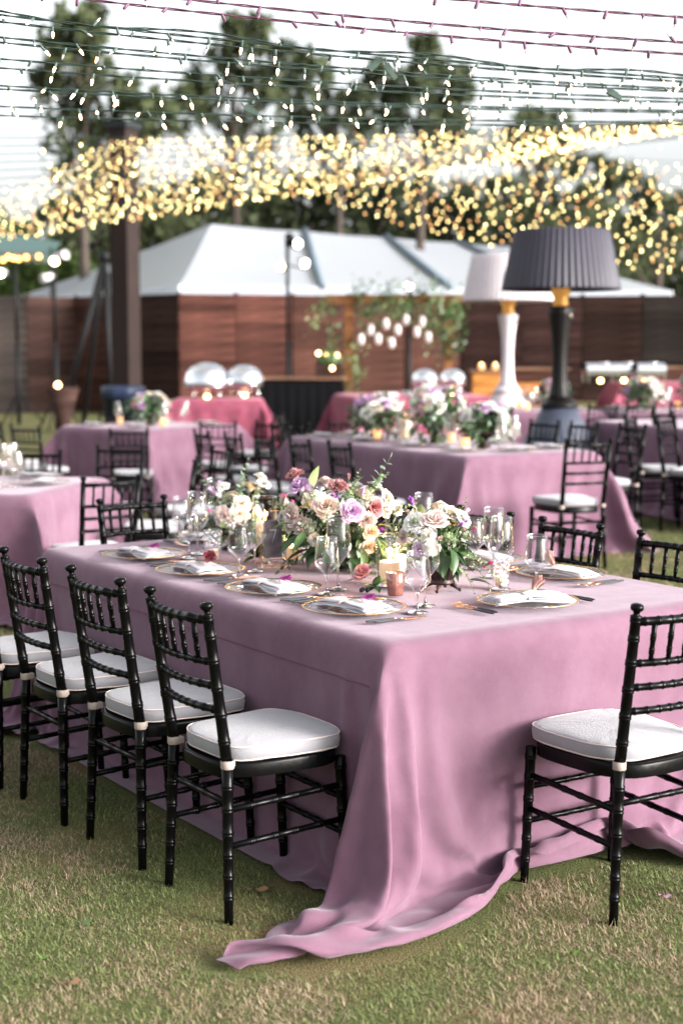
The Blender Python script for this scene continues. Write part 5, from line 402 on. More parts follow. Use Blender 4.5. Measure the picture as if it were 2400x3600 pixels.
0,-1,1,1,3,11,0,-4,-2,2,-1,2,-6,5,-2,0,-3,5,-5,-6,2,0,0,1,3,-3,0,3,-1,1,0,0,-1,-1,0,1,-1,0,0,0,1,-1,0,0,0,0,0,0,0,0,0,0,0,0,0,0,0,1,1,-1,-3,1,0,2,0,0,-1,2,-1,1,-4,0,1,-3,3,4,4,-3,-6,5,-6,6,7,-4,-2,2,3,-3,2,11,-2,-3,4,-2,0,0,1,-4,1,-3,4,-3,-8,2,2,-2,1,2,2,-5,3,0,1,-2,3,0,-1,-1,-1,0,1,-1,0,0,0,1,-1,0,0,0,0,0,0,0,0,0,1,-1,0,1,-1,1,0,-1,-1,0,1,1,-1,1,1,-4,6,-3,0,-3,0,0,3,1,3,2,-2,-7,1,-1,9,3,0,-1,-1,2,-1,12,-1,2,-4,0,-2,-4,4,3,-5,5,-5,-5,-3,2,-1,1,-2,5,-1,-2,1,2,1,-3,2,0,0,-1,-1,0,0,0,0,1,-1,0,0,1,-1,0,0,0,0,0,0,1,-1,1,0,-1,0,1,-1,-2,1,1,0,0,1,1,-1,0,2,-6,3,-3,2,0,0,8,-1,0,3,1,-3,-1,-5,4,0,1,2,4,0,13,-1,-2,-1,-1,1,4,-2,0,1,-2,-3,-8,-1,0,1,-2,2,4,-4,0,0,3,-3,1,3,0,-1,0,-2,0,1,0,-1,0,0,0,1,-1,1,0,-1,0,0,0,1,-1,0,0,0,0,1,1,-1,-3,2,-1,3,-1,-1,1,0,1,0,-2,0,3,-4,0,0,2,7,4,-4,1,1,-1,0,-3,-3,6,2,-1,3,12,-1,0,1,0,0,-2,2,-2,2,-4,-6,0,1,-3,-4,1,4,-2,-1,2,1,3,-3,-1,2,0,0,1,-3,0,0,0,1,-1,1,0,-1,0,0,0,0,0,0,1,-1,0,0,0,0,0,1,0,-2,-1,2,0,0,3,-3,0,2,0,0,0,-6,3,3,0,-1,-2,1,4,5,-2,-1,3,-2,1,4,-1,-1,2,1,13,-1,0,0,0,0,0,-3,3,-7,-3,2,0,-1,-1,-1,2,-3,-5,3,4,2,-6,4,-2,2,2,2,-3,4,-6,-1,1,-1,1,-1,0,1,0,-1,0,0,0,1,-1,0,0,1,0,0,0,0,0,-3,0,2,3,-1,4,-10,3,3,-4,3,2,-5,-1,-1,4,0,2,2,0,1,2,2,0,-2,2,1,0,2,0,-1,13,0,0,0,-2,0,-1,-2,-3,3,0,-1,0,0,0,2,-2,0,-1,-8,3,5,2,-11,2,-3,12,-2,2,3,-2,-4,-3,0,-2,-1,0,0,-1,2,0,0,0,0,0,0,1,-1,0,1,0,0,-3,1,1,1,-2,6,0,-5,-6,8,0,-4,1,5,-6,1,-2,3,0,1,2,3,2,0,-1,3,-2,1,3,1,-3,0,13,-1,0,0,0,-1,-3,1,1,-1,-1,-1,0,1,0,-1,1,3,-2,1,0,-2,-4,5,-5,-1,3,2,1,1,0,-1,-1,-2,-2,-1,-3,-3,-1,-2,1,0,1,-1,1,0,-1,1,0,0,0,0,0,3,4,-2,2,2,-9,8,-4,3,7,-4,3,-2,-1,1,-4,-1,0,-2,0,2,2,0,3,3,0,1,1,-2,0,3,14,-1,0,-1,-1,-1,-1,0,-2,1,0,-1,1,-1,0,-1,3,1,0,3,-2,-1,0,2,-1,-2,-4,4,0,2,0,0,2,0,0,-1,1,0,0,0,0,0,0,0,-1,1,0,0,0,0,0,0,0,0,-1,-2,2,-3,-1,-1,0,0,2,0,-1,-1,-1,-2,1,-3,-1,3,1,0,3,3,0,0,0,0,-1,0,3,0,13,0,0,0,0,-1,0,-1,-3,-1,0,1,-1,1,-1,1,-1,0,1,1,-1,1,1,-6,7,-1,-3,2,-2,2,3,-1,0,1,1,0,0,0,-1,1,0,0,0,0,1,-1,0,0,0,0,0,0,0,0,-1,-4,-2,6,-5,-1,2,1,0,0,-4,1,1,-3,-3,0,1,1,3,3,1,1,0,0,1,0,0,1,1,-1,3,4,13,0,0,1,4,
-4,0,2,3,1,-6,-5,-5,6,-6,-2,0,0,1,2,4,6,2,-3,-2,0,1,1,2,2,2,1,-2,6,-5,1,0,1,1,2,3,3,-3,-1,1,5,3,-5,-5,-7,-5,-5,-6,-4,-1,0,0,0,0,0,0,0,0,0,0,0,0,0,0,0,0,0,0,0,0,0,0,0,0,0,0,0,2,-3,-7,4,6,3,-1,2,0,-4,-8,-5,4,2,6,-3,3,1,2,1,0,0,-7,-6,1,7,4,3,3,2,0,0,-7,-6,2,-1,10,-1,3,1,0,0,-2,-1,3,0,-3,-10,-9,2,0,1,-2,0,3,4,1,0,1,-1,0,1,-1,0,0,0,2,-2,0,0,0,3,-2,-1,0,0,0,1,1,-2,0,0,0,0,3,0,-7,3,-4,-2,2,4,-1,-3,1,2,1,6,0,-2,2,-1,-4,0,-1,-2,3,-1,-3,-7,0,2,2,2,2,2,6,6,-2,-9,3,1,-5,-2,3,-1,-1,-2,0,1,-1,-1,-2,-4,4,3,-1,2,3,0,1,-1,-1,3,-2,1,-1,0,0,0,-1,4,-3,0,0,2,-2,1,-1,0,0,4,-4,0,0,0,0,1,0,4,0,-6,3,2,-7,-4,-1,5,3,1,0,-4,-3,-2,0,1,1,-1,-1,0,0,1,1,3,-1,-3,-3,0,0,0,0,-2,2,5,-5,1,1,0,-3,0,0,0,0,0,1,0,4,0,2,1,1,3,1,-1,-1,2,-1,0,4,-5,1,1,-1,0,0,1,-1,0,3,-5,2,-1,1,0,2,-4,1,2,-1,0,2,-3,-4,4,3,-2,-4,-1,6,-4,-4,-4,3,0,0,3,2,-2,1,1,1,0,1,0,0,3,-4,0,2,3,0,-3,-7,-5,2,-2,2,-1,3,-2,-1,0,-1,0,0,0,0,0,6,-3,-3,5,3,-1,4,0,2,-2,0,0,0,1,0,-1,3,-4,1,0,3,-4,2,1,-3,-2,3,1,-2,2,0,-4,2,0,2,4,-7,2,2,-8,1,0,-1,-3,0,14,0,-5,-3,3,1,-3,-1,5,-1,-1,0,0,0,0,2,-5,5,4,-2,-1,-4,-9,4,1,-5,4,-2,1,-6,0,2,0,0,-1,-1,0,0,4,0,11,7,-5,-8,8,-2,-1,-1,0,3,-4,1,0,-1,0,-2,4,0,0,0,-2,5,-1,-5,2,1,-3,4,1,-6,3,1,0,1,-7,6,-1,2,-2,-5,4,-1,-2,-1,1,5,2,-2,1,-4,2,3,-5,7,-2,-3,0,1,3,-6,2,-2,-2,1,-5,1,4,2,-3,8,1,0,-2,0,1,0,1,0,0,0,-1,-1,-7,-5,4,4,10,-3,-2,-2,1,-6,4,0,0,-1,0,0,1,-1,0,-1,2,-5,7,-1,-7,5,1,-3,4,2,-7,3,0,0,4,-7,7,-5,1,-4,3,1,2,-1,1,-2,-6,6,7,-1,-8,3,-1,-3,6,-7,4,3,0,-2,-5,4,0,1,-1,-3,0,3,4,-2,6,-3,-2,0,0,1,-1,0,0,0,0,0,1,0,1,-1,-6,-3,-3,11,0,1,-6,5,-3,1,-1,3,-2,-3,2,0,-1,2,-2,2,3,-4,0,1,-2,2,2,-7,5,1,0,-1,-6,7,-6,5,-1,4,-3,-1,-2,10,-5,-6,6,4,-3,2,2,-6,-3,4,-2,5,-5,-4,0,1,2,2,-2,-1,0,3,4,2,3,-7,-3,-11,-1,0,1,-1,0,0,-1,0,0,1,-1,1,2,4,0,0,5,1,5,-1,-1,-4,2,-3,8,1,-8,2,2,-4,0,-1,2,3,-2,-6,4,-2,3,3,-8,6,-4,2,3,-5,7,-7,2,1,-1,-3,4,5,-1,-10,12,1,-7,-1,4,-4,-2,6,0,-3,2,-2,7,1,1,0,0,-2,2,1,0,-2,0,-1,-3,1,-6,7,0,0,0,0,0,0,0,0,0,0,1,1,0,-2,0,1,-2,2,-7,3,6,1,-2,0,0,-4,3,3,-4,0,-1,0,-2,1,-10,5,3,1,0,-8,7,-5,5,-2,-3,5,-7,5,1,-4,2,0,-1,-2,0,3,-8,10,2,
-8,4,5,-4,-2,8,2,-3,1,-3,7,-5,2,0,1,3,-2,0,1,0,-3,1,0,2,1,1,0,0,0,0,0,0,0,0,0,0,-1,0,0,0,-1,0,-2,-2,5,0,0,0,-2,-1,-3,4,1,-2,1,1,-3,0,-9,1,0,-1,7,-9,5,-1,0,0,-3,4,-3,0,2,-2,2,-1,-1,3,-5,1,-1,0,-5,4,5,-6,4,6,-1,-2,3,2,-3,2,2,3,-1,2,0,-1,1,0,1,-3,0,-1,1,3,0,0,0,0,0,0,0,0,0,0,0,0,0,0,0,0,-1,-1,-3,1,0,1,3,-1,1,-5,2,0,0,1,1,-1,1,-3,-2,0,-1,1,-9,4,0,-1,1,-6,6,-4,3,2,-3,2,-2,0,1,-3,3,2,-2,2,-4,-1,2,2,-3,7,-2,0,2,2,1,1,-3,5,1,0,0,-2,1,0,0,-1,0,-2,3,1,0,0,0,0,0,0,0,0,0,0,0,0,0,0,0,0,0,-2,-1,2,-2,1,0,2,0,0,0,-1,-4,4,1,-1,1,-2,1,-2,0,-2,-1,1,-1,-5,-6,10,-4,0,0,1,-2,-4,3,0,0,3,-4,2,10,-2,2,-9,-1,1,2,-3,8,0,-2,2,2,0,1,-2,1,2,0,0,0,0,-1,1,-1,0,1,0,0,0,0,0,0,0,0,0,0,0,0,0,0,0,0,0,0,0,-1,-1,1,-1,0,2,-1,1,0,0,-1,-1,1,1,-1,0,-1,1,1,-2,-2,-2,-4,0,5,-2,3,3,-5,-9,0,4,-1,-1,0,-3,10,-3,-2,6,-3,1,-3,1,-1,1,6,2,-1,-2,3,1,-1,1,0,-1,1,1,-1,0,-1,1,0,0,0,0,0,0,0,0,0,0,0,0,0,0,0,0,0,0,0,0,0,0,0,-1,0,0,0,0,1,-1,1,0,-1,1,0,0,-1,0,0,0,0,-2,1,-5,-3,7,-3,-6,5,-1,-3,-1,0,-3,2,0,1,-1,-7,4,2,-4,1,-1,0,2,5,3,0,4,3,0,-1,1,0,0,0,0,1,0,0,0,0,0,-1,1,0,0,0,0,0,0,0,0,0,0,0,0,0,0,0,0,0,0,0,0,0,0,0,0,0,0,0,0,0,0,0,0,0,-1,0,-1,0,1,-1,1,-4,0,0,-6,0,1,-7,-5,8,1,1,1,-4,2,1,-1,7,-3,-9,3,0,3,-3,3,3,3,1,0,2,2,0,0,1,0,0,0,0,0,0,0,0,0,0,0,0,0,0,0,0,0,0,0,0,0,0,0,0,0,0,0,0,0,0,0,0,0,0,0,-1,0,0,1,0,0,0,0,0,0,-2,0,1,0,0,-2,-1,0,0,-4,-2,0,-7,-1,0,9,-5,3,-2,0,-2,0,-4,3,-1,-5,10,1,5,0,0,1,1,0,0,3,0,0,0,1,-1,0,1,0,0,0,0,0,0,0,0,0,0,0,0,0,0,0,0,0,0,0,0,0,0,0,0,0,0,0,0,0,0,0,0,0,0,0,0,0,0,0,0,-1,0,0,1,-1,-1,-2,1,1,-1,0,0,-7,-2,-2,1,-5,3,2,0,0,0,1,-2,-1,0,2,-3,8,4,0,0,0,0,0,0,0,3,0,1,-1,1,0,-1,1,0,0,0,-1,1,0,0,0,0,0,0,0,0,0,0,0,0,0,0,0,0,0,0,0,0,0,0,0,0,0,0,0,0,0,0,0,1,-1,0,-1,-1,1,0,0,-3,1,0,0,0,1,-2,-3,-2,-3,0,-4,4,-3,2,0,1,-2,1,-1,3,1,1,1,2,2,0,0,-1,1,0,0,1,2,0,1,0,-1,1,0,0,0,0,0,0,0,0,0,0,0,0,0,0,0,0,0,0,0,0,0,0,0,0,0,0,0,0,0,0,0,0,0,0,0,0,0,0,0,-1,-1,1,0,0,-2,0,0,-1,1,0,-2,-3,0,1,-1,-6,0,1,0,1,-1,2,-2,4,-3,5,2,-4,0,1,2,2,0,0,-1,1,0,0,2,0,1,0,1,-1,1,0,0,0,0,0,0,0,0,0,0,0,0,1,0,0,0,0,0,0,0,0,0,0,0,0,0,-1,0,0,0,0,-1,1,0,0,0,0,0,
-1,0,0,0,-1,-1,0,-1,1,0,-2,-3,0,0,-1,0,-2,0,-1,0,-2,5,5,3,-12,4,0,0,4,0,0,0,1,3,1,1,-2,1,0,0,3,0,1,0,0,0,0,0,0,0,0,0,0,0,1,0,0,0,-1,0,0,0,0,0,0,0,0,0,0,0,0,0,1,-1,0,0,0,0,0,0,0,0,0,0,-1,-1,1,0,-2,0,-1,1,0,-3,-2,0,0,0,0,0,-4,2,-3,-2,5,-2,4,-8,9,-5,-2,6,4,-3,0,0,0,0,2,1,2,-1,0,0,2,1,0,0,1,0,0,0,0,0,0,0,1,0,-1,0,0,0,0,0,0,0,0,0,0,0,0,0,0,0,0,0,0,1,-1,0,0,0,-1,1,0,0,0,-1,0,0,0,-1,-1,-1,1,0,-3,-2,0,0,1,-1,0,-1,-2,-4,3,6,-4,-5,-9,8,-3,2,3,1,2,2,-2,0,0,0,0,1,2,2,0,0,0,2,2,0,-1,0,1,0,0,0,0,1,-1,0,0,0,0,0,0,0,0,0,0,0,0,0,0,0,0,0,0,0,0,0,1,-1,0,0,0,0,0,0,0,0,-2,2,-2,-1,-1,1,-1,-3,-1,0,0,1,-1,0,-1,-2,1,-1,-4,1,4,6,4,-7,9,-5,-2,2,0,2,2,0,-1,0,1,0,0,1,2,2,-1,1,1,2,0,0,0,0,1,-1,1,-1,0,0,0,0,0,0,0,0,0,0,0,0,0,0,0,0,0,0,0,0,0,0,0,0,0,0,0,0,0,0,0,-1,0,-1,0,-1,0,-2,-2,-1,0,0,0,-1,0,-1,0,0,0,1,-4,-6,8,2,-7,12,-6,0,2,-1,1,1,1,0,2,0,-1,0,0,0,1,1,2,1,2,1,0,1,0,0,0,1,-1,0,0,0,0,0,0,0,0,0,0,0,0,0,0,0,0,0,0,0,0,0,0,0,0,1,-1,0,0,0,0,0,-1,-1,1,0,-3,-1,-1,-1,-1,0,0,-1,0,0,-1,1,-1,1,1,-1,0,-3,-10,-1,2,4,3,-1,-2,-4,0,0,-1,1,0,0,1,1,0,0,0,1,1,2,1,2,2,-1,1,0,0,0,0,0,0,0,0,0,0,0,0,0,0,0,0,0,0,0,0,0,0,0,0,0,0,0,0,0,1,-1,0,0,0,0,0,-1,0,-3,0,-2,-2,-1,0,0,-1,1,-1,0,0,0,1,1,-1,0,-4,5,-4,0,7,-10,-8,6,3,3,0,0,0,0,0,1,-1,0,1,0,1,0,0,1,2,3,3,2,-1,0,0,0,0,0,0,0,0,0,0,0,0,0,0,0,0,0,0,0,0,0,0,0,0,0,0,0,0,0,0,0,0,0,0,0,0,-1,-3,-1,-2,-1,-1,0,-1,0,0,0,0,0,0,0,0,-1,-1,-1,3,-8,4,-3,-7,-1,4,1,2,1,1,-1,1,0,0,0,1,-1,0,1,0,-1,1,0,0,2,5,3,0,-1,-1,0,0,0,0,0,0,0,0,0,0,0,0,0,0,0,0,0,0,0,0,0,0,0,0,0,0,0,0,1,0,0,1,0,2,-3,-3,-3,-2,0,0,0,0,-1,1,-1,1,-1,1,-1,0,0,0,0,3,3,-6,-5,-2,2,2,-3,1,0,0,1,0,0,-1,0,0,1,0,0,-1,1,0,0,1,0,0,1,0,0,0,0,0,0,0,0,0,0,0,0,0,0,0,0,0,0,0,0,0,0,0,0,0,0,0,0,0,0,0,0,0,0,0,1,0,2,-3,0,0,-1,1,-1,0,1,-1,0,0,0,0,1,-1,0,1,-1,-4,-7,7,4,0,3,-5,2,0,1,0,-1,0,0,1,0,0,-1,0,0,1,0,0,0,0,-1,0,0,0,0,-1,0,0,0,0,0,0,0,0,0,0,0,0,0,0,0,0,0,0,0,0,0,0,0,0,0,0,0,0,0,0,1,0,0,0,1,1,-1,1,0,-1,1,0,0,0,0,0,1,-1,0,0,-1,0,0,-1,6,-6,1,4,-6,2,-1,1,1,-1,1,0,0,0,-1,0,1,0,0,0,0,-1,0,0,1,0,-1,0,0,0,0,0,0,0,0,0,0,0,0,0,0,0,0,0,0,0,0,0,0,0,
0,0,0,0,0,0,0,0,0,0,-1,0,1,0,0,1,0,0,0,0,-1,1,-1,1,0,-1,0,0,-1,1,0,0,0,0,0,3,2,-4,4,0,1,-1,0,1,0,-1,0,0,1,0,0,0,-1,0,0,1,0,0,0,-1,0,-1,0,1,0,0,0,0,0,0,0,0,0,0,0,0,0,0,0,0,0,0,0,0,0,0,0,0,0,0,0,0,0,0,0,0,0,0,0,1,0,-1,0,0,0,-1,0,0,0,0,0,0,1,-1,0,0,0,0,-6,3,3,0,1,0,0,0,0,-1,0,1,0,-1,0,0,0,0,1,-1,0,0,0,0,0,0,0,0,0,0,0,0,0,0,0,0,0,0,0,0,0,0,0,0,0,0,0,0,0,0,0,0,0,0,0,0,0,0,0,0,0,0,-1,1,0,0,0,0,0,0,0,1,0,-1,0,0,-1,1,-1,0,1,-1,1,-1,1,3,-10,5,-6,1,2,1,-1,0,0,-1,-1,0,0,0,0,0,0,1,-1,0,0,0,0,0,0,0,0,0,0,0,0,0,0,0,0,0,0,0,0,0,0,0,0,0,0,0,0,0,0,0,0,0,0,0,0,0,0,0,0,0,0,0,0,0,0,0,0,0,1,-1,0,0,0,0,1,-1,0,0,0,0,0,0,0,-4,9,-5,6,5,-3,-4,1,0,-1,0,1,1,-1,0,0,0,0,0,1,-1,0,0,0,1,-1,0,0,0,0,0,0,0,0,0,0,0,0,0,0,0,0,0,0,0,0,0,0,0,0,0,0,0,0,0,0,0,0,0,0,0,0,0,0,0,0,0,0,0,0,0,0,0,0,1,-1,0,0,0,0,0,0,0,0,0,-5,0,-1,-5,2,3,0,0,0,1,0,0,0,0,0,0,0,0,0,0,0,0,0,0,0,0,0,0,0,0,0,0,0,0,0,0,0,0,0,0,0,0,0,0,0,0,0,0,0,0,0,0,0,0,0,0,0,0,0,0,0,0,0,0,0,0,0,1,-1,0,0,0,0,0,0,0,1,0,-1,1,0,-1,0,0,0,0,-1,0,-1,1,0,0,1,0,0,0,0,0,0,0,0,0,0,0,0,0,0,0,0,0,0,0,0,0,0,0,0,0,0,0,0,0,0,0,0,0,0,0,0,0,0,0,0,0,0,0,0,0,0,0,0,0,0,0,0,0,1,-1,0,0,0,0,0,0,0,0,0,-1,1,1,-1,0,0,0,0,1,-1,0,3,2,-2,0,-1,1,0,0,0,0,0,0,0,0,0,0,0,0,0,1,-1,0,0,0,0,0,0,0,0,0,0,0,0,0,0,0,0,0,0,0,0,0,0,0,0,0,0,0,0,0,0,0,0,0,0,0,0,0,0,0,0,0,0,0,0,0,1,-1,0,0,0,0,0,1,-1,0,0,0,1,-1,0,0,1,3,-7,1,1,-2,0,0,-1,1,0,0,0,0,0,0,0,0,0,0,0,0,0,0,0,0,0,0,0,0,0,0,0,0,0,0,0,0,0,0,0,0,0,0,0,0,0,0,0,0,0,0,0,0,0,0,0,0,0,0,0,0,0,0,0,0,0,0,0,0,0,0,0,0,0,0,0,-1,1,0,0,1,1,1,-1,-5,3,-3,2,3,-2,0,0,0,0,0,0,0,1,-1,0,0,0,0,0,0,0,0,0,0,0,0,0,0,0,0,0,0,0,0,0,0,0,0,0,0,0,0,0,0,0,0,0,0,0,0,0,0,0,0,0,0,0,0,0,0,0,0,0,0,0,0,0,0,0,0,0,0,0,0,0,0,-1,1,0,0,-2,-1,0,2,1,0,-1,-1,2,0,0,0,0,0,0,0,0,0,0,0,0,0,0,0,1,-1,0,0,0,0,0,0,0,0,0,0,0,0,0,0,0,0,0,0,0,0,0,0,0,0,0,0,0,0,0,0,0,0,0,0,0,0,0,0,0,0,0,0,0,0,0,0,0,0,0,0,0,0,0,0,0,-1,0,0,1,-1,1,0,0,0,0,0,0,0,0,0,0,0,0,0,0,0,0,0,0,0,0,0,0,0,0,0,0,0,0,0,0,0,0,0,0,0,0,0,0,0,0,0,0,0,0,0,0,0,0,0,0,0,0,0,0,0,0,0,0,0,0,0,0,0,0,0,0,0,0,0,0,0,0,0,0,0,0,0,0,0,-1,0,0,0,1,0,0,
0,0,0,0,0,0,0,0,0,0,0,0,0,0,0,0,0,0,0,0,0,0,0,0,0,0,0,0,0,0,0,0,0,0,0,0,0,0,0,0,0,0,0,0,0,0,0,0,0,0,0,0,0,0,0,0,0,0,0,0,0,0,0,0,0,0,0,0,0,0,0,0,0,0,0,0,0,0,-1,0,0,1,0,0,0,0,0,0,0,0,0,0,0,0,0,0,1,-1,0,0,0,0,0,0,0,0,0,0,0,0,0,0,0,0,0,0,0,0,0,0,0,0,0,0,0,0,0,0,0,0,0,0,0,0,0,0,0,0,0,0,0,0,0,0,0,0,0,0,0,0,0,0,0,0,0,0,0,0,0,0,0,0,0,0,0,0,0,0,0,0,0,0,0,1,-1,0,0,0,0,0,0,0,0,0,0,0,0,0,0,0,0,0,0,0,0,0,0,0,0,0,0,0,0,0,0,0,0,0,0,0,0,0,0,0,0,0,0,0,0,0,0,0,0,0,0,0,0,0,0,0,0,0,0,0,0,0,0,0,0,0,0,0,0,0,0,0,0,0,0,0,0,0,0,0,0,0,0,0,0,0,0,0,0,0,0,0,0,0,0,0,0,0,1,-1,0,0,0,0,0,0,0,0,0,0,0,0,0,0,0,0,0,0,0,0,0,0,0,0,0,0,0,0,0,0,0,0,0,0,0,0,0,0,0,0,0,0,1,-1,0,0,0,0,0,0,0,0,0,0,0,0,0,0,0,0,0,0,0,0,0,0,0,0,0,0,0,0,0,0,0,0,0,0,0,0,0,0,0,0,0,0,0,0,0,0,0,0,0,0,0,0,0,0,0,0,0,0,0,0,0,0,0,0,0,0,0,0,0,0,0,0,0,0,0,0,0,0,0,0,0,0,0,0,0,0,0,0,0,0,0,0,0,0,0,0,0,0,0,0,0,0,0,0,0,0,0,0,0,0,0,0,0,0,0,0,0,0,0,0,0,0,0,0,0,0,0,0,0,0,0,0,0,0,0,0,0,0,0,0,0,0,0,0,0,0,0,0,0,0,0,0,0,0,0,0,0,0,0,0,0,0,0,0,0,0,0,0,0,0,0,0,0,0,0,0,0,0,0,0,0,0,0,0,0,0,0,0,0,0,0,0,0,0,0,0,0,0,0,0,0,0,0,0,0,0,0,0,0,0,0,0,0,0,0,0,0,0,0,0,0,0,0,0,0,0,0,0,0,0,0,0,0,0,0,0,0,0,0,0,0,0,0,0,0,0,0,0,0,0,0,0,0,0,0,0,0,0,0,0,0,0,0,0,0,0,0,0,0,0,0,0,0,0,0,0,0,0,0,0,0,0,0,1,-1,0,0,0,0,0,0,0,0,0,0,0,0,0,0,0,0,0,0,0,0,0,0,0,0,0,0,0,0,0,0,0,0,0,0,0,0,0,0,0,0,0,0,0,0,0,0,0,0,0,-1,1,0,0,0,0,0,0,0,0,0,0,0,0,0,0,0,0,0,0,0,0,0,0,0,0,0,0,0,0,0,0,0,0,0,0,0,0,0,0,0,0,0,0,0,0,0,0,0,0,0,0,0,0,0,0,0,0,0,0,0,0,0,0,0,0,0,0,0,0,0,0,0,0,0,0,0,0,0,0,0,0,0,0,0,0,0,0,0,0,0,0,0,0,0,0,0,0,0,0,0,0,0,0,0,0,0,0,0,0,1,-1,0,0,0,0,0,0,0,0,0,0,0,0,0,1,-1,0,0,0,0,0,0,0,0,0,0,0,0,0,0,0,0,0,0,0,0,0,0,0,0,0,0,0,0,0,0,0,0,0,0,0,0,0,0,0,0,0,0,0,0,0,0,0,0,0,0,0,0,0,0,0,0,0,0,0,0,0,0,0,0,0,0,0,0,0,0,0,0,0,0,0,0,0,0,0,0,0,0,0,0,0,0,0,0,0,0,0,0,0,0,0,0,0,0,0,0,0,0,0,0,0,0,0,0,0,0,0,0,0,0,0,0,0,0,0,0,0,0,0,0,0,0,0,0,0,0,0,0,0,0,0,0,0,0,0,0,0,0,0,0,0,0,0,0,0,0,0,0,0,0,0,0,0,0,0,0,0,0,0,0,0,0,0,0,0,0,0,0,0,0,0,0,0,0,0,0,0,0,0,0,0,0,0,0,0,0,0,0,0,0,0,0,0,0,0,0,0,0,0,0,0,0,0,0,0,0,0,0,0,0,0,0,
0,0,0,0,0,0,0,0,0,0,0,0,0,0,0,0,0,0,0,0,0,0,0,0,0,0,0,0,0,0,0,0,0,0,0,0,0,0,0,0,0,0,0,0,0,0,0,0,0,0,0,0,0,0,0,0,0,0,0,0,0,0,0,0,0,0,0,0,0,0,0,0,0,0,0,0,0,0,0,0,0,0,0,0,0,0,0,0,0,0,0,0,0,0,0,0,0,0,0,0,0,0,0,0,0,0,0,0,0,0,0,0,0,0,0,0,0,0,0,0,0,0,0,0,0,0,0,0,0,0,0,0,0,0,0,0,0,0,0,0,0,0,0,0,0,0,0,0,0,0,0,0,0,0,0,0,0,0,0,0,0,0,0,0,0,0,0,0,0,0,0,0,0,0,0,0,0,0,0,0,0,0,0,0,0,0,0,0,0,0,0,0,0,0,0,0,0,0,0,0,0,0,0,0,0,0,0,0,0,0,0,0,0,0,0,0,0,0,0,0,0,0,0,0,0,0,0,0,0,0,0,0,0,0,0,0,0,0,0,0,0,0,0,0,0,0,0,0,0,0,0,0,0,0,0,0,0,0,0,0,0,0,0,0,0,0,0,0,0,0,0,0,0,0,0,0,0,0,0,0,0,0,0,0,0,0,0,0,0,0,0,0,0,0,0,0,0,0,0,0,0,0,0,0,0,0,0,0,0,0,0,0,0,0,0,0,0,0,0,0,0,0,0,0,0,0,0,0,0,0,0,0,0,0,0,0,0,0,0,0,0,0,0,0,0,0,0,0,0,0,0,0,0,0,0,0,0,0,0,0,0,0,0,0,0,0,0,0,0,0,0,0,0,0,0,0,0,0,0,0,0,0,0,0,0,0,0,0,0,0,0,0,0,0,0,0,0,0,0,0,0,0,0,0,0,0,0,0,0,0,0,0,0,0,0,0,0,0,0,0,0,0,0,0,0,0,0,0,0,0,0,0,0,0,0,0,0,0,0,0,0,0,0,0,0,0,0,0,0,0,0,0,0,0,0,0,0,0,0,0,0,0,0,0,0,0,0,0,0,0,0,0,0,0,0,0,0,0,0,0,0,0,0,0,0,0,0,0,0,0,0,0,0,0,0,0,0,0,0,0,0,0,0,0,0,0,0,0,0,0,0,0,0,0,0,0,0,0,0,0,0,0,0,0,0,0,0,0,0,0,0,1,-1,0,0,0,0,0,0,0,0,0,0,0,0,0,0,0,0,0,0,0,0,0,0,0,0,0,0,0,0,0,0,0,0,0,0,0,0,0,0,0,0,0,0,0,0,0,0,0,0,0,0,0,0,0,0,0,0,0,0,0,0,0,0,0,0,0,0,0,0,0,0,0,0,0,0,0,0,0,0,0,0,0,0,0,0,0,0,0,0,0,0,0,0,0,0,0,0,0,0,0,0,0,0,0,0,0,0,0,0,0,0,0,0,0,0,0,0,0,0,0,0,0,0,0,0,0,0,0,0,0,0,0,0,0,0,0,0,0,0,0,0,-1,1,0,0,0,0,0,-1,1,0,0,0,0,0,0,0,0,0,0,0,0,0,0,0,0,0,0,0,0,0,0,0,0,0,0,0,0,0,0,0,0,0,0,0,0,0,0,0,0,0,0,0,0,0,0,0,0,0,0,0,0,0,0,0,0,0,0,0,0,0,0,0,0,0,0,0,0,0,0,0,0,0,0,0,0,0,0,0,0,0,0,0,0,0,0,0,0,0,0,0,0,0,0,0,0,0,0,0,0,0,0,0,0,0,0,0,0,0,0,0,0,0,0,0,0,0,0,0,0,0,0,0,0,0,0,0,0,0,0,0,0,0,0,0,0,0,0,0,0,0,0,0,0,0,0,0,0,0,0,0,0,0,0,0,0,0,0,0,0,0,0,0,0,0,0,0,0,0,0,0,0,0,0,0,0,0,0,0,0,0,0,0,0,0,0,0,0,0,0,0,0,0,0,0,0,0,0,0,0,0,0,0,0,0,0,0,0,0,0,0,0,0,0,0,0,0,0,0,0,0,0,0,0,0,0,0,0,0,0,0,0,0,0,0,0,0,0,0,0,0,0,0,0,0,0,0,0,0,0,0,0,0,0,0,0,0,0,0,0,0,0,0,0,0,0,0,0,0,0,0,0,0,0,0,0,0,0,0,0,0,0,0,0,0,0,0,0,0,0,0,0,0,0,0,0,0,0,0,0,0,0,0,0,0,0,0,0,0,0,0,0,0,0,0,0,
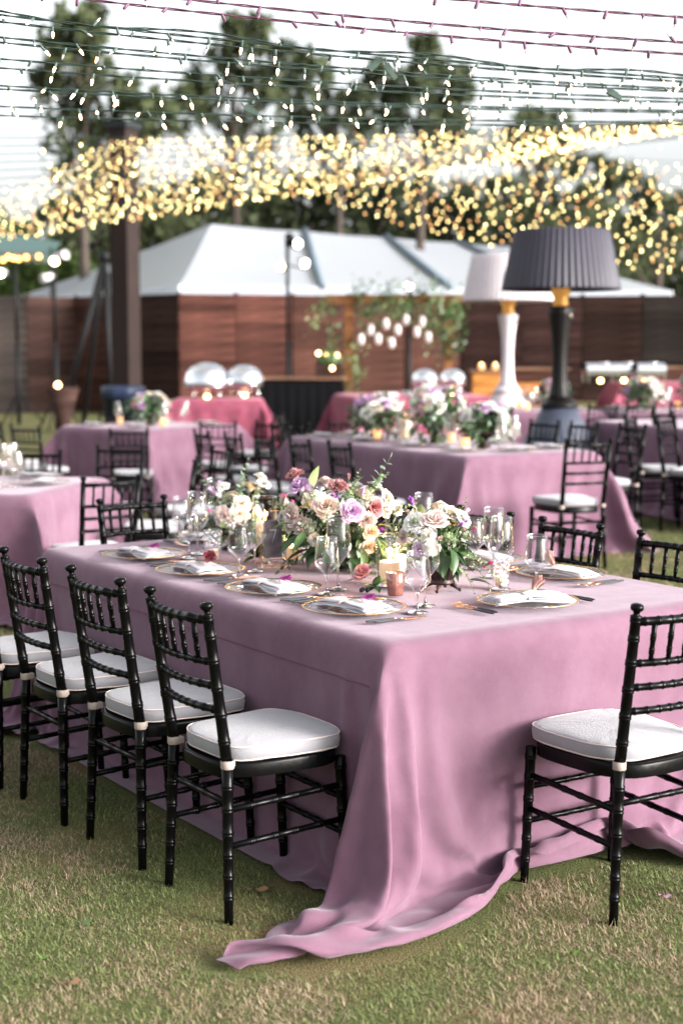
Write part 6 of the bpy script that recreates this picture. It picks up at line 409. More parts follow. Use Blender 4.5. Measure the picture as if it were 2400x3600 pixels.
0,0,0,0,0,0,0,0,0,0,0,0,0,0,0,0,0,0,1,-1,0,0,0,0,0,0,0,0,0,0,0,0,0,0,0,0,0,0,0,0,0,0,0,0,0,0,0,0,0,0,0,0,0,0,0,0,0,0,0,0,0,0,0,0,0,0,0,0,0,0,0,0,0,0,0,0,0,0,0,0,0,0,0,0,0,0,0,0,-1,1,0,0,0,0,0,0,0,0,0,0,0,0,-1,1,0,0,0,0,0,0,0,0,0,0,0,0,0,0,0,0,0,0,0,0,0,0,0,0,0,0,0,0,0,0,0,0,0,0,0,0,0,0,0,0,0,0,0,0,0,0,0,0,0,0,0,0,0,0,0,0,0,0,0,0,0,0,0,0,0,0,0,0,0,0,0,0,0,0,0,0,0,0,0,0,0,0,0,0,0,0,0,0,0,-1,1,0,0,0,0,0,0,0,0,0,0,0,0,0,0,0,0,0,0,0,0,0,0,0,0,0,0,0,0,0,0,0,0,0,0,0,0,0,0,0,0,0,0,0,0,0,0,0,0,0,0,0,0,0,0,0,0,0,0,0,0,0,0,0,0,0,0,0,0,0,0,0,0,0,0,0,0,0,0,0,0,0,0,1,-1,0,0,0,0,0,0,0,0,0,0,0,0,0,0,0,0,0,0,0,0,0,0,0,0,0,0,0,0,0,0,0,0,0,0,0,0,0,0,0,0,0,0,0,0,0,0,0,0,0,0,0,0,0,0,0,0,0,0,0,0,0,0,0,0,0,0,0,0,0,-1,1,0,0,0,0,0,0,0,0,0,0,0,0,0,0,0,0,0,0,0,0,0,0,0,0,0,0,0,0,0,0,0,0,0,0,0,0,0,0,0,0,0,0,0,0,0,0,0,0,0,0,0,0,0,0,0,0,0,0,0,0,0,0,0,0,0,0,0,0,0,0,0,0,0,0,0,0,0,0,0,0,0,0,0,0,0,0,0,0,0,0,0,0,0,0,0,0,0,0,0,0,0,0,0,0,0,0,0,0,0,0,0,0,0,0,0,0,0,0,0,0,0,0,0,0,0,0,0,0,0,0,0,0,0,0,0,0,0,0,0,0,0,0,0,0,0,0,0,0,0,0,0,0,0,0,0,0,0,0,0,0,0,0,0,0,0,0,0,0,0,0,0,0,0,0,0,0,0,0,0,0,0,0,0,0,0,0,0,0,0,0,0,0,0,0,0,0,0,0,0,0,0,0,0,0,0,0,0,0,0,0,0,0,0,0,0,0,0,0,0,0,0,0,0,0,0,0,0,0,0,0,0,0,0,0,0,0,0,0,0,0,0,0,0,0,0,0,0,0,0,0,0,0,0,0,0,0,0,0,0,0,0,0,0,0,0,0,0,0,0,0,0,0,0,0,0,0,0,0,0,0,0,0,0,0,0,0,0,0,0,0,0,0,0,0,0,0,0,0,0,0,0,0,0,0,0,0,0,0,0,0,0,0,0,0,0,0,0,0,0,0,0,0,-1,1,0,0,0,-1,1,0,0,0,0,0,0,0,0,0,0,0,0,-1,1,0,0,0,0,0,0,0,0,0,0,0,0,0,0,0,0,0,0,0,0,0,0,0,0,0,0,0,0,0,0,0,0,0,0,0,0,0,0,0,0,0,0,0,0,0,0,0,0,0,0,0,0,0,0,0,0,0,0,0,0,0,0,0,0,0,0,0,0,0,0,0,0,0,0,0,0,-1,1,0,0,0,0,0,0,0,0,0,0,0,0,0,0,0,0,0,0,0,0,0,0,-1,1,0,0,0,0,0,0,0,0,0,0,0,0,0,0,0,0,0,0,0,0,0,0,0,0,0,0,0,0,0,0,0,0,0,0,0,0,0,0,0,0,0,0,0,0,0,0,0,0,0,0,0,0,0,0,0,0,0,0,0,0,0,0,0,0,0,0,0,0,0,0,0,0,0,0,0,0,0,0,0,0,0,0,0,0,0,0,0,0,0,0,0,0,0,0,0,0,0,0,0,0,0,0,0,0,0,0,0,0,0,0,0,0,0,0,0,0,0,0,0,0,0,0,0,0,0,0,0,0,0,0,0,0,0,0,0,0,0,0,0,0,0,0,0,0,0,0,0,0,0,0,0,0,0,0,0,0,0,0,0,0,0,0,0,0,0,0,0,0,0,0,0,0,0,0,0,0,0,0,0,0,0,0,0,0,0,0,0,0,0,0,0,0,0,0,0,0,0,0,0,
0,0,0,0,0,0,0,0,0,0,0,0,0,0,0,0,0,0,0,0,-1,1,0,0,0,0,0,0,0,0,0,0,0,0,0,0,0,2,-2,1,-1,0,0,0,0,0,0,0,0,0,0,0,0,0,0,0,0,0,0,0,0,0,0,0,0,0,0,0,0,0,0,0,0,0,0,0,0,0,0,0,0,0,0,0,0,0,0,0,0,0,0,0,0,0,0,0,0,0,0,0,0,0,0,0,0,0,0,0,0,0,0,0,-1,1,0,0,0,0,0,0,0,-2,2,-1,1,0,0,0,0,0,0,0,0,0,0,0,0,0,0,0,0,0,0,0,0,0,0,0,0,0,0,0,0,0,0,0,0,0,0,0,0,0,0,0,0,0,0,0,0,0,0,0,0,0,0,0,0,0,0,0,0,0,0,0,0,0,0,0,0,0,0,0,0,0,0,0,0,0,0,0,0,0,0,0,0,3,-2,-1,1,-1,0,0,0,0,0,0,0,0,0,0,0,0,0,0,0,0,0,0,0,0,0,0,0,0,0,0,0,0,0,0,0,0,0,0,0,0,0,0,0,0,0,0,0,0,0,0,0,0,0,0,0,0,0,0,0,0,0,0,0,0,0,0,0,-1,1,0,0,0,0,0,0,0,0,0,0,0,0,0,0,-2,2,0,0,1,-1,0,0,0,0,0,0,0,0,0,0,0,0,0,0,0,0,0,0,0,0,0,0,0,0,0,0,0,0,0,0,0,0,0,0,0,0,0,0,0,0,0,0,0,0,0,0,0,0,0,0,0,0,0,0,0,0,0,0,0,0,0,0,0,0,0,0,0,0,0,0,-1,1,0,0,0,0,0,0,-1,0,0,3,-1,-1,0,0,0,0,0,0,0,0,0,0,0,0,0,0,0,-1,1,0,0,0,0,0,0,0,0,0,0,0,0,0,0,0,0,0,0,0,0,0,0,0,0,0,0,0,0,0,0,0,0,0,0,0,0,0,0,0,0,0,0,0,0,0,0,-1,1,0,0,0,0,0,0,0,0,0,0,0,1,-1,3,0,3,-4,-2,1,0,0,-1,0,0,0,0,0,0,0,0,0,0,0,0,0,0,0,0,0,0,0,0,0,0,0,0,0,0,0,0,0,0,0,0,0,0,0,0,0,0,0,0,0,0,0,0,0,0,0,0,0,0,0,0,0,0,0,0,0,0,0,0,0,0,0,0,0,0,0,0,0,0,0,1,0,-2,1,-3,1,5,1,-4,0,0,1,0,0,-1,0,0,0,0,0,0,0,0,0,0,0,0,0,0,0,0,0,0,0,0,0,0,0,0,0,0,0,0,0,0,0,0,0,0,0,0,0,0,0,0,0,0,0,0,0,0,0,0,0,0,0,-1,1,0,0,0,0,0,0,0,0,0,0,0,0,0,0,0,0,0,0,0,0,0,-1,-5,3,4,0,-1,0,0,0,1,0,-1,0,1,-1,0,0,0,0,-1,1,0,0,0,0,0,0,0,0,0,0,0,0,0,0,0,0,0,0,0,0,0,0,0,0,0,0,0,0,0,0,0,0,0,0,0,0,0,0,0,0,0,0,0,0,0,0,0,0,0,0,0,0,0,0,1,-1,0,0,0,-1,2,5,0,1,-3,-1,2,0,1,0,1,-1,0,0,0,0,0,1,-1,0,0,0,0,0,0,0,0,0,0,0,0,0,0,0,0,0,0,0,0,0,0,0,0,0,0,0,0,0,0,0,0,0,0,0,0,0,0,0,0,0,1,0,-1,0,0,-1,1,0,0,0,0,1,-1,0,0,0,0,1,-1,0,1,0,-1,0,3,-2,3,-2,-2,1,-1,1,0,0,-1,1,-1,0,1,0,-1,0,1,0,0,-1,1,0,0,0,1,-1,0,0,0,0,0,0,0,0,0,0,0,0,0,0,0,0,0,0,0,0,0,0,0,0,0,0,0,0,0,0,0,0,0,0,0,0,0,0,0,0,0,0,0,-1,1,0,0,1,0,-1,0,1,-1,1,0,-1,-2,0,-1,6,-4,0,1,-2,-2,0,1,0,1,-1,0,0,1,0,0,0,-1,1,0,0,-1,1,0,1,-1,0,0,0,0,0,0,0,0,0,0,0,0,0,0,0,0,0,0,0,0,0,0,0,0,0,0,0,0,0,0,0,0,0,0,0,0,0,-1,0,1,0,0,0,-1,1,1,-1,0,0,1,-1,2,1,1,0,-5,-5,5,-4,
3,-5,-1,1,1,-1,0,0,0,1,0,-1,0,0,0,-1,1,0,-1,0,2,1,-1,0,1,0,0,-1,0,0,0,0,0,0,0,0,0,0,0,0,0,0,0,0,0,0,0,0,0,0,0,0,0,0,0,1,-1,0,0,-1,0,1,0,0,0,0,0,0,0,-1,0,0,0,1,0,0,-1,4,3,2,-2,1,5,-6,-3,2,1,0,0,1,-1,0,0,0,-1,1,0,0,-1,1,0,-1,1,-1,-1,1,2,-1,0,0,0,1,0,0,0,0,0,0,0,0,0,0,0,0,0,0,0,0,0,0,0,0,0,0,0,0,0,0,0,-1,0,0,0,0,-2,0,1,0,0,0,1,0,1,0,-1,0,1,-1,0,1,0,-3,-1,3,4,0,0,2,3,-3,-4,0,1,0,0,0,0,0,0,0,-1,0,0,-1,-1,0,-2,0,-2,-3,1,2,0,0,0,0,0,0,0,0,0,0,0,0,0,0,1,0,0,0,0,0,0,0,0,0,0,0,0,0,0,-1,0,0,0,-1,-1,3,3,0,0,1,0,0,0,0,0,0,1,0,0,0,0,-1,0,1,1,-1,0,-3,-1,-3,-1,2,2,0,0,0,0,0,-1,-1,1,-1,0,-1,-1,0,0,0,1,-1,-6,-2,-1,2,-1,0,0,0,0,1,0,0,0,0,0,0,0,0,-1,0,0,0,0,0,0,0,0,0,0,0,0,0,0,1,0,0,0,0,-2,2,7,1,0,0,0,1,0,0,0,0,0,0,0,1,-1,1,0,-4,2,1,1,-2,-9,8,7,1,-3,-4,-2,-1,1,-1,0,-1,-1,0,0,-1,1,0,0,-1,-1,-4,-1,-1,1,-1,0,0,0,0,0,-1,0,1,0,0,0,0,0,0,0,0,0,0,0,0,0,0,0,0,0,0,0,0,0,0,0,0,-1,1,0,0,1,5,3,0,0,0,0,1,0,1,-1,1,-1,0,1,-1,1,1,-5,0,2,7,1,-2,5,0,-3,-2,-1,0,-3,0,-1,1,0,0,0,1,-1,0,-1,-1,-3,-2,0,0,0,-1,0,0,0,0,0,0,0,-1,0,0,1,0,0,0,0,0,0,0,0,0,0,0,0,0,0,0,0,0,0,0,0,0,0,0,1,-1,0,2,2,4,0,0,0,0,1,0,1,0,0,0,0,1,-2,0,4,8,-4,-1,-3,4,-6,-2,2,0,0,-1,1,0,1,0,0,0,-1,-1,1,-2,-1,-2,-2,-1,0,0,0,0,0,0,0,0,0,0,0,0,0,0,-1,0,0,1,0,0,0,0,0,0,0,0,0,0,0,0,0,0,0,0,0,0,0,0,0,0,1,0,2,0,4,1,1,0,-1,0,0,1,1,-1,0,1,1,0,2,-7,7,3,7,-7,1,-5,-4,2,1,0,0,1,0,-1,0,0,-1,0,-2,0,-1,-2,-1,0,0,-1,0,0,0,0,0,0,0,0,0,0,0,0,0,0,0,-1,0,0,0,0,1,0,0,0,0,0,0,0,0,0,0,0,0,-1,1,0,0,1,-1,1,0,2,0,3,1,1,0,0,0,0,0,2,-1,0,3,0,0,4,-9,2,0,2,-5,3,-5,0,0,1,0,-1,0,0,-1,-1,1,-2,0,-1,-2,-1,-1,0,0,1,-1,0,0,0,0,0,0,0,0,0,0,0,0,0,0,0,0,0,0,0,-1,0,0,0,0,0,0,0,0,0,0,1,0,0,0,0,0,0,0,0,1,1,1,0,1,3,1,1,0,-1,0,-1,2,1,0,2,-1,-2,5,-3,-3,-3,3,3,1,-4,0,-1,-1,0,-1,0,0,-1,-2,1,-1,-2,-1,0,0,0,0,-1,1,-1,0,0,0,0,0,0,0,0,0,0,0,0,0,0,0,0,0,0,0,0,0,0,0,0,0,0,0,0,0,0,0,0,0,0,0,0,0,1,0,0,2,0,1,-1,3,1,1,0,1,0,-1,1,0,3,3,3,-2,-2,-4,4,0,-2,3,-4,-1,-2,2,-2,0,-1,-1,-1,0,0,-1,-1,-1,0,0,0,-1,1,-1,0,0,0,0,0,0,0,0,0,0,0,0,0,0,0,0,0,0,0,0,0,0,0,0,0,0,0,0,0,0,0,-1,1,0,0,1,-1,1,-1,1,0,0,2,0,0,0,2,
1,1,1,2,3,-2,0,1,0,-4,4,-3,0,0,0,1,-3,1,-2,0,-3,0,-1,-1,-1,0,1,-2,-2,0,0,-1,0,0,1,-1,0,0,0,0,0,0,0,0,0,0,0,0,0,0,0,0,0,0,0,0,0,0,0,0,0,0,0,0,0,0,0,0,0,0,0,0,0,0,0,0,0,1,0,1,1,0,0,0,2,1,4,0,-2,5,2,-2,2,2,-7,3,0,0,1,-2,3,1,-4,-3,0,-4,-1,0,0,0,-1,-1,0,-1,0,0,0,0,-1,0,0,1,-1,0,0,0,0,0,0,0,0,0,0,0,0,0,0,0,0,0,0,0,0,0,0,0,0,0,0,0,0,0,0,0,0,0,0,0,0,0,0,1,0,0,2,1,-1,0,0,2,0,9,1,-2,-1,0,0,0,4,-3,0,0,-1,1,0,1,-1,-1,-2,-3,-3,1,-1,0,-2,-1,0,1,-2,0,0,0,1,-1,0,0,0,0,0,0,0,0,0,0,0,0,0,0,0,0,0,0,0,0,0,0,0,0,0,0,0,0,0,0,1,-1,0,0,0,0,0,1,-1,1,0,0,0,0,0,2,1,-1,0,0,2,1,8,0,-1,2,4,-3,2,-5,0,0,2,1,-2,-3,0,4,-4,-1,-4,-3,1,-1,-1,0,0,-2,1,0,0,0,-1,0,0,0,0,0,-1,1,0,0,0,0,0,0,0,0,0,0,0,0,0,0,0,0,0,0,0,0,0,0,0,0,0,0,0,0,-1,1,0,0,1,-1,0,0,1,0,0,2,1,0,-1,1,-2,0,2,8,1,-2,-4,4,-2,6,1,2,-4,0,-2,3,4,-9,-1,2,-5,0,0,-2,0,1,-2,0,0,0,0,-1,1,0,0,0,0,-1,0,-1,0,1,0,0,0,0,0,0,0,0,0,0,0,0,0,0,0,0,0,0,0,0,0,0,-1,1,0,0,0,0,0,0,0,1,0,0,0,0,0,0,1,2,2,-3,0,0,-1,2,7,-2,6,-6,0,3,0,-1,0,1,3,-1,-11,3,1,0,5,-6,-5,-1,1,-1,0,0,-1,0,0,1,-1,1,-1,0,0,0,0,0,0,-1,0,0,1,0,0,0,0,0,0,0,0,0,0,0,0,0,0,0,0,0,0,0,1,-1,0,0,0,0,0,1,-1,1,0,0,0,1,0,0,2,3,-1,4,-3,-1,1,-3,4,11,-7,4,-2,-2,-1,-1,7,-8,4,-4,2,-2,4,3,-2,-8,-4,0,0,-1,-1,-1,1,0,0,0,0,-1,0,0,0,0,1,-1,0,0,0,0,-1,1,0,0,0,0,0,0,0,0,0,0,0,0,0,0,0,0,0,0,0,0,0,0,0,0,0,0,1,-1,1,0,1,-1,0,0,1,6,6,-2,3,-4,1,4,-4,-5,9,-6,4,-1,0,2,-7,7,-5,1,4,1,2,-5,-6,4,-2,-1,-5,-2,0,0,0,0,0,0,-1,1,0,-1,1,-1,0,0,0,0,0,0,0,-1,0,0,1,0,0,0,0,0,0,0,0,0,0,0,0,0,0,0,0,0,1,-1,3,-3,0,0,0,0,0,1,0,2,0,1,2,-3,1,5,2,4,-2,-2,1,1,-3,6,-3,0,0,-2,5,-4,0,3,-4,5,-6,-3,6,-1,3,-8,-3,-2,-1,0,1,-1,1,-1,2,-3,0,1,2,-1,-2,4,-4,0,0,0,0,0,0,0,-1,0,0,0,0,1,0,0,0,0,0,0,0,0,0,1,-1,0,1,2,2,-2,-2,-1,1,0,-1,0,1,1,0,5,1,-2,2,-1,4,3,1,-5,2,7,-9,0,1,7,0,1,-4,3,2,-3,4,-7,-1,1,-2,3,-3,4,3,-3,0,-5,-3,0,3,-3,1,-2,0,4,0,-4,2,2,-2,-2,-1,-1,0,1,0,0,0,0,-1,0,0,-1,0,0,0,1,0,0,0,0,0,0,0,1,0,0,0,0,0,2,-1,0,2,-1,0,2,3,-3,0,4,1,4,-1,-1,-1,4,-1,-5,6,-2,3,-8,0,0,0,1,-3,4,1,-5,-2,2,-1,2,3,-2,0,0,3,-3,-2,2,1,-4,-5,4,-7,-1,1,1,1,3,-1,-2,-1,0,-1,-1,0,0,0,0,1,
0,0,0,0,0,0,-1,0,0,0,0,0,-1,1,4,-1,-2,1,-1,0,3,0,5,0,0,0,2,1,0,4,-4,-1,2,0,-4,2,1,-1,-1,1,6,-8,3,0,-1,3,-4,4,-3,-5,7,1,-4,2,-1,-1,2,-1,1,1,0,2,-4,-1,7,-8,-1,-1,3,-6,2,1,-2,0,4,1,1,2,-1,0,0,1,0,-1,0,0,0,0,0,0,0,0,0,0,0,0,1,0,-2,3,-7,1,-1,7,-3,5,-7,3,0,5,-3,1,-1,-4,4,-1,-3,1,2,-1,-1,0,2,0,-6,5,0,0,0,-2,2,-2,0,2,-2,-1,2,1,0,0,0,-1,3,-6,6,0,-6,2,-4,7,-9,7,-7,4,10,-4,-10,7,0,6,-3,-3,1,0,0,1,-1,0,0,0,0,0,0,0,0,0,0,0,0,0,0,-1,-1,-6,10,2,4,-8,-4,-3,4,0,6,-5,8,-9,2,0,-2,0,1,0,1,0,0,0,0,-1,2,0,0
], 84, 114, 3)
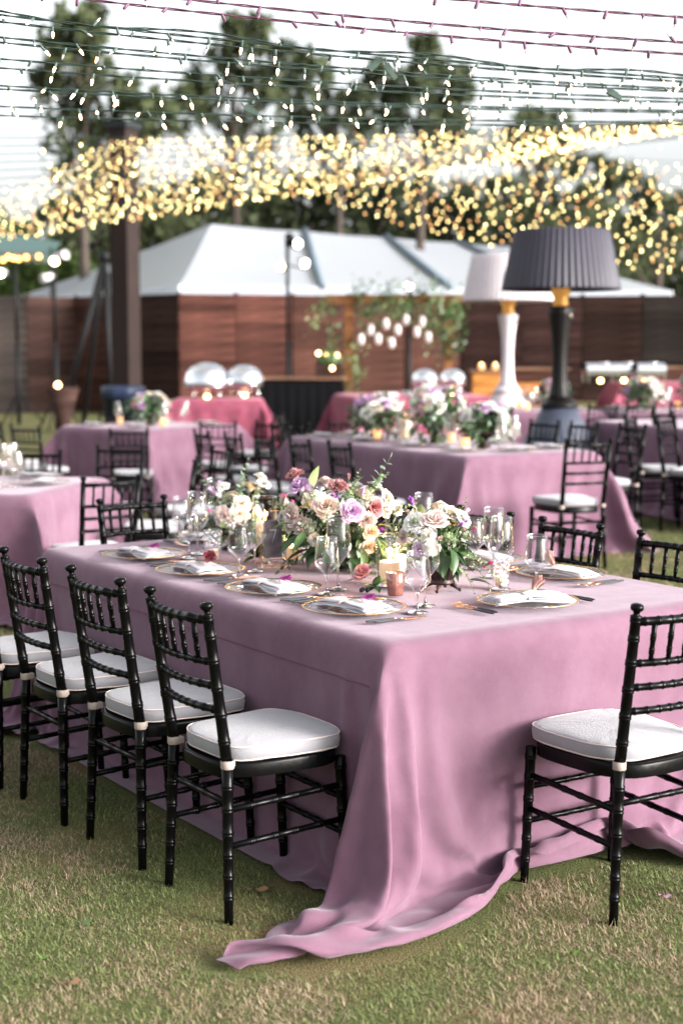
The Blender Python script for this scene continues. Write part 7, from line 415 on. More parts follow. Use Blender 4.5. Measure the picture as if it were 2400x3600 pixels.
CLOTH2 = decode([
-121,17,16,15,14,13,13,14,13,14,13,6,4,8,16,12,12,18,18,18,18,18,18,18,18,18,17,16,16,18,18,16,8,9,12,-6,12,11,12,13,4,10,18,17,18,-4,-3,-1,0,0,-2,-2,0,0,0,0,3,4,7,-8,0,6,0,0,0,0,0,0,0,0,0,1,2,1,-1,-2,-6,9,5,-1,6,0,0,0,-5,-1,-4,-1,-1,0,6,-7,0,-2,-7,2,0,-1,-1,0,1,6,5,-5,1,2,0,0,0,0,0,0,0,0,0,0,0,-1,1,1,-1,3,-1,-2,0,12,-5,-2,0,-1,1,2,-6,1,-1,0,6,-7,1,5,-3,5,-2,-4,-5,-1,0,3,0,2,1,-1,0,0,0,0,0,0,0,0,0,0,0,-1,-1,0,3,0,1,4,-3,-2,-7,-3,0,12,1,3,-5,-5,12,0,-4,-16,0,3,-2,5,3,-1,-3,-1,-1,2,1,2,1,-1,0,0,0,0,0,0,0,0,0,0,0,-1,0,2,-2,3,-1,-3,-5,1,1,9,-1,0,-8,1,-7,11,1,2,-4,-13,-4,2,0,3,2,-2,-1,-1,1,4,-1,0,0,0,0,0,0,0,0,0,0,0,0,1,0,1,-1,0,1,-2,-5,1,5,4,-1,-3,-4,-5,-5,2,12,0,2,4,-5,-13,-7,1,2,2,1,-1,-1,3,-1,0,0,1,0,0,0,0,0,0,0,0,0,0,0,0,1,0,1,0,-3,-2,4,7,-4,-1,-2,-9,-6,0,7,12,0,1,1,3,-1,-12,-9,-1,3,1,0,1,0,0,1,0,0,0,0,0,0,0,0,0,0,0,0,0,1,0,0,1,-1,-4,3,8,-3,3,-8,-13,-1,1,4,1,12,0,0,3,1,1,-1,-10,-10,0,3,-1,1,0,1,0,0,0,0,0,0,0,0,0,0,0,0,0,0,1,-1,0,2,-2,-2,9,0,-1,-10,-11,-2,1,6,1,1,12,-1,1,-1,3,3,1,-2,-9,-12,2,1,1,0,0,1,0,0,0,0,0,0,0,0,0,0,0,1,-1,-1,2,1,-1,-2,6,1,-3,-12,-7,0,4,4,0,0,-1,13,-2,0,1,-2,0,2,3,2,-6,-13,0,0,1,1,0,0,0,0,0,0,0,0,0,0,0,0,0,1,0,0,0,0,0,2,-4,-12,-3,1,5,2,-1,2,-2,1,8,-3,2,1,1,1,0,1,1,2,-3,-10,-3,1,1,-1,0,0,0,0,1,0,0,0,0,0,0,0,0,1,0,0,1,0,-5,-11,0,2,3,0,0,1,1,-1,0,-4,9,-4,-3,0,0,2,0,2,1,2,-3,-4,1,0,1,0,0,0,0,-1,1,0,0,0,0,0,0,0,0,0,0,1,-3,-7,3,2,3,0,0,0,2,-7,-2,-1,7,-5,-3,-2,0,1,0,0,0,1,0,1,1,-1,0,0,0,0,0,0,0,-1,1,0,0,0,0,0,0,0,0,0,-1,0,3,2,2,0,2,1,-3,-3,-1,-5,-2,-5,4,2,2,2,-1,-2,-1,-2,-1,0,2,0,0,0,0,0,0,0,0,0,0,0,0,0,0,0,0,0,0,0,0,0,0,-2,-2,-1,1,-2,2,5,3,2,2,2,-5,0,1,4,-4,-3,-1,1,3,3,3,-1,-1,0,0,0,0,0,0,0,0,0,-1,1,0,0,0,0,0,0,0,0,-1,2,1,-1,-2,1,3,-6,-5,0,14,6,-5,-5,-1,-3,1,1,4,5,3,1,-2,-4,-1,2,-1,0,0,0,0,0,0,0,0,0,-1,1,0,0,0,0,0,0,0,0,-1,1,2,1,-5,-3,7,3,-3,-10,3,7,-2,0,3,1,4,0,0,-2,-3,-1,0,0,0,0,0,0,0,0,0,0,0,0,0,0,0,0,0,0,0,0,0,0,0,0,-1,0,1,2,-1,-5,1,3,-1,-2,0,1,2,2,-1,0,0,-3,-1,0,0,0,0,0,0,0,0,0,0,0,0,0,0,0,0,-1,1,0,0,0,0,0,0,0,0,0,-1,-1,1,2,1,-4,-2,3,0,0,1,0,0,
-1,-1,0,0,0,0,0,1,0,0,0,0,0,0,0,0,0,0,0,0,0,0,-1,1,0,0,0,0,0,0,0,0,0,0,-1,0,0,2,-1,0,-1,0,1,0,0,0,-1,-1,1,0,0,0,0,0,0,0,0,0,0,0,0,0,0,0,0,0,0,0,-1,1,0,0,0,0,0,0,0,0,0,0,-1,0,1,1,-2,0,0,0,1,-1,0,0,0,0,0,0,0,0,0,0,0,0,0,0,0,0,0,0,0,0,0,0,0,0,-1,1,0,0,0,0,0,0,0,0,0,0,0,-1,1,0,-1,0,1,-1,1,-1,0,0,0,0,0,0,0,0,0,0,0,0,0,0,0,0,0,0,0,0,0,0,0,0,-1,1,0,0,0,0,0,0,0,0,0,0,1,0,-1,-1,0,1,0,0,-1,0,0,0,0,0,0,0,0,0,0,0,0,0,0,0,0,0,0,0,0,0,0,0,0,0,-1,1,0,0,0,0,0,0,0,0,1,-1,0,-1,0,1,1,0,-1,0,0,0,0,0,0,0,0,0,0,0,0,0,0,0,0,0,0,0,0,0,0,0,0,0,0,0,-1,1,0,0,0,0,0,0,0,0,0,0,0,0,-1,0,1,0,-1,0,0,0,0,0,0,0,0,0,0,0,0,0,0,0,0,0,0,0,0,0,0,0,0,0,0,0,0,0,0,0,0,0,0,0,0,0,0,0,-1,0,1,-1,0,1,-1,1,-1,0,0,0,0,0,-1,1,0,0,0,0,0,0,0,0,0,0,0,0,0,0,0,0,0,-1,1,0,0,0,0,0,0,0,0,-1,0,1,0,1,0,0,-1,0,0,0,0,0,0,0,0,0,0,0,0,0,0,0,0,0,0,0,0,0,0,0,0,0,0,0,0,0,0,0,0,0,0,0,0,0,0,0,-1,0,0,0,0,0,1,-1,0,0,0,1,-1,0,0,0,0,0,0,0,0,0,0,0,0,0,0,0,0,0,0,0,0,0,0,0,0,0,0,0,0,-1,1,0,-1,1,0,1,0,0,0,-1,0,0,0,0,0,0,0,0,0,0,0,0,0,0,0,0,0,0,0,0,0,0,0,0,0,0,0,0,0,0,0,0,0,0,0,-1,0,1,-1,1,0,0,0,0,0,0,0,0,1,-1,0,0,0,0,0,0,0,0,0,0,0,0,0,0,0,0,0,0,0,0,0,0,0,0,0,0,0,0,0,0,0,0,0,0,-1,1,0,0,-1,0,0,0,1,-1,0,0,0,0,0,0,0,0,0,0,0,0,0,0,0,0,0,0,0,0,0,0,0,0,0,0,0,0,0,0,0,0,0,-1,1,0,0,0,0,1,0,0,0,-1,0,0,0,0,0,0,0,0,0,0,0,0,0,0,0,0,0,0,0,0,0,0,0,0,0,0,0,0,0,0,0,0,0,0,0,-1,1,0,1,-1,0,0,0,0,0,0,0,0,0,0,0,0,0,0,0,0,0,0,0,0,0,0,0,0,0,0,0,0,0,0,0,0,0,0,0,0,0,0,0,0,0,-1,1,-1,1,-1,0,0,0,0,0,0,0,0,0,0,0,0,0,0,0,0,0,0,0,0,0,0,0,0,0,0,0,0,0,0,0,0,0,0,0,0,0,-1,1,0,0,0,0,0,0,0,0,0,0,0,0,0,0,0,0,0,0,0,0,0,0,0,0,0,0,0,0,0,0,0,0,0,0,0,0,0,0,0,0,0,0,-1,1,0,0,0,0,1,-1,0,0,0,0,0,0,0,0,0,0,0,0,0,0,0,0,0,0,0,0,0,0,0,0,0,0,0,0,0,0,0,0,0,0,0,0,0,0,0,-1,1,0,0,0,0,0,0,0,0,0,0,0,0,0,0,0,0,0,0,0,0,0,0,0,0,0,0,0,0,0,0,0,0,0,0,0,0,0,0,0,0,0,0,0,0,0,0,1,-1,0,0,0,0,0,0,0,0,0,0,0,0,0,0,0,0,0,0,0,0,0,0,0,0,0,0,0,0,0,0,0,0,0,0,0,0,0,-1,1,0,0,0,0,0,0,0,0,-1,1,0,0,0,0,0,0,0,0,0,0,0,0,0,0,0,0,0,0,0,0,0,0,0,0,0,0,0,0,0,0,0,0,0,1,-1,0,0,0,0,0,0,0,0,1,-2,0,0,1,0,0,0,0,0,0,0,0,0,0,0,0,0,0,0,0,0,
0,0,0,0,0,0,0,0,0,0,0,0,0,0,0,0,0,-1,1,0,0,-1,-1,2,1,0,-1,-1,1,0,0,0,0,0,0,0,0,0,0,0,0,0,0,0,0,0,0,0,0,0,0,0,0,0,0,0,0,-1,0,1,0,0,0,0,0,0,0,-2,-2,2,0,2,1,-2,1,0,0,0,0,0,0,0,0,0,0,0,0,0,0,0,0,0,0,0,0,0,0,0,1,-1,-1,0,1,0,0,1,2,-3,0,0,0,0,0,-1,-1,1,1,0,1,-1,0,0,0,0,0,0,0,0,0,0,0,0,0,0,0,0,0,0,0,0,1,-1,0,-1,2,2,1,1,1,0,0,-4,-1,-1,1,-1,0,3,0,-3,-2,-2,-1,2,2,1,-1,0,1,0,0,0,0,0,0,0,0,0,0,0,0,0,0,0,1,-1,1,0,1,2,1,1,0,-3,-4,-2,1,2,-7,7,-7,1,1,-7,1,3,3,3,-2,-2,-2,0,1,-1,1,0,0,0,0,0,0,0,0,0,0,0,0,0,0,0,0,0,-1,-2,-3,0,1,2,4,-3,-2,6,5,-6,0,-10,0,-1,14,5,-1,-4,-6,-3,-3,7,4,-1,0,-1,0,0,0,0,0,0,0,0,0,0,0,0,0,0,-1,0,0,4,2,-1,-3,-4,-3,-2,12,10,2,-7,0,-12,5,2,9,-3,-7,-6,-3,-1,1,11,5,1,-1,0,-1,0,0,0,0,0,0,0,0,0,0,0,0,0,0,-1,-1,0,3,10,5,0,0,-2,-1,-7,-5,1,6,4,-12,9,0,-6,-8,-1,1,0,3,13,2,0,2,-1,-1,-1,0,0,0,0,0,0,0,0,0,0,0,0,-1,0,1,-1,-1,0,1,10,6,0,1,0,0,-6,-7,1,7,-12,1,0,-6,0,0,1,6,10,0,-1,3,1,-3,0,1,-1,0,0,0,0,0,0,0,0,0,0,-1,1,-1,0,0,0,-1,0,-1,8,8,1,-1,1,1,-4,-2,0,-12,0,-2,2,-2,1,7,7,2,1,-3,2,0,-2,0,-1,0,0,0,0,0,0,0,0,0,0,0,0,0,0,0,-1,-1,-1,1,-1,0,8,9,1,-1,-1,0,-4,1,-11,0,1,-3,1,7,7,0,3,-7,4,1,1,-4,0,0,0,0,0,0,0,0,0,0,0,0,-1,1,0,0,-1,0,0,-2,0,1,-1,-1,7,10,2,1,-6,-1,0,-7,-4,-5,5,11,1,0,6,-5,-3,4,0,0,-3,-1,2,0,-1,0,0,0,0,0,0,0,0,0,0,-1,-3,0,2,-1,-1,2,0,-1,0,-1,6,9,1,-2,-1,0,-5,-7,3,5,4,5,2,-4,-7,4,3,1,-5,6,-2,-3,0,0,0,0,0,0,0,0,0,0,0,-1,-1,-2,0,-1,1,1,1,0,-1,0,1,0,3,10,-1,-1,0,-16,2,6,11,-8,5,-7,0,2,8,0,-3,-1,6,0,-4,-1,0,0,0,0,0,0,0,0,-1,1,0,1,-5,-1,0,0,2,0,-2,4,-2,1,-4,-4,3,16,0,0,-8,11,-4,-5,13,-14,3,-2,10,0,0,-1,4,-9,0,2,0,0,0,0,0,0,0,0,0,1,-1,1,0,0,-3,-2,0,2,-7,1,1,2,-4,3,0,-2,7,11,-3,-4,1,6,-2,-7,5,4,5,1,0,-2,1,-8,2,-4,-1,2,1,0,0,0,0,0,0,0,0,1,0,-5,5,0,0,-1,-1,-2,-6,-2,0,1,-1,6,4,1,2,1,-4,0,3,6,-5,9,1,1,-1,1,0,-7,-5,4,-8,5,0,0,0,0,0,0,0,0,0,0,0,0,6,-10,4,3,2,0,-13,-3,-1,0,0,1,0,1,3,1,4,-143,5,6,10,11,11,11,12,11,12,12,13,-2,-14,5,10,-3,0,0,0,1,0,0,0,0,1,0,0,-4,-3,-4,5,4,-9,-13,6,-13,-14,-14,-9,-7,-12,-4,-5,-2,18,-4,1,-2,-2,1,2,-1,1,0,0,-10,-9,9,8,-1,6,0,1,0,-1,1,0,0,0,-1,0,-1,0,0,-2,
0,-4,1,2,-1,-1,0,1,-4,0,6,2,2,0,17,0,-8,1,1,-4,1,2,1,-1,-1,2,2,-3,1,-1,0,1,-2,0,0,-1,0,1,0,0,-1,-1,3,-1,1,2,-2,-2,7,-8,-1,-1,-1,-2,-1,9,6,2,0,17,-7,2,-8,1,-1,-10,1,3,4,2,2,5,-1,-2,-4,-5,2,1,-1,0,0,0,-1,-1,2,1,-3,-4,7,8,-3,-5,0,8,-10,-2,-3,0,6,9,3,1,0,4,14,-5,-1,7,-9,3,-2,-7,-3,1,2,0,2,8,-9,-5,3,2,-1,-1,1,0,0,0,0,-2,2,4,-1,-6,5,-2,-3,11,-7,-4,0,0,4,10,1,-5,2,5,0,15,-1,-4,2,3,-7,0,-5,-4,-1,1,3,-6,5,-3,4,-2,0,-1,1,0,0,0,0,0,-1,-1,3,2,-3,-1,1,2,2,-7,0,-1,9,10,0,-2,-4,-8,4,-10,14,0,-3,-7,5,0,-5,0,-3,-3,0,2,2,-10,9,-1,1,-2,1,0,0,0,0,0,1,0,-3,1,4,0,-3,0,1,0,-4,0,4,7,6,-1,3,-8,-9,-6,14,14,0,-1,-2,-6,3,5,-5,-5,-3,-1,1,3,-1,0,-2,1,-1,0,0,0,0,0,0,0,1,0,-4,4,2,-3,-1,3,-3,-2,1,8,7,-2,3,-7,2,3,3,2,14,0,0,-4,-3,-2,2,5,-4,-6,-4,1,4,0,-1,-1,0,-1,-1,2,-1,0,0,0,0,0,2,-2,-3,6,-2,-3,3,-3,-1,6,9,1,0,-8,-4,5,8,2,0,14,1,-1,0,-2,-5,-3,1,7,-7,-5,-1,3,1,-3,0,1,-2,2,-1,0,0,0,0,0,0,0,3,-5,3,1,-2,3,-6,3,13,2,-3,-11,0,9,6,1,-1,0,12,1,1,0,1,0,-2,-3,-4,6,-7,-5,0,3,-3,0,0,0,0,0,0,0,0,0,0,0,0,0,4,-6,1,3,-2,0,13,1,-4,-6,5,7,1,-1,1,0,0,10,1,4,1,-1,0,1,-1,-1,-3,1,-9,-3,4,-2,1,-2,1,0,0,0,0,0,0,0,0,0,0,0,1,-1,0,-1,9,3,-3,-2,4,4,0,-1,1,1,-1,0,12,4,1,1,0,0,-1,0,0,0,-1,0,-3,-1,1,0,0,0,0,0,0,0,0,0,0,0,0,0,0,0,0,0,0,1,0,1,2,1,0,-1,1,0,-1,0,-1,7,10,1,0,0,0,0,0,0,0,0,0,1,0,-1,0,0,1,0,0,0,0,0,0,0,0,0,0,0,0,-1,0,1,0,-1,-2,0,-2,-1,2,1,1,0,-2,-9,15,0,3,0,0,-1,0,0,0,0,1,0,1,0,0,0,0,-1,0,0,0,0,0,0,0,0,0,0,0,0,1,0,0,-1,0,0,-1,0,0,0,0,-2,1,-3,-4,18,-1,1,0,-1,0,-1,1,1,0,0,0,0,0,0,0,0,0,0,0,0,0,0,0,0,0,0,0,0,0,0,0,0,1,-1,0,0,1,-1,-2,-3,-2,2,-4,8,17,-1,-3,3,-1,2,1,0,-1,1,0,1,0,0,0,0,0,0,0,0,0,0,0,0,0,0,0,0,0,0,0,0,0,-1,0,0,0,-1,0,0,0,1,-7,5,0,18,-2,1,-2,2,0,1,-1,1,0,0,0,0,0,0,0,0,0,0,0,0,0,0,0,0,0,0,0,0,0,0,0,0,0,0,0,1,0,0,-1,0,0,0,0,-1,19,-2,0,0,1,0,0,1,0,0,0,0,0,-1,0,0,0,0,1,0,0,0,0,0,0,0,0,0,0,0,0,0,0,0,0,0,-1,0,0,0,0,0,1,-1,0,18,0,0,0,0,0,0,0,0,0,0,0,0,1,0,0,0,0,-1,0,0,0,0,0,0,0,0,0,0,0,0,0,0,0,0,0,0,0,0,0,0,0,0,0,0,18,1,-1,0,0,0,0,0,0,0,0,0,0,0,0,0,0,0,0,0,0,0,0,0,0,0,0,0,0,0,0,0,0,0,1,0,0,0,0,0,0,0,-1,1,-1,19,-1,1,0,
0,0,0,0,0,0,0,0,0,0,0,0,0,0,0,0,0,0,0,0,0,0,0,0,0,0,0,0,0,0,-1,0,0,0,0,0,0,0,1,-1,1,18,0,0,0,0,0,0,0,0,0,0,0,0,0,0,0,0,0,0,0,0,0,0,0,0,0,0,0,0,0,0,0,0,0,0,0,0,0,0,0,0,0,0,0,0,18,1,0,0,0,0,0,0,0,0,0,0,0,0,0,0,0,0,0,0,0,0,0,0,0,0,0,0,0,0,0,0,0,0,0,0,0,0,0,0,0,0,0,0,-1,19,-1,0,0,0,0,0,0,0,0,0,0,0,0,0,0,0,0,0,0,0,0,0,0,0,0,0,0,0,0,0,0,0,0,0,0,0,0,0,0,0,0,0,0,1,18,1,-1,0,0,0,0,0,0,0,0,0,0,0,0,0,0,0,0,0,0,0,0,0,0,0,0,0,0,0,0,0,0,0,0,0,0,0,0,0,0,0,0,1,-1,18,0,1,0,0,0,0,0,0,0,0,0,0,0,0,0,0,0,0,0,0,0,0,0,0,0,0,0,0,0,0,0,0,0,0,0,0,0,0,0,0,0,0,-1,0,19,-1,0,0,0,0,0,0,0,0,0,0,0,0,0,0,0,0,0,0,0,0,0,0,0,0,0,0,0,0,0,0,0,0,0,0,0,0,0,0,0,0,0,0,1,18,1,-1,0,0,0,0,0,1,0,0,0,0,0,0,0,0,0,0,0,0,0,0,0,0,0,0,0,0,0,0,0,0,0,0,0,0,0,0,0,0,0,0,0,-1,19,-1,1,0,0,0,0,0,-1,0,0,0,0,0,0,0,0,0,0,0,0,0,0,0,0,0,0,0,0,0,0,0,0,0,0,0,0,0,0,0,0,0,0,0,0,18,0,0,0,0,0,0,0,0,0,0,0,0,0,0,0,0,0,0,0,0,0,0,0,0,0,0,0,0,0,0,0,0,0,0,0,0,0,0,0,0,0,0,0,1,18,1,0,0,0,0,0,0,0,0,0,0,0,0,0,0,0,0,0,0,0,0,0,0,0,0,0,0,0,0,0,0,0,0,0,0,0,0,0,0,0,0,0,0,-1,19,-1,0,0,0,0,0,0,0,0,0,0,0,0,0,0,0,0,0,0,0,0,0,0,0,0,0,0,0,0,0,0,0,0,0,0,0,0,0,0,0,0,0,0,0,18,1,-1,0,0,0,0,0,0,0,0,1,0,0,0,0,0,0,0,0,0,0,0,0,0,0,0,0,0,0,0,0,0,0,0,0,0,0,0,0,0,0,0,0,0,18,0,1,0,0,0,0,0,0,0,0,-1,0,0,0,0,0,0,0,0,0,0,0,0,0,0,0,0,0,0,0,0,0,0,0,0,0,0,0,0,0,0,0,0,0,19,-1,0,0,0,0,0,0,0,0,0,0,0,0,0,0,0,0,0,0,0,0,0,0,0,0,0,0,0,0,0,0,0,0,0,0,0,0,0,0,0,0,0,0,1,18,1,0,0,0,0,0,0,0,0,0,0,0,0,0,0,0,0,0,0,0,0,0,0,0,0,0,0,0,0,0,0,0,0,0,0,0,0,0,0,0,0,0,0,-1,18,0,0,0,0,0,0,0,0,0,0,0,0,0,0,0,0,0,0,0,0,0,0,0,0,0,0,0,0,0,0,0,0,0,0,0,0,0,0,0,0,0,0,0,0,19,-1,0,0,0,0,0,0,0,0,0,1,0,0,0,0,0,0,0,0,0,0,0,0,0,0,0,0,0,0,0,0,0,0,-1,0,0,0,0,0,0,0,0,0,1,18,1,0,0,0,0,0,0,0,0,0,-1,0,0,0,0,0,0,0,0,0,0,0,0,0,0,0,0,0,0,0,0,0,0,1,0,0,0,0,0,0,0,0,0,-1,18,0,0,0,0,0,0,0,0,0,0,0,0,0,0,0,0,0,0,0,0,0,0,0,0,0,0,0,0,0,0,0,0,0,0,0,0,0,0,0,0,0,0,0,0,19,0,-1,0,0,0,0,0,0,1,0,0,0,0,0,0,0,0,0,0,0,0,0,0,0,0,0,0,0,0,0,0,0,0,0,0,0,0,0,0,0,0,0,0,0,18,0,1,-1,0,0,0,0,1,-1,0,0,0,0,0,0,0,0,0,0,0,0,0,0,0,0,0,0,0,0,0,0,0,0,0,0,
0,0,0,0,0,0,0,0,0,18,0,0,1,-1,0,0,1,-1,0,0,0,1,0,0,0,0,0,0,-1,0,0,0,0,0,1,0,0,0,0,0,0,0,-1,0,0,0,-1,0,0,0,0,1,0,0,19,-1,0,-1,1,0,0,-1,1,0,0,1,-1,0,0,0,0,0,0,1,0,0,0,0,0,-1,0,0,0,0,0,0,0,0,0,-1,-1,1,-1,-1,0,2,1,1,-7,15,-3,6,0,-2,1,1,0,-1,0,1,1,1,-1,0,-1,0,0,0,0,0,0,0,0,0,0,0,0,0,0,1,0,0,0,-1,-1,0,0,1,0,-1,0,0,-2,-5,-10,16,4,3,4,-1,-1,1,0,-1,-1,-1,0,0,0,1,0,-1,0,0,0,0,0,0,0,0,0,0,0,1,-1,0,0,2,0,1,0,-1,-1,-1,-2,-8,-4,-6,4,4,-1,0,9,-1,0,-1,-4,-1,3,3,-2,-6,-3,2,-1,0,1,0,0,0,0,0,0,0,0,0,0,2,-1,-2,2,-3,3,8,-2,-2,0,0,1,1,6,-7,-2,1,13,0,1,-4,-5,-3,-2,3,6,3,0,-12,3,-3,1,1,-3,1,0,0,0,0,0,0,0,0,-1,2,2,-3,0,3,0,-5,5,12,-4,-2,-1,0,1,2,3,0,-2,14,1,-1,-10,0,-1,4,6,2,-2,-17,3,4,-3,1,1,-2,-1,1,0,0,0,0,0,0,0,1,2,-4,0,0,2,2,-4,-1,3,13,-1,-1,0,0,-3,6,1,0,15,-1,-3,2,-3,0,4,2,-4,-13,-2,4,0,-1,1,1,0,-2,0,0,0,0,0,0,0,-1,3,0,-3,5,-2,-1,1,-2,-2,1,5,9,-1,-2,0,3,-2,5,0,14,0,0,-9,-1,10,2,-3,-11,-6,2,4,0,-2,1,1,-1,-1,-1,1,0,0,0,0,0,1,2,-3,1,1,-1,-1,2,-2,-2,0,2,5,10,-2,-2,-3,7,1,0,15,-4,-3,-1,9,0,-2,-10,-7,-1,5,3,-3,0,1,0,0,-1,-1,0,0,0,0,0,0,3,-1,-1,0,-7,6,2,0,-2,-1,-2,2,-1,3,11,1,1,1,1,0,4,-1,1,11,-4,-4,-2,-7,-2,3,5,0,-7,3,-1,2,1,-1,-1,-1,1,0,0,0,1,1,-2,-3,-2,13,1,-3,-6,0,-2,0,0,1,-3,4,10,4,1,1,0,4,4,1,3,-1,-8,-10,3,3,3,1,-4,-4,12,-7,-3,5,0,-1,-1,0,0,0,0,2,0,-5,-1,8,5,-2,-9,1,2,-2,3,-5,2,-2,1,6,8,4,0,0,17,-5,3,-2,-1,-6,-1,-4,2,1,-2,-6,10,8,-8,-11,3,2,1,0,-1,1,0,1,-1,-5,2,6,2,1,1,-4,-4,4,6,-6,0,-1,8,0,-1,0,-2,4,5,18,-1,-4,3,-5,0,-3,2,2,-1,-5,-1,5,0,-4,1,-4,3,2,1,0,-1,0,0,-2,2,1,-1,2,-4,5,1,0,0,-2,4,-2,1,-1,0,-1,-2,2,3,4,18,0,-2,-2,-1,1,1,0,-1,1,-1,-1,-1,-12,5,11,1,0,0,0,0,1,0,-1,0,0,0,0,-10,4,-1,4,2,-4,-6,4,5,-1,0,1,-1,0,-1,1,4,3,3,5,1,1,-3,-6,-1,0,0,0,4,-2,-2,0,8,-8,0,0,0,0,0,0,0,0,0,2,1,-3,0,0,0,10,-8,1,-3,0,0,1,0,0,-1,1,1,-2,1,5,-10,-4,1,3,4,1,0,0,1,0,9,6,-6,-14,7,-1,0,0,0,0,0,0,0,0,-2,0,7,0,3,-5,-12,10,5,-6,-2,0,-1,4,1,1,0,-6,1,0,5,5,-1,-2,-1,2,0,1,1,1,0,1,3,-1,1,-1,1,0,0,0,-1,1,0,0,0,0,0,-3,2,0,0,1,2,-9,1,0,0,0,-4,-5,1,-5,4,-1,-1,-7,13,12,-6,4,-1,1,1,1,0,0,-2,1,0,1,1,0,0,0,0,1,-1,0,0,0,0,0,0,
0,-4,3,1,-3,-2,5,0,-3,0,-5,-3,-12,8,3,-5,0,-4,-5,6,16,-3,5,3,0,0,0,-1,-1,-2,1,3,0,0,0,0,0,0,0,0,0,0,1,-1,0,-1,0,1,-1,-2,2,1,-2,1,-4,0,-1,0,-8,2,-6,0,-1,0,0,5,10,1,2,2,0,0,-1,-2,-2,3,1,1,0,0,0,0,0,0,0,0,0,-1,0,0,0,0,0,0,-1,1,-1,1,-4,-6,0,0,-2,0,-8,3,0,0,1,3,-1,7,7,0,0,1,0,0,0,-3,3,0,0,0,0,0,0,0,0,0,0,0,0,1,-1,0,0,1,0,-1,0,0,-2,-3,-2,-5,-4,6,-4,-12,6,0,0,1,-1,3,0,5,7,2,1,0,0,0,1,-1,0,0,0,0,0,0,0,0,0,0,0,1,-1,0,0,1,-1,0,1,-1,-1,-2,-3,0,-5,-3,-7,-2,4,1,0,1,0,1,0,1,0,4,8,3,0,0,0,0,1,0,0,0,0,0,0,0,0,0,0,0,-1,0,1,-1,0,0,0,0,0,-2,-4,-2,-3,-1,0,-2,-7,2,1,0,0,1,0,1,0,1,0,3,10,2,1,-1,0,0,0,0,0,0,0,0,0,0,0,0,0,0,0,0,0,0,0,0,0,-1,-6,-2,-3,0,0,-3,-2,0,-1,0,1,2,-1,-1,0,0,0,1,1,1,11,3,0,0,0,1,-1,1,-1,0,1,0,0,0,0,0,0,0,-1,0,0,0,0,-1,-7,-1,-4,0,-2,-2,0,0,0,0,-1,6,-5,0,0,0,0,0,0,0,0,3,10,5,-1,1,-1,1,-1,1,0,-1,0,0,0,0,0,0,0,0,0,0,1,-1,-7,-3,-4,-1,0,-1,0,0,0,0,-2,0,-7,4,3,1,0,0,0,0,0,0,0,3,7,1,-1,-1,1,0,0,0,0,0,0,0,0,0,0,0,-1,0,0,0,1,-3,-5,-1,0,-1,0,0,0,1,0,-2,0,7,-5,-1,1,-1,0,0,0,0,0,0,0,-1,-2,0,1,-1,0,0,0,0,0,0,0,0,0,0,0,1,0,0,0,0,1,1,0,0,0,0,1,1,-1,0,1,4,-7,7,1,0,0,0,0,0,0,0,0,-1,0,0,0,-1,0,0,0,0,0,0,0,0,0,0,0,0,0,0,0,1,1,-1,0,0,0,0,1,0,1,0,0,0,-9,0,-1,2,0,0,0,0,0,0,-1,0,0,0,0,-1,1,0,0,0,0,0,0,0,0,0,0,0,0,0,0,0,0,0,0,0,0,0,1,-1,-1,-1,1,8,0,-7,0,2,1,-2,-1,0,0,-1,0,1,0,0,0,0,0,0,0,0,0,0,0,0,0,0,0,0,0,0,0,0,0,0,0,0,0,0,0,-1,0,1,-1,-1,-7,5,9,0,0,-2,1,1,-1,0,1,0,0,0,0,0,-1,1,0,0,0,0,0,0,0,0,0,0,0,0,0,0,0,0,0,0,0,0,0,0,0,0,-1,0,1,-1,-3,-1,0,-3,1,0,1,1,0,0,0,0,0,0,0,0,0,0,0,0,0,0,0,0,0,0,0,0,0,0,0,0,0,-1,1,0,0,0,0,0,0,0,0,-1,0,-1,2,0,0,0,0,0,0,0,0,0,0,0,0,0,0,0,0,0,0,0,0,0,0,0,0,0,0,0,0,0,0,0,0,0,0,0,0,0,0,0,0,0,0,0,-1,1,0,0,-1,1,0,0,0,0,0,0,0,0,0,0,0,0,0,0,0,0,0,0,0,0,0,0,0,0,0,0,0,0,0,0,0,0,0,0,0,0,0,0,-1,1,0,0,0,0,0,0,0,0,0,0,0,0,0,0,0,0,0,0,0,0,0,0,0,0,0,0,0,0,0,0,0,0,0,0,0,0,0,0,0,0,0,0,0,0,-1,1,0,0,0,0,0,0,0,0,0,0,0,0,0,0,0,0,0,0,0,0,0,0,0,0,0,0,0,0,0,0,0,0,0,0,0,0,0,0,0,0,0,0,0,0,0,0,0,0,0,0,0,0,0,0,0,0,0,0,0,0,0,0,0,0,0,0,0,0,0,0,0,0,0,0,0,0,0,0,0,0,0,0,0,0,0,0,0,0,0,0,0,0,0,0,0,0,
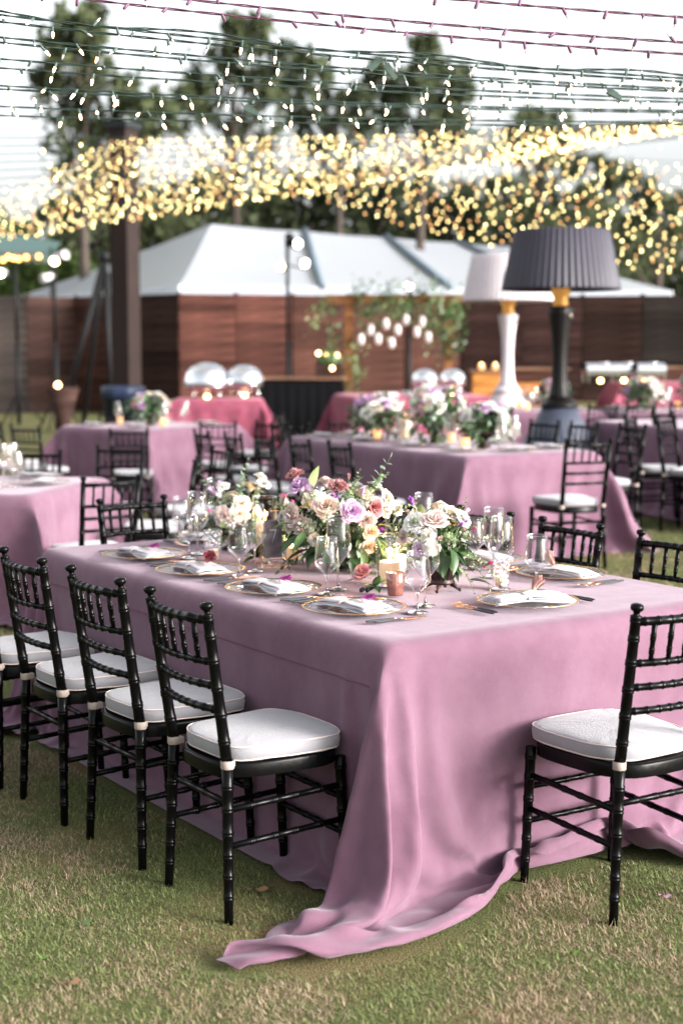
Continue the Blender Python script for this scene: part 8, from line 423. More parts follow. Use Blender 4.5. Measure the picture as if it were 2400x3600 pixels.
0,0,0,0,0,0,0,0,0,0,0,0,0,0,0,0,0,0,0,0,0,0,0,0,0,0,0,0,0,0,0,0,0,0,0,0,0,0,0,0,0,0,0,0,0,0,0,0,0,0,0,0,0,0,0,0,0,0,0,0,0,0,0,0,0,0,0,0,0,0,0,0,0,0,0,0,0,0,0,0,0,0,0,0,0,0,0,0,0,0,0,0,0,0,0,0,0,0,0,0,0,0,0,0,0,0,0,0,0,0,0,0,0,0,0,0,0,0,0,0,0,0,0,0,0,0,0,0,0,0,0,0,0,0,0,0,0,0,0,0,0,0,0,0,0,0,0,0,0,0,0,0,0,0,0,0,0,0,0,0,0,0,0,0,0,0,0,0,0,0,0,0,0,0,0,0,0,0,0,0,0,0,0,0,0,0,0,0,0,0,0,0,0,0,0,0,0,0,0,0,0,0,0,0,0,0,0,0,0,0,0,0,0,0,0,0,0,0,0,0,0,0,0,0,0,0,0,0,0,0,0,0,0,0,0,0,0,0,0,0,0,0,0,0,0,0,0,0,0,0,0,0,0,0,0,0,0,0,0,0,0,0,0,0,0,0,0,0,0,0,0,0,0,0,0,0,0,0,0,0,0,0,0,0,0,0,0,0,0,0,0,0,0,0,0,0,0,0,0,0,0,0,0,0,0,0,0,0,0,0,0,0,0,0,0,0,0,0,0,0,0,0,0,0,0,0,0,0,0,0,0,0,0,0,0,0,0,0,0,0,0,0,0,0,0,0,0,0,0,0,0,0,0,0,0,0,0,0,0,0,0,0,0,0,0,0,0,0,0,0,0,0,0,0,0,0,0,0,0,0,0,0,0,0,0,0,0,0,0,0,0,0,0,0,0,0,0,0,0,0,0,0,0,0,0,0,0,0,0,0,0,0,0,0,0,0,0,0,0,0,0,0,0,0,0,0,0,0,0,0,0,0,0,0,0,0,0,0,0,0,0,0,0,0,0,0,0,0,0,0,0,0,0,0,0,0,0,0,0,0,0,0,0,0,0,0,0,0,0,0,0,0,0,0,0,0,0,0,0,0,0,0,0,0,0,0,0,0,0,0,0,0,0,0,0,0,0,0,0,0,0,0,0,0,0,0,0,0,0,0,0,0,0,0,0,0,0,0,0,0,0,0,0,0,0,0,0,0,0,0,0,0,0,0,0,0,0,0,0,0,0,0,0,0,0,0,0,0,0,0,0,0,0,0,0,0,0,0,0,0,0,0,0,0,0,0,0,0,0,0,0,0,0,0,0,0,0,0,0,0,0,0,0,0,0,0,0,0,0,0,0,0,0,0,0,0,0,0,0,0,0,0,0,0,0,0,0,0,0,0,0,0,0,0,0,0,0,0,0,0,0,0,0,0,0,0,0,0,0,0,0,0,0,0,0,0,0,0,0,0,0,0,0,0,0,0,0,0,0,0,0,0,0,0,0,0,0,0,0,0,0,0,0,0,0,0,0,0,0,0,0,0,0,0,0,0,0,0,0,0,0,0,0,0,0,0,0,0,0,0,0,0,0,0,0,0,0,0,0,0,0,0,0,0,0,0,0,0,0,0,0,0,0,0,0,0,0,0,0,0,0,0,0,0,0,0,0,0,0,0,0,0,0,0,0,0,0,0,0,0,0,0,0,0,0,0,0,0,0,0,0,0,0,0,0,0,0,0,0,0,0,0,0,0,0,0,0,0,0,0,0,0,0,0,0,0,0,0,0,0,0,0,0,0,0,0,0,0,0,0,1,-1,0,0,0,0,0,0,0,0,0,0,0,0,0,1,-1,0,0,0,0,0,0,0,0,0,0,1,-1,0,0,0,0,0,0,0,0,0,0,0,0,0,0,0,0,0,0,0,0,0,0,0,0,0,0,0,0,0,0,0,1,0,-1,0,0,0,0,0,0,0,0,0,0,0,0,0,0,0,0,0,0,0,0,0,0,0,0,0,0,1,-1,0,0,0,0,0,0,0,0,0,0,1,-1,1,0,-1,1,1,0,-1,0,0,0,0,0,0,-1,1,1,0,0,0,0,0,0,0,0,0,0,0,0,0,0,0,-1,0,0,0,0,0,0,0,0,1,0,1,-1,0,5,5,4,-8,0,-2,1,0,0,-1,0,0,1,1,0,0,0,0,0,1,0,0,0,0,0,0,0,0,-1,0,0,1,0,-2,-1,0,0,0,0,0,-1,4,0,1,3,-13,7,-7,6,-5,
-1,-1,-1,0,1,-1,0,-7,-2,1,0,0,0,0,-1,0,0,0,0,0,0,0,0,1,0,0,-1,-1,1,7,2,0,0,0,0,1,-1,4,2,4,-1,-10,11,-2,-2,0,0,0,0,-1,0,-5,-3,-6,-1,1,0,0,0,0,0,0,0,0,0,0,0,0,0,0,0,0,0,-1,5,10,2,1,0,0,-1,-3,-2,3,-2,0,-2,-9,0,5,2,0,0,-1,0,-4,-1,-6,-2,0,-1,1,-1,0,0,0,0,0,0,0,0,0,0,0,1,0,-1,1,0,0,3,11,1,1,0,0,0,-2,-5,0,8,0,-2,-1,-1,0,0,0,-1,-4,-2,-7,0,0,-1,1,-1,1,0,0,0,0,0,0,0,0,0,0,0,-1,0,1,0,0,-1,1,2,10,3,1,0,0,-1,0,1,2,0,0,-1,2,-3,-3,-2,-3,-1,-6,-1,0,0,0,0,0,0,-1,0,0,0,0,0,0,0,0,1,0,0,0,0,-1,1,0,-1,0,3,9,4,0,1,0,0,1,1,0,-1,1,-7,-2,1,-2,0,-6,-1,-1,-1,1,0,-1,1,-1,1,0,0,0,0,0,0,0,0,0,0,0,0,-1,1,0,0,0,0,0,2,9,4,0,0,3,0,0,0,4,-4,-4,1,-5,-2,-6,-2,0,-1,2,-1,0,0,-1,1,0,0,0,0,0,0,0,0,0,-1,0,2,3,-3,0,-1,0,0,0,0,0,0,9,6,1,1,2,-1,1,7,-11,3,-3,-5,-7,-3,1,-1,1,-1,1,0,1,-2,0,-1,0,0,0,0,0,0,0,1,0,1,2,-1,1,-1,-2,0,0,0,0,0,1,1,7,6,3,0,0,-1,-3,3,-7,3,-8,4,-7,0,-2,0,2,-1,2,4,-6,-2,1,0,0,0,0,0,0,0,-1,1,1,-1,3,2,-4,-1,0,0,1,-1,0,0,3,3,13,1,-2,0,0,-5,6,4,-11,3,-13,3,-4,0,0,0,2,6,-9,3,-2,-1,0,0,0,0,0,0,0,1,0,0,-1,1,1,-1,0,-1,7,-4,0,-1,5,0,2,6,11,-2,-6,0,-2,2,4,-8,-8,4,0,-1,-1,-2,-3,3,-3,-2,1,1,0,0,0,0,0,0,0,0,0,0,-1,4,-5,3,0,0,6,-4,7,-3,4,-3,3,-2,-6,1,13,-2,0,0,-4,-2,-4,8,1,0,0,0,-1,3,-11,-7,6,4,3,1,0,0,0,0,0,0,0,-1,-1,-1,-6,0,-4,6,6,-3,4,-4,6,0,2,-2,4,-2,-3,-5,7
], 45, 58, 4)
def velvet(name, c, c2, edge):
    m = bpy.data.materials.new(name); m.use_nodes = True; t = m.node_tree; b = t.nodes['Principled BSDF']
    co_ = t.nodes.new('ShaderNodeTexCoord'); n = t.nodes.new('ShaderNodeTexNoise'); n.inputs['Scale'].default_value = 5; n.inputs['Detail'].default_value = 6; n.inputs['Roughness'].default_value = .62
    t.links.new(co_.outputs['Object'], n.inputs[0])
    mx = t.nodes.new('ShaderNodeMix'); mx.data_type = 'RGBA'; mx.inputs[6].default_value = (*c, 1); mx.inputs[7].default_value = (*c2, 1)
    mr = t.nodes.new('ShaderNodeMapRange'); mr.inputs[1].default_value = .38; mr.inputs[2].default_value = .64; t.links.new(n.outputs[0], mr.inputs[0]); t.links.new(mr.outputs[0], mx.inputs[0])
    t.links.new(mx.outputs[2], b.inputs['Base Color']); b.inputs['Roughness'].default_value = .85; b.inputs['Specular IOR Level'].default_value = .06
    b.inputs['Sheen Weight'].default_value = .27; b.inputs['Sheen Roughness'].default_value = .45; b.inputs['Sheen Tint'].default_value = (*edge, 1)
    n2 = t.nodes.new('ShaderNodeTexNoise'); n2.inputs['Scale'].default_value = 420; n2.inputs['Detail'].default_value = 2; t.links.new(co_.outputs['Object'], n2.inputs[0])
    n3 = t.nodes.new('ShaderNodeTexNoise'); n3.inputs['Scale'].default_value = 11; n3.inputs['Detail'].default_value = 3; t.links.new(co_.outputs['Object'], n3.inputs[0])
    b1 = t.nodes.new('ShaderNodeBump'); b1.inputs['Strength'].default_value = .6; b1.inputs['Distance'].default_value = .0015; t.links.new(n2.outputs[0], b1.inputs['Height'])
    b2 = t.nodes.new('ShaderNodeBump'); b2.inputs['Strength'].default_value = .42; b2.inputs['Distance'].default_value = .008; t.links.new(n3.outputs[0], b2.inputs['Height'])
    t.links.new(b1.outputs[0], b2.inputs['Normal']); t.links.new(b2.outputs[0], b.inputs['Normal']); return m
M_VEL = velvet('velvet_mauve', (.150, .077, .114), (.182, .101, .143), (.95, .90, .98))
M_ROSE = velvet('cloth_magenta', (.20, .048, .080), (.25, .07, .11), (1, .6, .7))
def retarget(A, W, L, W0=1.49, L0=2.51):
    B_ = A.copy(); x, y = A[..., 0], A[..., 1]
    B_[..., 0] = np.where(x < .1, x, np.where(x > W0-.1, x+W-W0, .1+(x-.1)*(W-.2)/(W0-.2)))
    B_[..., 1] = np.where(y < .1, y, np.where(y > L0-.1, y+L-L0, .1+(y-.1)*(L-.2)/(L0-.2))); return B_
def cloth(A, W, L, loc, rz, mat, label, group=None, ztop=None, seats=(), sub=2, name='tablecloth', folds=0):
    B_ = retarget(A, W, L); ny, nx = B_.shape[:2]
    for (x, y, dx) in seats:                    # chairs pushed in under the far edge press the drop inwards
        f = np.clip((.34-np.abs(B_[..., 1]-y))/.10, 0, 1)*np.clip((.56-B_[..., 2])/.06, 0, 1)*(B_[..., 0] > W-.3)
        B_[..., 0] = B_[..., 0]*(1-f)+(np.minimum(B_[..., 0], x-dx))*f
    if folds:
        f = np.clip((.70-B_[..., 2])/.5, 0, 1); i = np.arange(nx)[None, :]; j = np.arange(ny)[:, None]
        dep = folds*f*(np.sin(i*1.55+j*.1)+.6*np.sin(i*.83+1)); dep2 = folds*f*(np.sin(j*1.55)+.6*np.sin(j*.77+2))
        B_[..., 1] += np.where((B_[..., 1] < 0) | (B_[..., 1] > L), dep, 0); B_[..., 0] += np.where((B_[..., 0] < 0) | (B_[..., 0] > W), dep2, 0)
    if ztop: B_[..., 2] = np.maximum(B_[..., 2]*ztop/.777, .004)
    F = np.array([(j*nx+i, j*nx+i+1, (j+1)*nx+i+1, (j+1)*nx+i) for j in range(ny-1) for i in range(nx-1)])
    o = link(name, np_mesh(name, B_.reshape(-1, 3), F, mat, smooth=True), None, loc, (0, 0, rz), None, label, 'tablecloth', group)
    if sub: s = o.modifiers.new('smooth', 'SUBSURF'); s.levels = sub; s.render_levels = sub
    return o
TH = .591; C0 = Vector((.1275, 4.175, 0))
def W0(u, v, z=0, C=C0, th=TH):
    """metres along (u) and across (v) a table from its near corner -> world"""
    return Vector((C.x-math.sin(th)*u+math.cos(th)*v, C.y+math.cos(th)*u+math.sin(th)*v, z))
main = cloth(CLOTH1, 1.49, 2.51, C0, TH, M_VEL, 'dusty mauve velvet cloth over the nearest table, one corner trailing on the grass', seats=[(1.26, u, .0) for u in (.51, 1.05, 1.58, 2.1)])
M_SEW = MAT('seam_thread', (.17, .055, .10), .8)
# stitched seam that runs along the left drop and round the near corner
A1 = retarget(CLOTH1, 1.49, 2.51); m = MB(); P = []
for j in range(A1.shape[0]-1, -1, -1):
    row = A1[j]
    if row[41, 1] < .04: break
    s = [k for k in range(A1.shape[1]-1) if row[k, 2] < .648 <= row[k+1, 2] and row[k, 0] < .3]
    if s: k = s[0]; f = (.648-row[k, 2])/(row[k+1, 2]-row[k, 2]); q = row[k]*(1-f)+row[k+1]*f; P.append((q[0]-.0015, q[1], q[2]))
m.tube(P, .0016, 5); m.obj('seam', M_SEW, main)
# the lawn stays pressed flat where the cloth lies on it
cells = np.zeros((160, 200), bool); q_ = A1[A1[..., 2] < .06]; q_ = np.concatenate([q_+np.array([a, b, 0]) for a in (-.02, 0, .02) for b in (-.02, 0, .02)])
cells[np.clip(((q_[:, 1]+1)/.025).astype(int), 0, 159), np.clip(((q_[:, 0]+1)/.025).astype(int), 0, 199)] = True
def clear_of_cloth(x, y):
    dx, dy = x-C0.x, y-C0.y; v = dx*math.cos(TH)+dy*math.sin(TH); u = -dx*math.sin(TH)+dy*math.cos(TH)
    i = ((u+1)/.025).astype(int); j = ((v+1)/.025).astype(int); ok = (i >= 0) & (i < 160) & (j >= 0) & (j < 200); hit = np.zeros(len(x), bool)
    hit[ok] = cells[i[ok], j[ok]]; return ~(hit | ((u > 0) & (u < 2.5) & (v > 0) & (v < 1.48)))
Vb, Fb, Cb = blades(430000, 2.6, 7.6, .0030, .0125, 5, clear_of_cloth)
tag(link('grass', np_mesh('grass', Vb, Fb, M_BLADE, Cb)), 'short patchy lawn grass, part green and part straw coloured', 'grass', kind='stuff')
Vb, Fb, Cb = blades(90000, 7.4, 15, .008, .022, 6)
tag(link('grass', np_mesh('grass_back', Vb, Fb, M_BLADE, Cb)), 'short green grass between the tables further back', 'grass', kind='stuff')

C2 = Vector((.87, 10.45, gz(1, 10.8)+.005)); T2T = .50
cloth(CLOTH2, 1.2, 2.85, C2, T2T, M_VEL, 'mauve velvet cloth over the long table in the middle distance', folds=.012)
C3 = Vector((-2.0, 15.5, 0)); T3T = .88
cloth(CLOTH2[:, ::-1]*np.array([-1, 1, 1])+np.array([1.49, 0, 0]), 1.45, 1.45, C3, T3T, M_VEL, 'mauve cloth on the square table left behind, in front of the chafing dishes', folds=.016)
C4 = Vector((-1.80, 8.70, -.02)); T4T = 1.37
cloth(CLOTH2, 1.32, 2.6, C4, T4T, M_VEL, 'mauve velvet cloth on the table cut off by the left edge', folds=.014)
C5 = Vector((1.62, 16.2, gz(3, 16))); T5T = .03
cloth(CLOTH2, 1.25, 1.2, C5, T5T, M_VEL, 'mauve cloth on the far table standing before the white heater', folds=.014)
C6 = Vector((3.02, 15.9, gz(3, 16)+.003)); T6T = .12
cloth(CLOTH2, 2.4, 1.2, C6, T6T, M_VEL, 'mauve cloth on the far right table under white flowers', folds=.014)
C7 = Vector((3.05, 12.35, gz(3, 12.5)))
cloth(CLOTH2, 1.4, 2.0, C7, .35, M_VEL, 'mauve cloth whose corner trails in from the right edge of the photo', folds=.014)
C8 = Vector((.36, 22.2, .05)); T8T = .22
cloth(CLOTH2, 2.15, 2.3, C8, T8T, M_ROSE, 'bright rose cloth on the long buffet with two domed chafing dishes', folds=.018, ztop=.84)
C9 = Vector((-2.62, 23.0, 0)); T9T = .02
cloth(CLOTH2, 1.40, .9, C9, T9T, M_ROSE, 'bright rose cloth on the small buffet left of the black bar', folds=.022, ztop=.84)
C10 = Vector((4.05, 21.8, .28)); T10T = .05
cloth(CLOTH2, 1.3, .9, C10, T10T, M_ROSE, 'magenta cloth under the silver boxes at the far right', folds=.02, ztop=.84)

# ------------------------------------------------------------------ chiavari chairs
M_BLK = MAT('black_lacquer', (.002, .002, .0022), .24, spec=.13, coat=.03, noise=.2, nscale=14, bump=.06, bscale=70)
M_CUSH = MAT('cushion_fabric', (.265, .26, .285), .85, sheen=.3, noise=.04, nscale=6, bump=.35, bscale=520, nvec=(.25, .25, 3))
M_PIPE = MAT('cushion_piping', (.60, .50, .47), .85); M_STRAP = MAT('elastic_strap', (.34, .28, .245), .8, bump=.3, bscale=300)
def turned(m, a, b, r0, r1, rings, n, rh=.0022, up=None):
    """a turned bamboo style bar from a to b with pairs of raised rings"""
    a, b = Vector(a), Vector(b); L = (b-a).length; P = [(0, r0)]
    for t in rings:
        r = r0+(r1-r0)*t; d = .0045/L
        for dt, k in ((-2.2, 0), (-1.6, .6), (-1, 1), (-.4, .55), (0, .25), (.4, .55), (1, 1), (1.6, .6), (2.2, 0)): P.append((t+dt*d, r+rh*k))
    P.append((1, r1)); P.sort(); m.tube([a.lerp(b, t) for t, _ in P], [r for _, r in P], n); return m
def curved(m, pts, r, rings, n, rh=.0018):
    pts = [Vector(p) for p in pts]; K = len(pts)-1
    def at(t): j = min(K-1, int(t*K)); return pts[j].lerp(pts[j+1], t*K-j)
    P = [(t/10, r) for t in range(11)]
    for t in rings: P += [(t-.012, r), (t-.006, r+rh), (t, r+rh*.4), (t+.006, r+rh), (t+.012, r)]
    P.sort(); m.tube([at(max(0, min(1, t))) for t, _ in P], [q for _, q in P], n); return m
def outline(n, wf, wb, yf, yb, e=3.4):
    o = []
    for k in range(n):
        a = 2*PI*k/n; c, s = math.cos(a), math.sin(a)
        ex = abs(c)**(2/e)*(1 if c >= 0 else -1); ey = abs(s)**(2/e)*(1 if s >= 0 else -1)
        y = (yf+yb)/2+(yf-yb)/2*ey; t = (y-yb)/(yf-yb); o.append((ex*(wb+(wf-wb)*t), y))
    return o
def chair(hi=True):
    n = 12 if hi else 7; ro = thing('chiavari_chair', '-', 'chair', group='-')
    zs = .452
    for s in (-1, 1):
        foot, mid, top = (s*.183, -.198, 0), (s*.160, -.186, zs), (s*.171, -.250, .885)
        m = MB(); rg = (.17, .30, .43, .57, .72, .86) if hi else (.3, .57, .86)
        turned(m, foot, mid, .0130, .0168, rg, n); turned(m, mid, top, .0168, .0150, (.16, .34, .52, .70, .86, .985) if hi else (.34, .7), n); m.obj('back_post', M_BLK, ro)
        f = MB(); f.lathe([(.0150, -.006), (.0165, 0), (.0165, .004), (.0100, .007), (.0085, .012), (.0105, .016), (.0165, .020), (.0190, .027), (.0178, .034), (.0120, .038), (0, .0392)] if hi else [(.016, 0), (.009, .01), (.018, .022), (.017, .034), (0, .038)], n, Mx(top, (R(7), 0, 0))); f.obj('finial', M_BLK, ro)
        m = MB(); turned(m, (s*.176, .205, 0), (s*.173, .185, .425), .0125, .0165, (.17, .33, .47, .62, .78, .93) if hi else (.33, .62), n); m.obj('front_leg', M_BLK, ro)
    # seat frame: rounded apron, open bottom
    m = MB(); o1 = outline(28 if hi else 16, .200, .168, .212, -.200); k = len(o1)
    lv = [(1, .408), (1, .442), (.985, .449), (.93, .449), (.93, .405)]
    m.add([(x*s, (y-.005)*s+.005, z) for s, z in lv for x, y in o1], [(j*k+i, j*k+(i+1) % k, (j+1)*k+(i+1) % k, (j+1)*k+i) for j in range(4) for i in range(k)]+[tuple(3*k+i for i in range(k))], True); m.obj('seat_frame', M_BLK, ro)
    def bow(z, w_, dy, k=6):
        t = (z-zs)/(.885-zs); y = -.186-.064*t; x = .160+.011*t
        return [(x*w_*(2*i/k-1), y-dy*(1-(2*i/k-1)**2), z) for i in range(k+1)]
    for z, r, dy in ((.872, .0125, .030), (.752, .0105, .030), (.682, .0105, .026), (.612, .0105, .024)):
        m = MB(); curved(m, bow(z, 1, dy), r, [.08+.12*i for i in range(8)] if hi else (.2, .5, .8), n-2); m.obj('top_rail' if z > .8 else 'back_rail', M_BLK, ro)
    for i in range(5):
        t = (i+1)/6; a = bow(.750, 1, .030, 6)[1+i]; b = bow(.870, 1, .030, 6)[1+i]
        m = MB(); turned(m, a, b, .0068, .0082, (.3, .62), n-3, .0018) if hi else m.tube([a, b], .0075, 5); m.obj('spindle', M_BLK, ro)
    rr = (.2, .42, .6, .8) if hi else (.5,)
    for s in (-1, 1):
        for z0, z1 in ((.34, .325), (.235, .22)):
            m = MB(); turned(m, (s*.175, .19, z0), (s*.170, -.19, z1), .0092, .0092, rr, n-3, .0016); m.obj('stretcher', M_BLK, ro)
    for y, z in ((.192, .300), (.192, .195), (-.190, .345)):
        m = MB(); turned(m, (-.172, y, z), (.172, y, z), .0092, .0092, rr, n-3, .0016); m.obj('stretcher', M_BLK, ro)
    # cushion
    N = 48 if hi else 20; base = outline(N, .205, .166, .215, -.178, 4.0); m = MB()
    lv = [(.86, .450), (.965, .452), (1.0, .462), (1.006, .480), (1.0, .4915), (.985, .496), (.94, .4990), (.80, .5025), (.55, .5045), (.28, .505)]
    rs = random.Random(3); V = []
    for li, (s, z) in enumerate(lv):
        for i, (x, y) in enumerate(base):
            wob = .0016*math.sin(i*1.9+li)+.001*rs.uniform(-1, 1)
            V.append((x*s, (y-.018)*s+.018, z+(wob if 0 < li < 8 else .5*wob)))
    m.add(V, [(j*N+i, j*N+(i+1) % N, (j+1)*N+(i+1) % N, (j+1)*N+i) for j in range(len(lv)-1) for i in range(N)]+[tuple(range(N-1, -1, -1)), tuple((len(lv)-1)*N+i for i in range(N))], True)
    cu = m.obj('cushion', M_CUSH, ro)
    if hi:
        for sc_, z in ((.998, .4945), (.985, .456)): m = MB(); P = [(x*sc_, (y-.018)*sc_+.018, z+.0016*math.sin(i*.7)) for i, (x, y) in enumerate(base)]; m.tube(P+[P[0]], .0024, 5, False); m.obj('piping', M_PIPE, cu)
    for s in (-1, 1):
        m = MB(); x = s*.161; m.lathe([(.0182, -.012), (.0195, -.010), (.0195, .010), (.0182, .012)], 12 if hi else 8, Mx((x, -.186, .455)), False)
        m.box((x*.94, -.172, .455), (.022, .02, .018)); m.obj('strap_or_shadow', M_STRAP, cu)
    return remember(ro)
chair_hi, chair_lo = chair(True), chair(False); used_hi, used_lo = {}, {}
def seat(hi, x, y, rz, label, group, z=None):
    return put(chair_hi if hi else chair_lo, (x, y, gz(x, y) if z is None else z), rz, label, group, used_hi if hi else used_lo)
GL = 'chairs along the near left side of the front table'; GR = 'chairs along the far right side of the front table'
for u, v, a, lb in ((.335, -.235, 0, 'black chiavari chair nearest the camera on the left, its whole white cushion in view'),
        (.875, -.245, .03, 'black chair second from the camera along the left side of the front table'),
        (1.41, -.265, .0, 'black chair third from the camera along the left side of the front table'),
        (1.93, -.285, -.03, 'black chair cut by the left edge, fourth along the front table')):
    p = W0(u, v); seat(1, p.x, p.y, TH-PI/2+a, lb, GL, 0)
p = W0(-.262, .650); seat(1, p.x, p.y, TH-.03, 'black chair at the near end of the front table, cut by the right edge', 'chairs at the two ends of the front table', 0)
p = W0(2.70, .66); seat(1, p.x, p.y, TH+PI+.06, 'black chair at the far end of the front table, turned towards us', 'chairs at the two ends of the front table', 0)
for u, lb in ((.52, 'black chair back cut by the right edge behind the front table'), (1.085, 'black chair back behind the gold rimmed plates, second from the right edge'),
              (1.63, 'black chair back rising right behind the wine glasses'), (2.14, 'black chair back mostly hidden by the flowers on the front table')):
    p = W0(u, 1.44); seat(1, p.x, p.y, TH+PI/2, lb, GR, 0)
G2 = 'chairs round the middle table'
for k, (x, y) in enumerate(((.21, 10.55), (-.085, 11.12), (-.375, 11.70), (-.66, 12.25))):
    seat(0, x, y+.05, T2T-PI/2-.05, ('nearest', 'second', 'third', 'fourth')[k]+' black chair along the left side of the middle table', G2)
seat(0, 1.55, 10.20, T2T-.1, 'black chair with white seat alone at the near end of the middle table', G2)
for k, (x, y) in enumerate(((2.02, 11.48), (1.74, 11.97), (1.50, 12.45), (1.20, 12.90))):
    seat(0, x, y, T2T+PI/2+.1*(k-1), ('rightmost', 'second', 'third', 'fourth')[k]+' black chair along the far side of the middle table, before the black heater', G2)
seat(0, -.42, 13.4, T2T+PI-.3, 'black chair at the far end of the middle table, beside the black bar', G2)
seat(0, -.98, 13.0, -PI/2+.45, 'black chair with white seat facing right between the left tables and the middle table', G2)
seat(0, -.80, 14.1, 2.6, 'black chair turned to the camera between the square table and the middle table', G2)
seat(0, .10, 13.6, T2T+PI-.3, 'black chair at the far end of the middle table, before the rose buffet', G2)
G3 = 'chairs round the square table at the left'
seat(0, -1.99, 14.15, .06, 'black chair with its back to us centred before the square left table', G3)
seat(0, -1.26, 14.85, .22, 'black chair at the right of the square left table, white seat in view', G3)
seat(0, -3.30, 15.4, -1.1, 'black chair leftmost beside the square left table', G3)
seat(0, -2.92, 14.6, -.5, 'black chair second from left before the square left table', G3)
seat(0, -2.75, 17.6, 3.0, 'black chair behind the square left table', G3)
seat(0, -.92, 16.3, 1.3, 'black chair with white seat between the square table and the rose buffet', G3)
G4 = 'chairs round the table cut off at the left'
seat(0, -1.43, 8.52, .62, 'black chair at the right corner of the cut off left table, back towards us', G4)
seat(0, -1.19, 9.62, PI/2+.05, 'black chair seen edge on at the end of the table cut off at the left', G4)
seat(0, -1.08, 10.6, 2.05, 'black chair turned sideways right of the left tables, slats bunched together', G4)
seat(0, -1.69, 11.0, 3.05, 'black chair facing us behind the table cut off at the left', G4)
seat(0, -2.27, 10.7, 2.95, 'black chair farthest left behind the table cut off at the left', G4)
G5 = 'chairs at the far right tables'
seat(0, 3.05, 13.2, -PI/2+.3, 'black chair behind the edge on one at the far right', G5)
seat(0, 3.25, 14.3, .9, 'black chair between the trailing cloth and the far right table', G5)
for k, x in enumerate((2.55, 2.93, 3.35, 3.72)): seat(0, x, 15.45-.05*k, .45, ('first', 'second', 'third', 'fourth')[k]+' black chair from the left before the far right table', G5)
seat(0, 1.49, 15.6, .5, 'black chair before the white heater', G5)
seat(0, 2.64, 12.42, -PI/2+.06, 'black chair seen edge on at the right, just left of the trailing cloth', G5)
seat(0, 2.83, 11.98, -PI/2-.62, 'black chair half cut by the right edge beside the trailing cloth', G5)

# ------------------------------------------------------------------ things on the tables
M_GLASS = THIN('clear_glass', (.965, .965, .975), base=.035)
M_STEM = MAT('glass_stem', (1, 1, 1), .02, trans=1, ior=1.46); M_CUT = THIN('cut_glass', (.97, .97, .99), base=.14, rough=.06, bump=.9, bscale=70)
M_PLATE = THIN('plate_glass', (.93, .93, .95), base=.30, rough=.08, bump=.7, bscale=55)
M_GOLD = MAT('gold_rim', (.80, .50, .20), .25, metal=1, noise=.15, nscale=30); M_RGOLD = MAT('rose_gold', (.85, .48, .30), .22, metal=1)
M_HAND = MAT('black_handle', (.022, .026, .032), .45); M_NAP = MAT('napkin_linen', (.52, .49, .52), .9, sheen=.1, bump=.35, bscale=400)
M_RIB = MAT('ribbon', (.78, .58, .52), .6, sheen=.4); M_WAX = MAT('candle_wax', (.70, .60, .46), .5, sub=.5, emis=(1, .55, .22), estr=.12)
M_WICK = MAT('wick', (.02, .015, .01), .9); M_FLAME = EMIT('flame', (1, .58, .2), 12); M_BUD = MAT('tulip_petal', (.32, .02, .20), .45, noise=.35, nscale=40, sub=.1, c2=(.55, .06, .42))
M_STEMG = MAT('stem_green', (.09, .14, .05), .6); M_CARN = MAT('dried_carnation', (.34, .07, .09), .8, noise=.4, nscale=60)
def wine_glass(h, name='wine_glass'):
    ro = thing(name, '-', 'glass', group='-'); b = .44*h; n = 32
    hb = h*.44                                  # where the bowl starts above its point
    pr = [(.0045, h*.335), (.010, h*.352), (.0395 if h > .22 else .041, h*.50), (.0455 if h > .22 else .043, h*.545), (.0462 if h > .22 else .0425, h*.57), (.0440 if h > .22 else .0405, h*.70), (.0385 if h > .22 else .0365, h*.90), (.0355 if h > .22 else .0345, h)]
    MB().lathe(pr+[(r_-.0013, z_) for r_, z_ in pr[:0:-1]], n, caps=False).obj('bowl', M_GLASS, ro)
    MB().lathe([(pr[-1][0]-.0006, h-.0004), (pr[-1][0]+.0007, h), (pr[-1][0]-.0006, h+.0008)], n, caps=False).obj('rim', M_STEM, ro)
    MB().lathe([(.034, 0), (.0345, .0012), (.030, .0028), (.010, .0055), (.0052, .012), (.0036, .03), (.0034, h*.28), (.0048, h*.325), (.006, h*.337), (0, h*.345)], 20).obj('stem', M_STEM, ro)
    return remember(ro)
tall_g, low_g = wine_glass(.252), wine_glass(.192); ut, ul = {}, {}
Z0 = .7835
GG = 'stemmed glasses on the front table'
def glass(tall, x, y, lb, z=Z0, g=GG): return put(tall_g if tall else low_g, (x, y, z), random.uniform(0, 6), lb, g, ut if tall else ul)
for (t, x, y, lb) in ((1,.272,4.79,'tall wine glass of the pair before the dark ribbed urn'),(0,.240,4.665,'short wine glass nearest the camera, overlapping the tall one'),
    (1,-.012,5.13,'tall wine glass standing before the big central flowers'),(0,-.05,5.03,'short wine glass before the big central flowers'),
    (1,-.325,5.55,'tall wine glass left of the glass table number stand'),(0,-.375,5.43,'short wine glass left of the table number stand, closer to us'),
    (1,-.585,6.03,'tall wine glass behind the crystal tumbler at the left'),(0,-.607,5.90,'short wine glass just left of the crystal tumbler'),
    (1,-.565,6.66,'tall wine glass farthest back at the left of the flowers'),(0,-.69,6.42,'short wine glass in front of the farthest left plate'),
    (0,.672,5.10,'short wine glass standing alone behind the nearest right plate'),(1,.552,5.13,'tall wine glass right of the trailing greenery'),
    (1,.555,5.42,'tall wine glass farther back at the right, its bowl above the next one'),(0,.50,5.62,'short wine glass just behind the right flowers'),
    (1,-.10,6.45,'tall wine glass half hidden behind the central flowers'),(1,.33,5.98,'tall wine glass glimpsed between the central and right flowers')):
    glass(t, x, y, lb)
